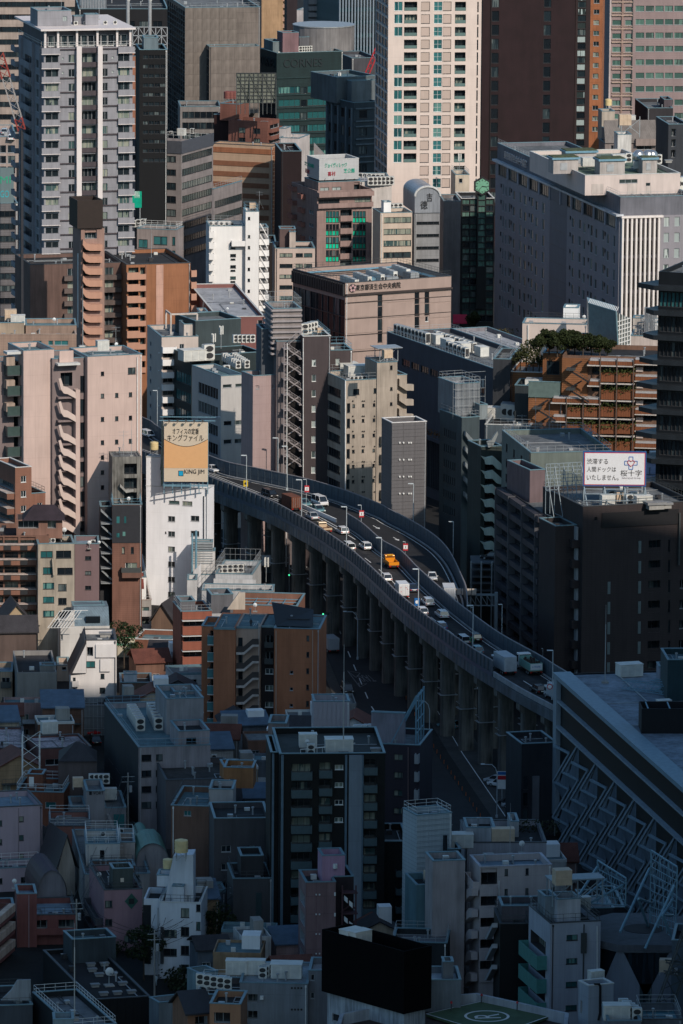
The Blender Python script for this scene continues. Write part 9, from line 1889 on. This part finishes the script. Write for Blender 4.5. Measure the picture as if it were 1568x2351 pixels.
def rp(x,y,z=zz):v=B.Mi@at(*P(x,y),z=z);return v
mm=MB();a,b=rp(1140,1140),rp(1420,1400);mm.bar((a.x,a.y,zz+.15),(b.x,b.y,zz+.15),.12);mm.obj('roof_pipe',STEEL,B.root)
put('lightning_rod',B.M@rp(1050,1185),0,'tall mast on the white roof of the lattice building',None,1.7);put('machine_cabinet',B.M@rp(1210,1140),.3,'white unit at the back of the lattice building roof',None,1.6);put('machine_cabinet',B.M@rp(1438,1375),.3,'small white box in the middle of the lattice building roof',None,.9)
a,b=rp(1290,1520),rp(1600,1520);o=B.M@a;r=root('black_roof_pen',(o.x,o.y,zz),math.radians(2),'black open topped equipment pen on the white roof','equipment screen');w=18.
for x0,x1,y0,y1 in((0,w,0,.2),(0,w,5.8,6),(0,.2,.201,5.799),(w-.2,w,.201,5.799)):MB().box(x0,x1,y0,y1,0,4.2).obj('screen',plain('pen_black',(.01,.01,.012),.8),r)
for k in range(5):MB().box(1+w*k/5,1.2+w*k/5,.201,5.799,4.0,4.19).obj('top_beam',STEEL_B,r)
tile(9);p=at(*P(1365,1240),z=zz);r=root('steel_roof_truss',p,.4,'tangle of blue steel trusses on the white roof','truss');lattice((0,0,1.2),(10,-14,1.2),1.6,.1,1.4,BLF,r,'lattice');lattice((-4,3,1.),(3,-8,1.),1.4,.08,1.2,BLF,r,'lattice');lattice((8,2,.8),(14,-8,2.5),1.4,.08,1.2,BLF,r,'lattice')
B=Bld('teal_stair_head','dark teal roof room at the right edge behind the white roof',(1465,1640),1035,1075,4,L=10,mat=wm((.03,.065,.075),.8),roof=R_TEAL,z0=20);B.main.bottom=True;B.done();mm=Bld('roof_pale_box','pale box at the right edge behind the white roof',(1408,1462),1080,1090,4,L=4,mat=wm((.2,.22,.26),.8),z0=20);mm.main.bottom=True;mm.done()
# small buildings beside the viaduct foot
tile(12)
B=Bld('dark_strip_building','narrow dark building between the viaduct and the lattice facade',(500,735),-120,1096,14,L=10,mat=wm((.04,.045,.055),.8),roof=R_DARK,coping=C_TEAL);B.main.grid('F',[(510,545)],90,90,3,110,'fix',G_DARK,FR_D);B.main.pslab('F',570,615,90,420,.3,wm((.12,.12,.13),.85),'pale_strip');B.done()
for k,(x,y,z_)in enumerate(((370,145,3.),(455,160,2.2))):
 p=at(*P(x,y),z=z_);r=root('parking_sign',(p.x,p.y,0),0,('parking price board on a post in the dark car park','small ticket machine sign in the dark car park')[k],'sign');MB().box(-.08,.08,-.05,.05,0,z_+2).obj('post',STEEL,r);MB().box(-.9,.9,-.12,-.06,z_-.8,z_+2.4).obj('sign_board',SWH if k==0 else FR_G,r)
 if k==0:MB().box(-.8,.8,-.15,-.121,z_+.9,z_+1.6).obj('red_band',SR,r);MB().box(-.8,.8,-.15,-.121,z_+1.75,z_+2.3).obj('blue_band',SB,r)
p=at(*P(335,365),z=0);put('street_lamp',(p.x,p.y,0),math.pi,'curved street lamp beside the dark riverside road, lower right');tile(8);p=at(*P(1362,1640),z=0);put('street_lamp',(p.x,p.y,0),math.pi,'curved street lamp right of the pale roof screen');p=at(*P(888,1030),z=0);put('street_lamp',(p.x,p.y,0),math.pi,'curved street lamp above the street, right of the brown tower');p=at(*P(1480,140),y=1262);tile(7);p=at(*P(1475,290),z=0);put('street_lamp',(p.x,p.y,0),math.pi,'rusty curved street lamp beside the white tower',None,1.25)
tile(8)
for k,(x,y,zz_)in enumerate(((453,472,6),(678,730,6))):
 p=at(*P(x,y),z=zz_);r=root('traffic_light',(p.x,p.y,0),0,('traffic light glowing green under the viaduct, upper','traffic light glowing green under the viaduct, lower')[k],'traffic light');MB().bar((1.2,0,0),(1.2,0,zz_+.4),.09).bar((1.2,0,zz_+.3),(0,0,zz_+.3),.06).obj('pole',DS,r);MB().box(-.75,.75,-.1,.1,zz_-.22,zz_+.22).obj('housing',DS,r)
 if('e',1)not in MC:
  mt,nn,bb=_nodes('lit_green');bb.inputs['Emission Color'].default_value=(.05,1,.4,1);bb.inputs['Emission Strength'].default_value=1.6;MC[('e',1)]=mt
 MB().prism([(-.5+.17*math.cos(t*.628),zz_+.17*math.sin(t*.628))for t in range(10)],-.14,-.11,lambda p,t:(p[0],t,p[1])).obj('green_lens',MC[('e',1)],r)
 for q_ in(0,.5):MB().prism([(q_+.17*math.cos(t*.628),zz_+.17*math.sin(t*.628))for t in range(10)],-.14,-.11,lambda p,t:(p[0],t,p[1])).obj('unlit_lens',TRIM,r)
p=at(*P(255,385),z=7.);q=at(*P(350,385),z=7.);r=root('overhead_sign',(p.x,p.y,0),0,'pale overhead road sign on a long arm before the viaduct','road sign');MB().box(0,q.x-p.x,0,.15,6.2,8.4).obj('sign_board',FR_G,r);e=at(*P(438,385),z=7.).x-p.x;MB().bar((0,.3,7.8),(e,.3,7.8),.09).bar((0,.3,6.8),(e,.3,6.8),.09).bar((e,.3,0),(e,.3,8.6),.16).obj('arm',STEEL,r)
# utility poles and cables in the dark lower left quarter
tile(10);WIRE=plain('cable',(.008,.008,.009),.7);tops=[]
for k,(x,y,lab)in enumerate(((505,1350,'utility pole in the alley left of the dusky rose block'),(1020,1560,'utility pole at the foot of the chamfered white block'),(845,480,'utility pole beyond the lettered grey tower'),(1560,1240,'utility pole left of the black tower'),(1270,640,'utility pole in the alley beside the wedge tower'),(1130,300,'utility pole beside the teal roofed house'),(1750,960,'utility pole at the corner of the black tower'))):
 p=at(*P(x,y),z=0);r=root('utility_pole',(p.x,p.y,0),.2,lab,'utility pole');MB().cyl(0,0,0,11,.17,8,r2=.11).obj('pole',CONC,r)
 for z in(9.4,10.3):MB().bar((-1.1,0,z),(1.1,0,z),.06).obj('cross_arm',STEEL,r)
 MB().cyl(.45,0,7.6,8.7,.28,10).obj('transformer',FR_G,r);tops.append(Vector((p.x,p.y,0)))
PN=('by the rose block','by the white block','past the lettered tower','left of the black tower','by the wedge tower','by the teal roof','at the tower corner')
for i,j in((0,1),(0,2),(2,5),(5,4),(4,1),(1,3),(3,6),(4,3),(1,6)):
 a,b=tops[i],tops[j]
 for q_,(dx,z)in enumerate(((-.9,10.35),(.9,10.35),(0,9.45),(.2,8.2))):
  m=MB();n=12
  for k in range(n):
   t0,t1=k/n,(k+1)/n;sg=lambda t:-4*1.1*t*(1-t);m.bar(a.lerp(b,t0)-a+Vector((dx,0,z+sg(t0))),a.lerp(b,t1)-a+Vector((dx,0,z+sg(t1))),.035,3)
  o=m.obj('power_cable',WIRE);o.location=a;tag(o,'%s cable between poles %s and %s'%(('upper left','upper right','middle','lowest')[q_],PN[i],PN[j]),'cable','overhead cables')
# roadside planting
rng=random.Random(11)
for(pts_,cnt,nm,lab)in(((P(690,1160),P(760,1290)),14,'shrub_bed','dark shrub bed on the pavement beside the brown tower'),((P(1000,640),P(1040,900)),24,'creeper_mass','dark leafy growth under the viaduct beside the water'),((P(850,1000),P(1250,1560)),44,'bank_planting','dark planting along the bank between street and viaduct')):
 a=at(*pts_[0],z=0);b=at(*pts_[1],z=0);mm=leaves(rng,[((b.x-a.x)*k/cnt+rng.uniform(-1,1),(b.y-a.y)*k/cnt,1.,1.8,.5)for k in range(cnt)],150,.28);o=mm.obj(nm,leaf_mat((.022,.03,.014)));o.location=a;tag(o,lab,'planting',kind='stuff')
# ================================================================ small houses packed between the larger ones
GAIN[0]=1.
HOUSES=[(-37.0,1231.0,5.2,8.7,5.2,-4),(-34.9,1220.5,4.8,6.1,6.2,8),(-38.8,1211.4,6.6,7.5,7.0,12),(-31.3,1192.8,8.3,7.4,8.4,12),(-30.5,1201.2,5.6,5.0,5.5,4),(-33.7,1183.5,7.1,6.7,7.3,4),(-52.5,1170.2,5.4,6.1,8.5,4),(-38.0,1173.3,7.1,7.8,7.3,4),(-2.4,1162.4,5.3,8.9,9.1,4),(-54.2,1160.9,7.5,8.2,8.6,4),(-41.7,1162.4,5.2,5.6,8.5,12),(-61.8,1173.7,7.4,5.2,6.4,4),(-63.5,1163.6,5.5,6.7,6.6,4),(-9.4,1153.3,8.1,7.6,8.2,4),(-62.3,1146.9,4.6,6.4,8.8,8),(-21.6,1157.3,6.2,6.3,6.8,8),(-54.6,1151.8,6.6,5.8,7.5,8),(-1.1,1144.3,7.0,7.8,8.8,-4),(-62.6,1154.9,4.8,7.8,6.4,12),(-20.3,1147.9,7.8,5.2,8.2,12),(-9.9,1143.4,7.8,7.4,8.2,-4),(-27.2,1150.4,6.0,5.4,6.8,4),(-25.7,1138.0,7.6,5.3,8.0,-4),(-16.3,1130.4,6.8,7.9,8.9,8),(-26.8,1128.1,8.0,7.0,8.0,8),(-16.6,1139.2,5.9,5.7,5.8,-4),(-17.2,1119.0,5.7,5.7,7.9,-4),(-59.6,1113.2,7.2,8.8,7.8,12),(-20.1,1111.2,5.9,6.7,8.2,8),(-16.3,1092.4,5.6,5.0,7.2,4),(-17.9,1099.3,7.3,6.8,5.3,12),(30.9,1038.2,6.4,6.9,8.9,8),(31.1,1046.8,8.2,6.8,7.0,4),(-25.0,1022.9,6.8,5.6,7.0,8),(-25.7,1008.9,6.7,6.9,9.2,8),(3.6,992.3,5.7,5.7,8.2,8),(-18.4,996.8,8.4,5.0,7.0,-4),(2.0,1001.1,7.4,5.7,5.7,4),(-15.0,985.3,4.6,7.0,8.5,12),(-9.7,989.2,4.9,5.3,6.8,12),(-21.9,985.9,5.1,6.6,6.7,12),(-19.3,976.1,7.4,8.2,8.4,-4),(-9.5,963.5,5.9,6.3,8.9,12)]
HC=(('cream',(.4,.33,.25)),('grey',(.2,.2,.2)),('brown',(.16,.085,.06)),('white',(.5,.5,.49)),('pink',(.3,.2,.19)),('slate',(.11,.13,.155)),('tan',(.3,.2,.12)))
HR=(('a dark tiled gable roof',TILE),('a flat teal roof',R_TEAL),('a rusty red gable roof',wm((.14,.05,.035),.8,jx=.4,jd=.6)),('a flat grey roof',R_GREY),('a blue lean-to roof',wm((.08,.12,.17),.6,jx=.5,jd=.7)))
HF=('a dark railed balcony','a small roof box','a ribbed pale canopy')
DSM=plain('dark_steel',(.045,.05,.05),.6)
for i,(x,y,w,d,h,a)in enumerate(HOUSES):
 cn,c=HC[i%7];rn,rm=HR[i%5];fn=HF[(i//35*2+i)%3];wm_=wm(c,.85,grime=.4,jz=.9 if i%3==0 else 0)
 r=root('small_house',(x,y,0),math.radians(a),'small %s house with %s and %s'%(cn,rn,fn),'house','small houses packed in the low district')
 m=MB().box(0,w,0,d,0,h);m.obj('wall',wm_,r);t=.22
 if 'gable' in rn:
  q=[(-.4,h-.1),(w/2,h+w*.28),(w+.4,h-.1),(w+.4,h+t-.1),(w/2,h+w*.28+t),(-.4,h+t-.1)]
  if i%2:MB().prism(q,-.4,d+.4,lambda p,s:(p[0],s,p[1])).obj('pitched_roof',rm,r,None,True);MB().face([(0,0,h),(w,0,h),(w/2,0,h+w*.28)]).obj('gable_wall',wm_,r)
  else:q=[(p[0]*d/w,p[1])for p in q];MB().prism(q,-.4,w+.4,lambda p,s:(s,p[0],p[1])).obj('pitched_roof',rm,r,None,True)
 elif 'lean' in rn:MB().prism([(-.4,h+.02),(d+.4,h+1.6),(d+.4,h+1.8),(-.4,h+.22)],-.3,w+.3,lambda p,s:(s,p[0],p[1])).obj('lean_to_roof',rm,r,None,True)
 else:
  MB().box(.15,w-.15,.15,d-.15,h+.001,h+.06).obj('roof',rm,r);MB().box(-.05,w+.05,-.05,.15,h,h+.5).box(-.05,w+.05,d-.15,d+.05,h,h+.5).box(-.05,.15,.151,d-.151,h,h+.5).box(w-.15,w+.05,.151,d-.151,h,h+.5).obj('parapet',(C_TEAL,C_PALE,wm_)[i%3],r)
  rng=random.Random(i)
  for k in range(2):px,py=rng.uniform(.8,w-1),rng.uniform(.8,d-1);MB().box(px-.35,px+.35,py-.2,py+.2,h+.061,h+.75).obj('roof_unit',(ACW,FR_G)[k],r)
 for fl in range(int(h/2.8)):
  z=fl*2.8+.9
  for k in range(max(1,int(w/2.6))):
   if(i+fl+k)%4==3:continue
   link('window',win_mesh(1.3,1.1,'std',(G_HOME,G_DARK,G_OFF)[(i+k)%3],(FR_W,FR_G)[i%2]),(),r,Matrix.Translation((.7+2.5*k,-.24,z)))
 if 'balcony' in fn:
  m=MB().box(.5,w-.5,-1.1,-.01,h-2.9,h-2.75);m.bar((.5,-1.1,h-1.8),(w-.5,-1.1,h-1.8),.05)
  for k in range(12):xx=.5+(w-1)*k/11;m.bar((xx,-1.1,h-2.8),(xx,-1.1,h-1.8),.03)
  m.obj('balcony',DSM,r)
 elif 'box' in fn:MB().box(w*.55,w-.5,d*.5,d-.5,h+.061,h+2.2+(w*.2 if 'gable' in rn else 0)).obj('roof_box',WHITE if i%2 else CONC,r)
 else:MB().prism([(-1.5,h-3.2),(0,h-2.7),(0,h-2.6),(-1.5,h-3.1)],.2,w-.2,lambda p,s:(s,p[0],p[1])).obj('canopy',wm((.3,.32,.33),.5,jx=.4,jd=.6),r,None,True)
 MB().box(w-.35,w-.22,-.14,-.01,0,h-.3).obj('drainpipe',FR_G,r)
# ---- unseen towers added outside the frame on the right to shade the lower half
SHT=wm((.45,.45,.45),.6,jz=4.,jd=.8)
for i,(x0,x1,y0,y1,h,lab)in enumerate(((76,170,850,965,203,'tall grey tower added outside the frame for shade, nearest the view'),(76,150,700,840,200,'long grey tower block added outside the frame for shade, nearer the camera'),(174,330,760,965,228,'tallest grey tower added outside the frame for shade, farther right'))):
 r=root('shade_tower',(x0,y0,0),0,lab,'building');w,d=x1-x0,y1-y0;MB().box(0,w,0,d,0,h).obj('wall',SHT,r);m=MB()
 for k in range(int(h/4)-1):z=3+4*k;m.box(-.1,w+.1,-.1,d+.1,z,z+1.8)
 m.obj('window_bands',G_OFF,r)['kind']='stuff';MB().box(w*.2,w*.8,d*.2,d*.8,h+.01,h+6).obj('plant_room',SHT,r)
clean_protos()
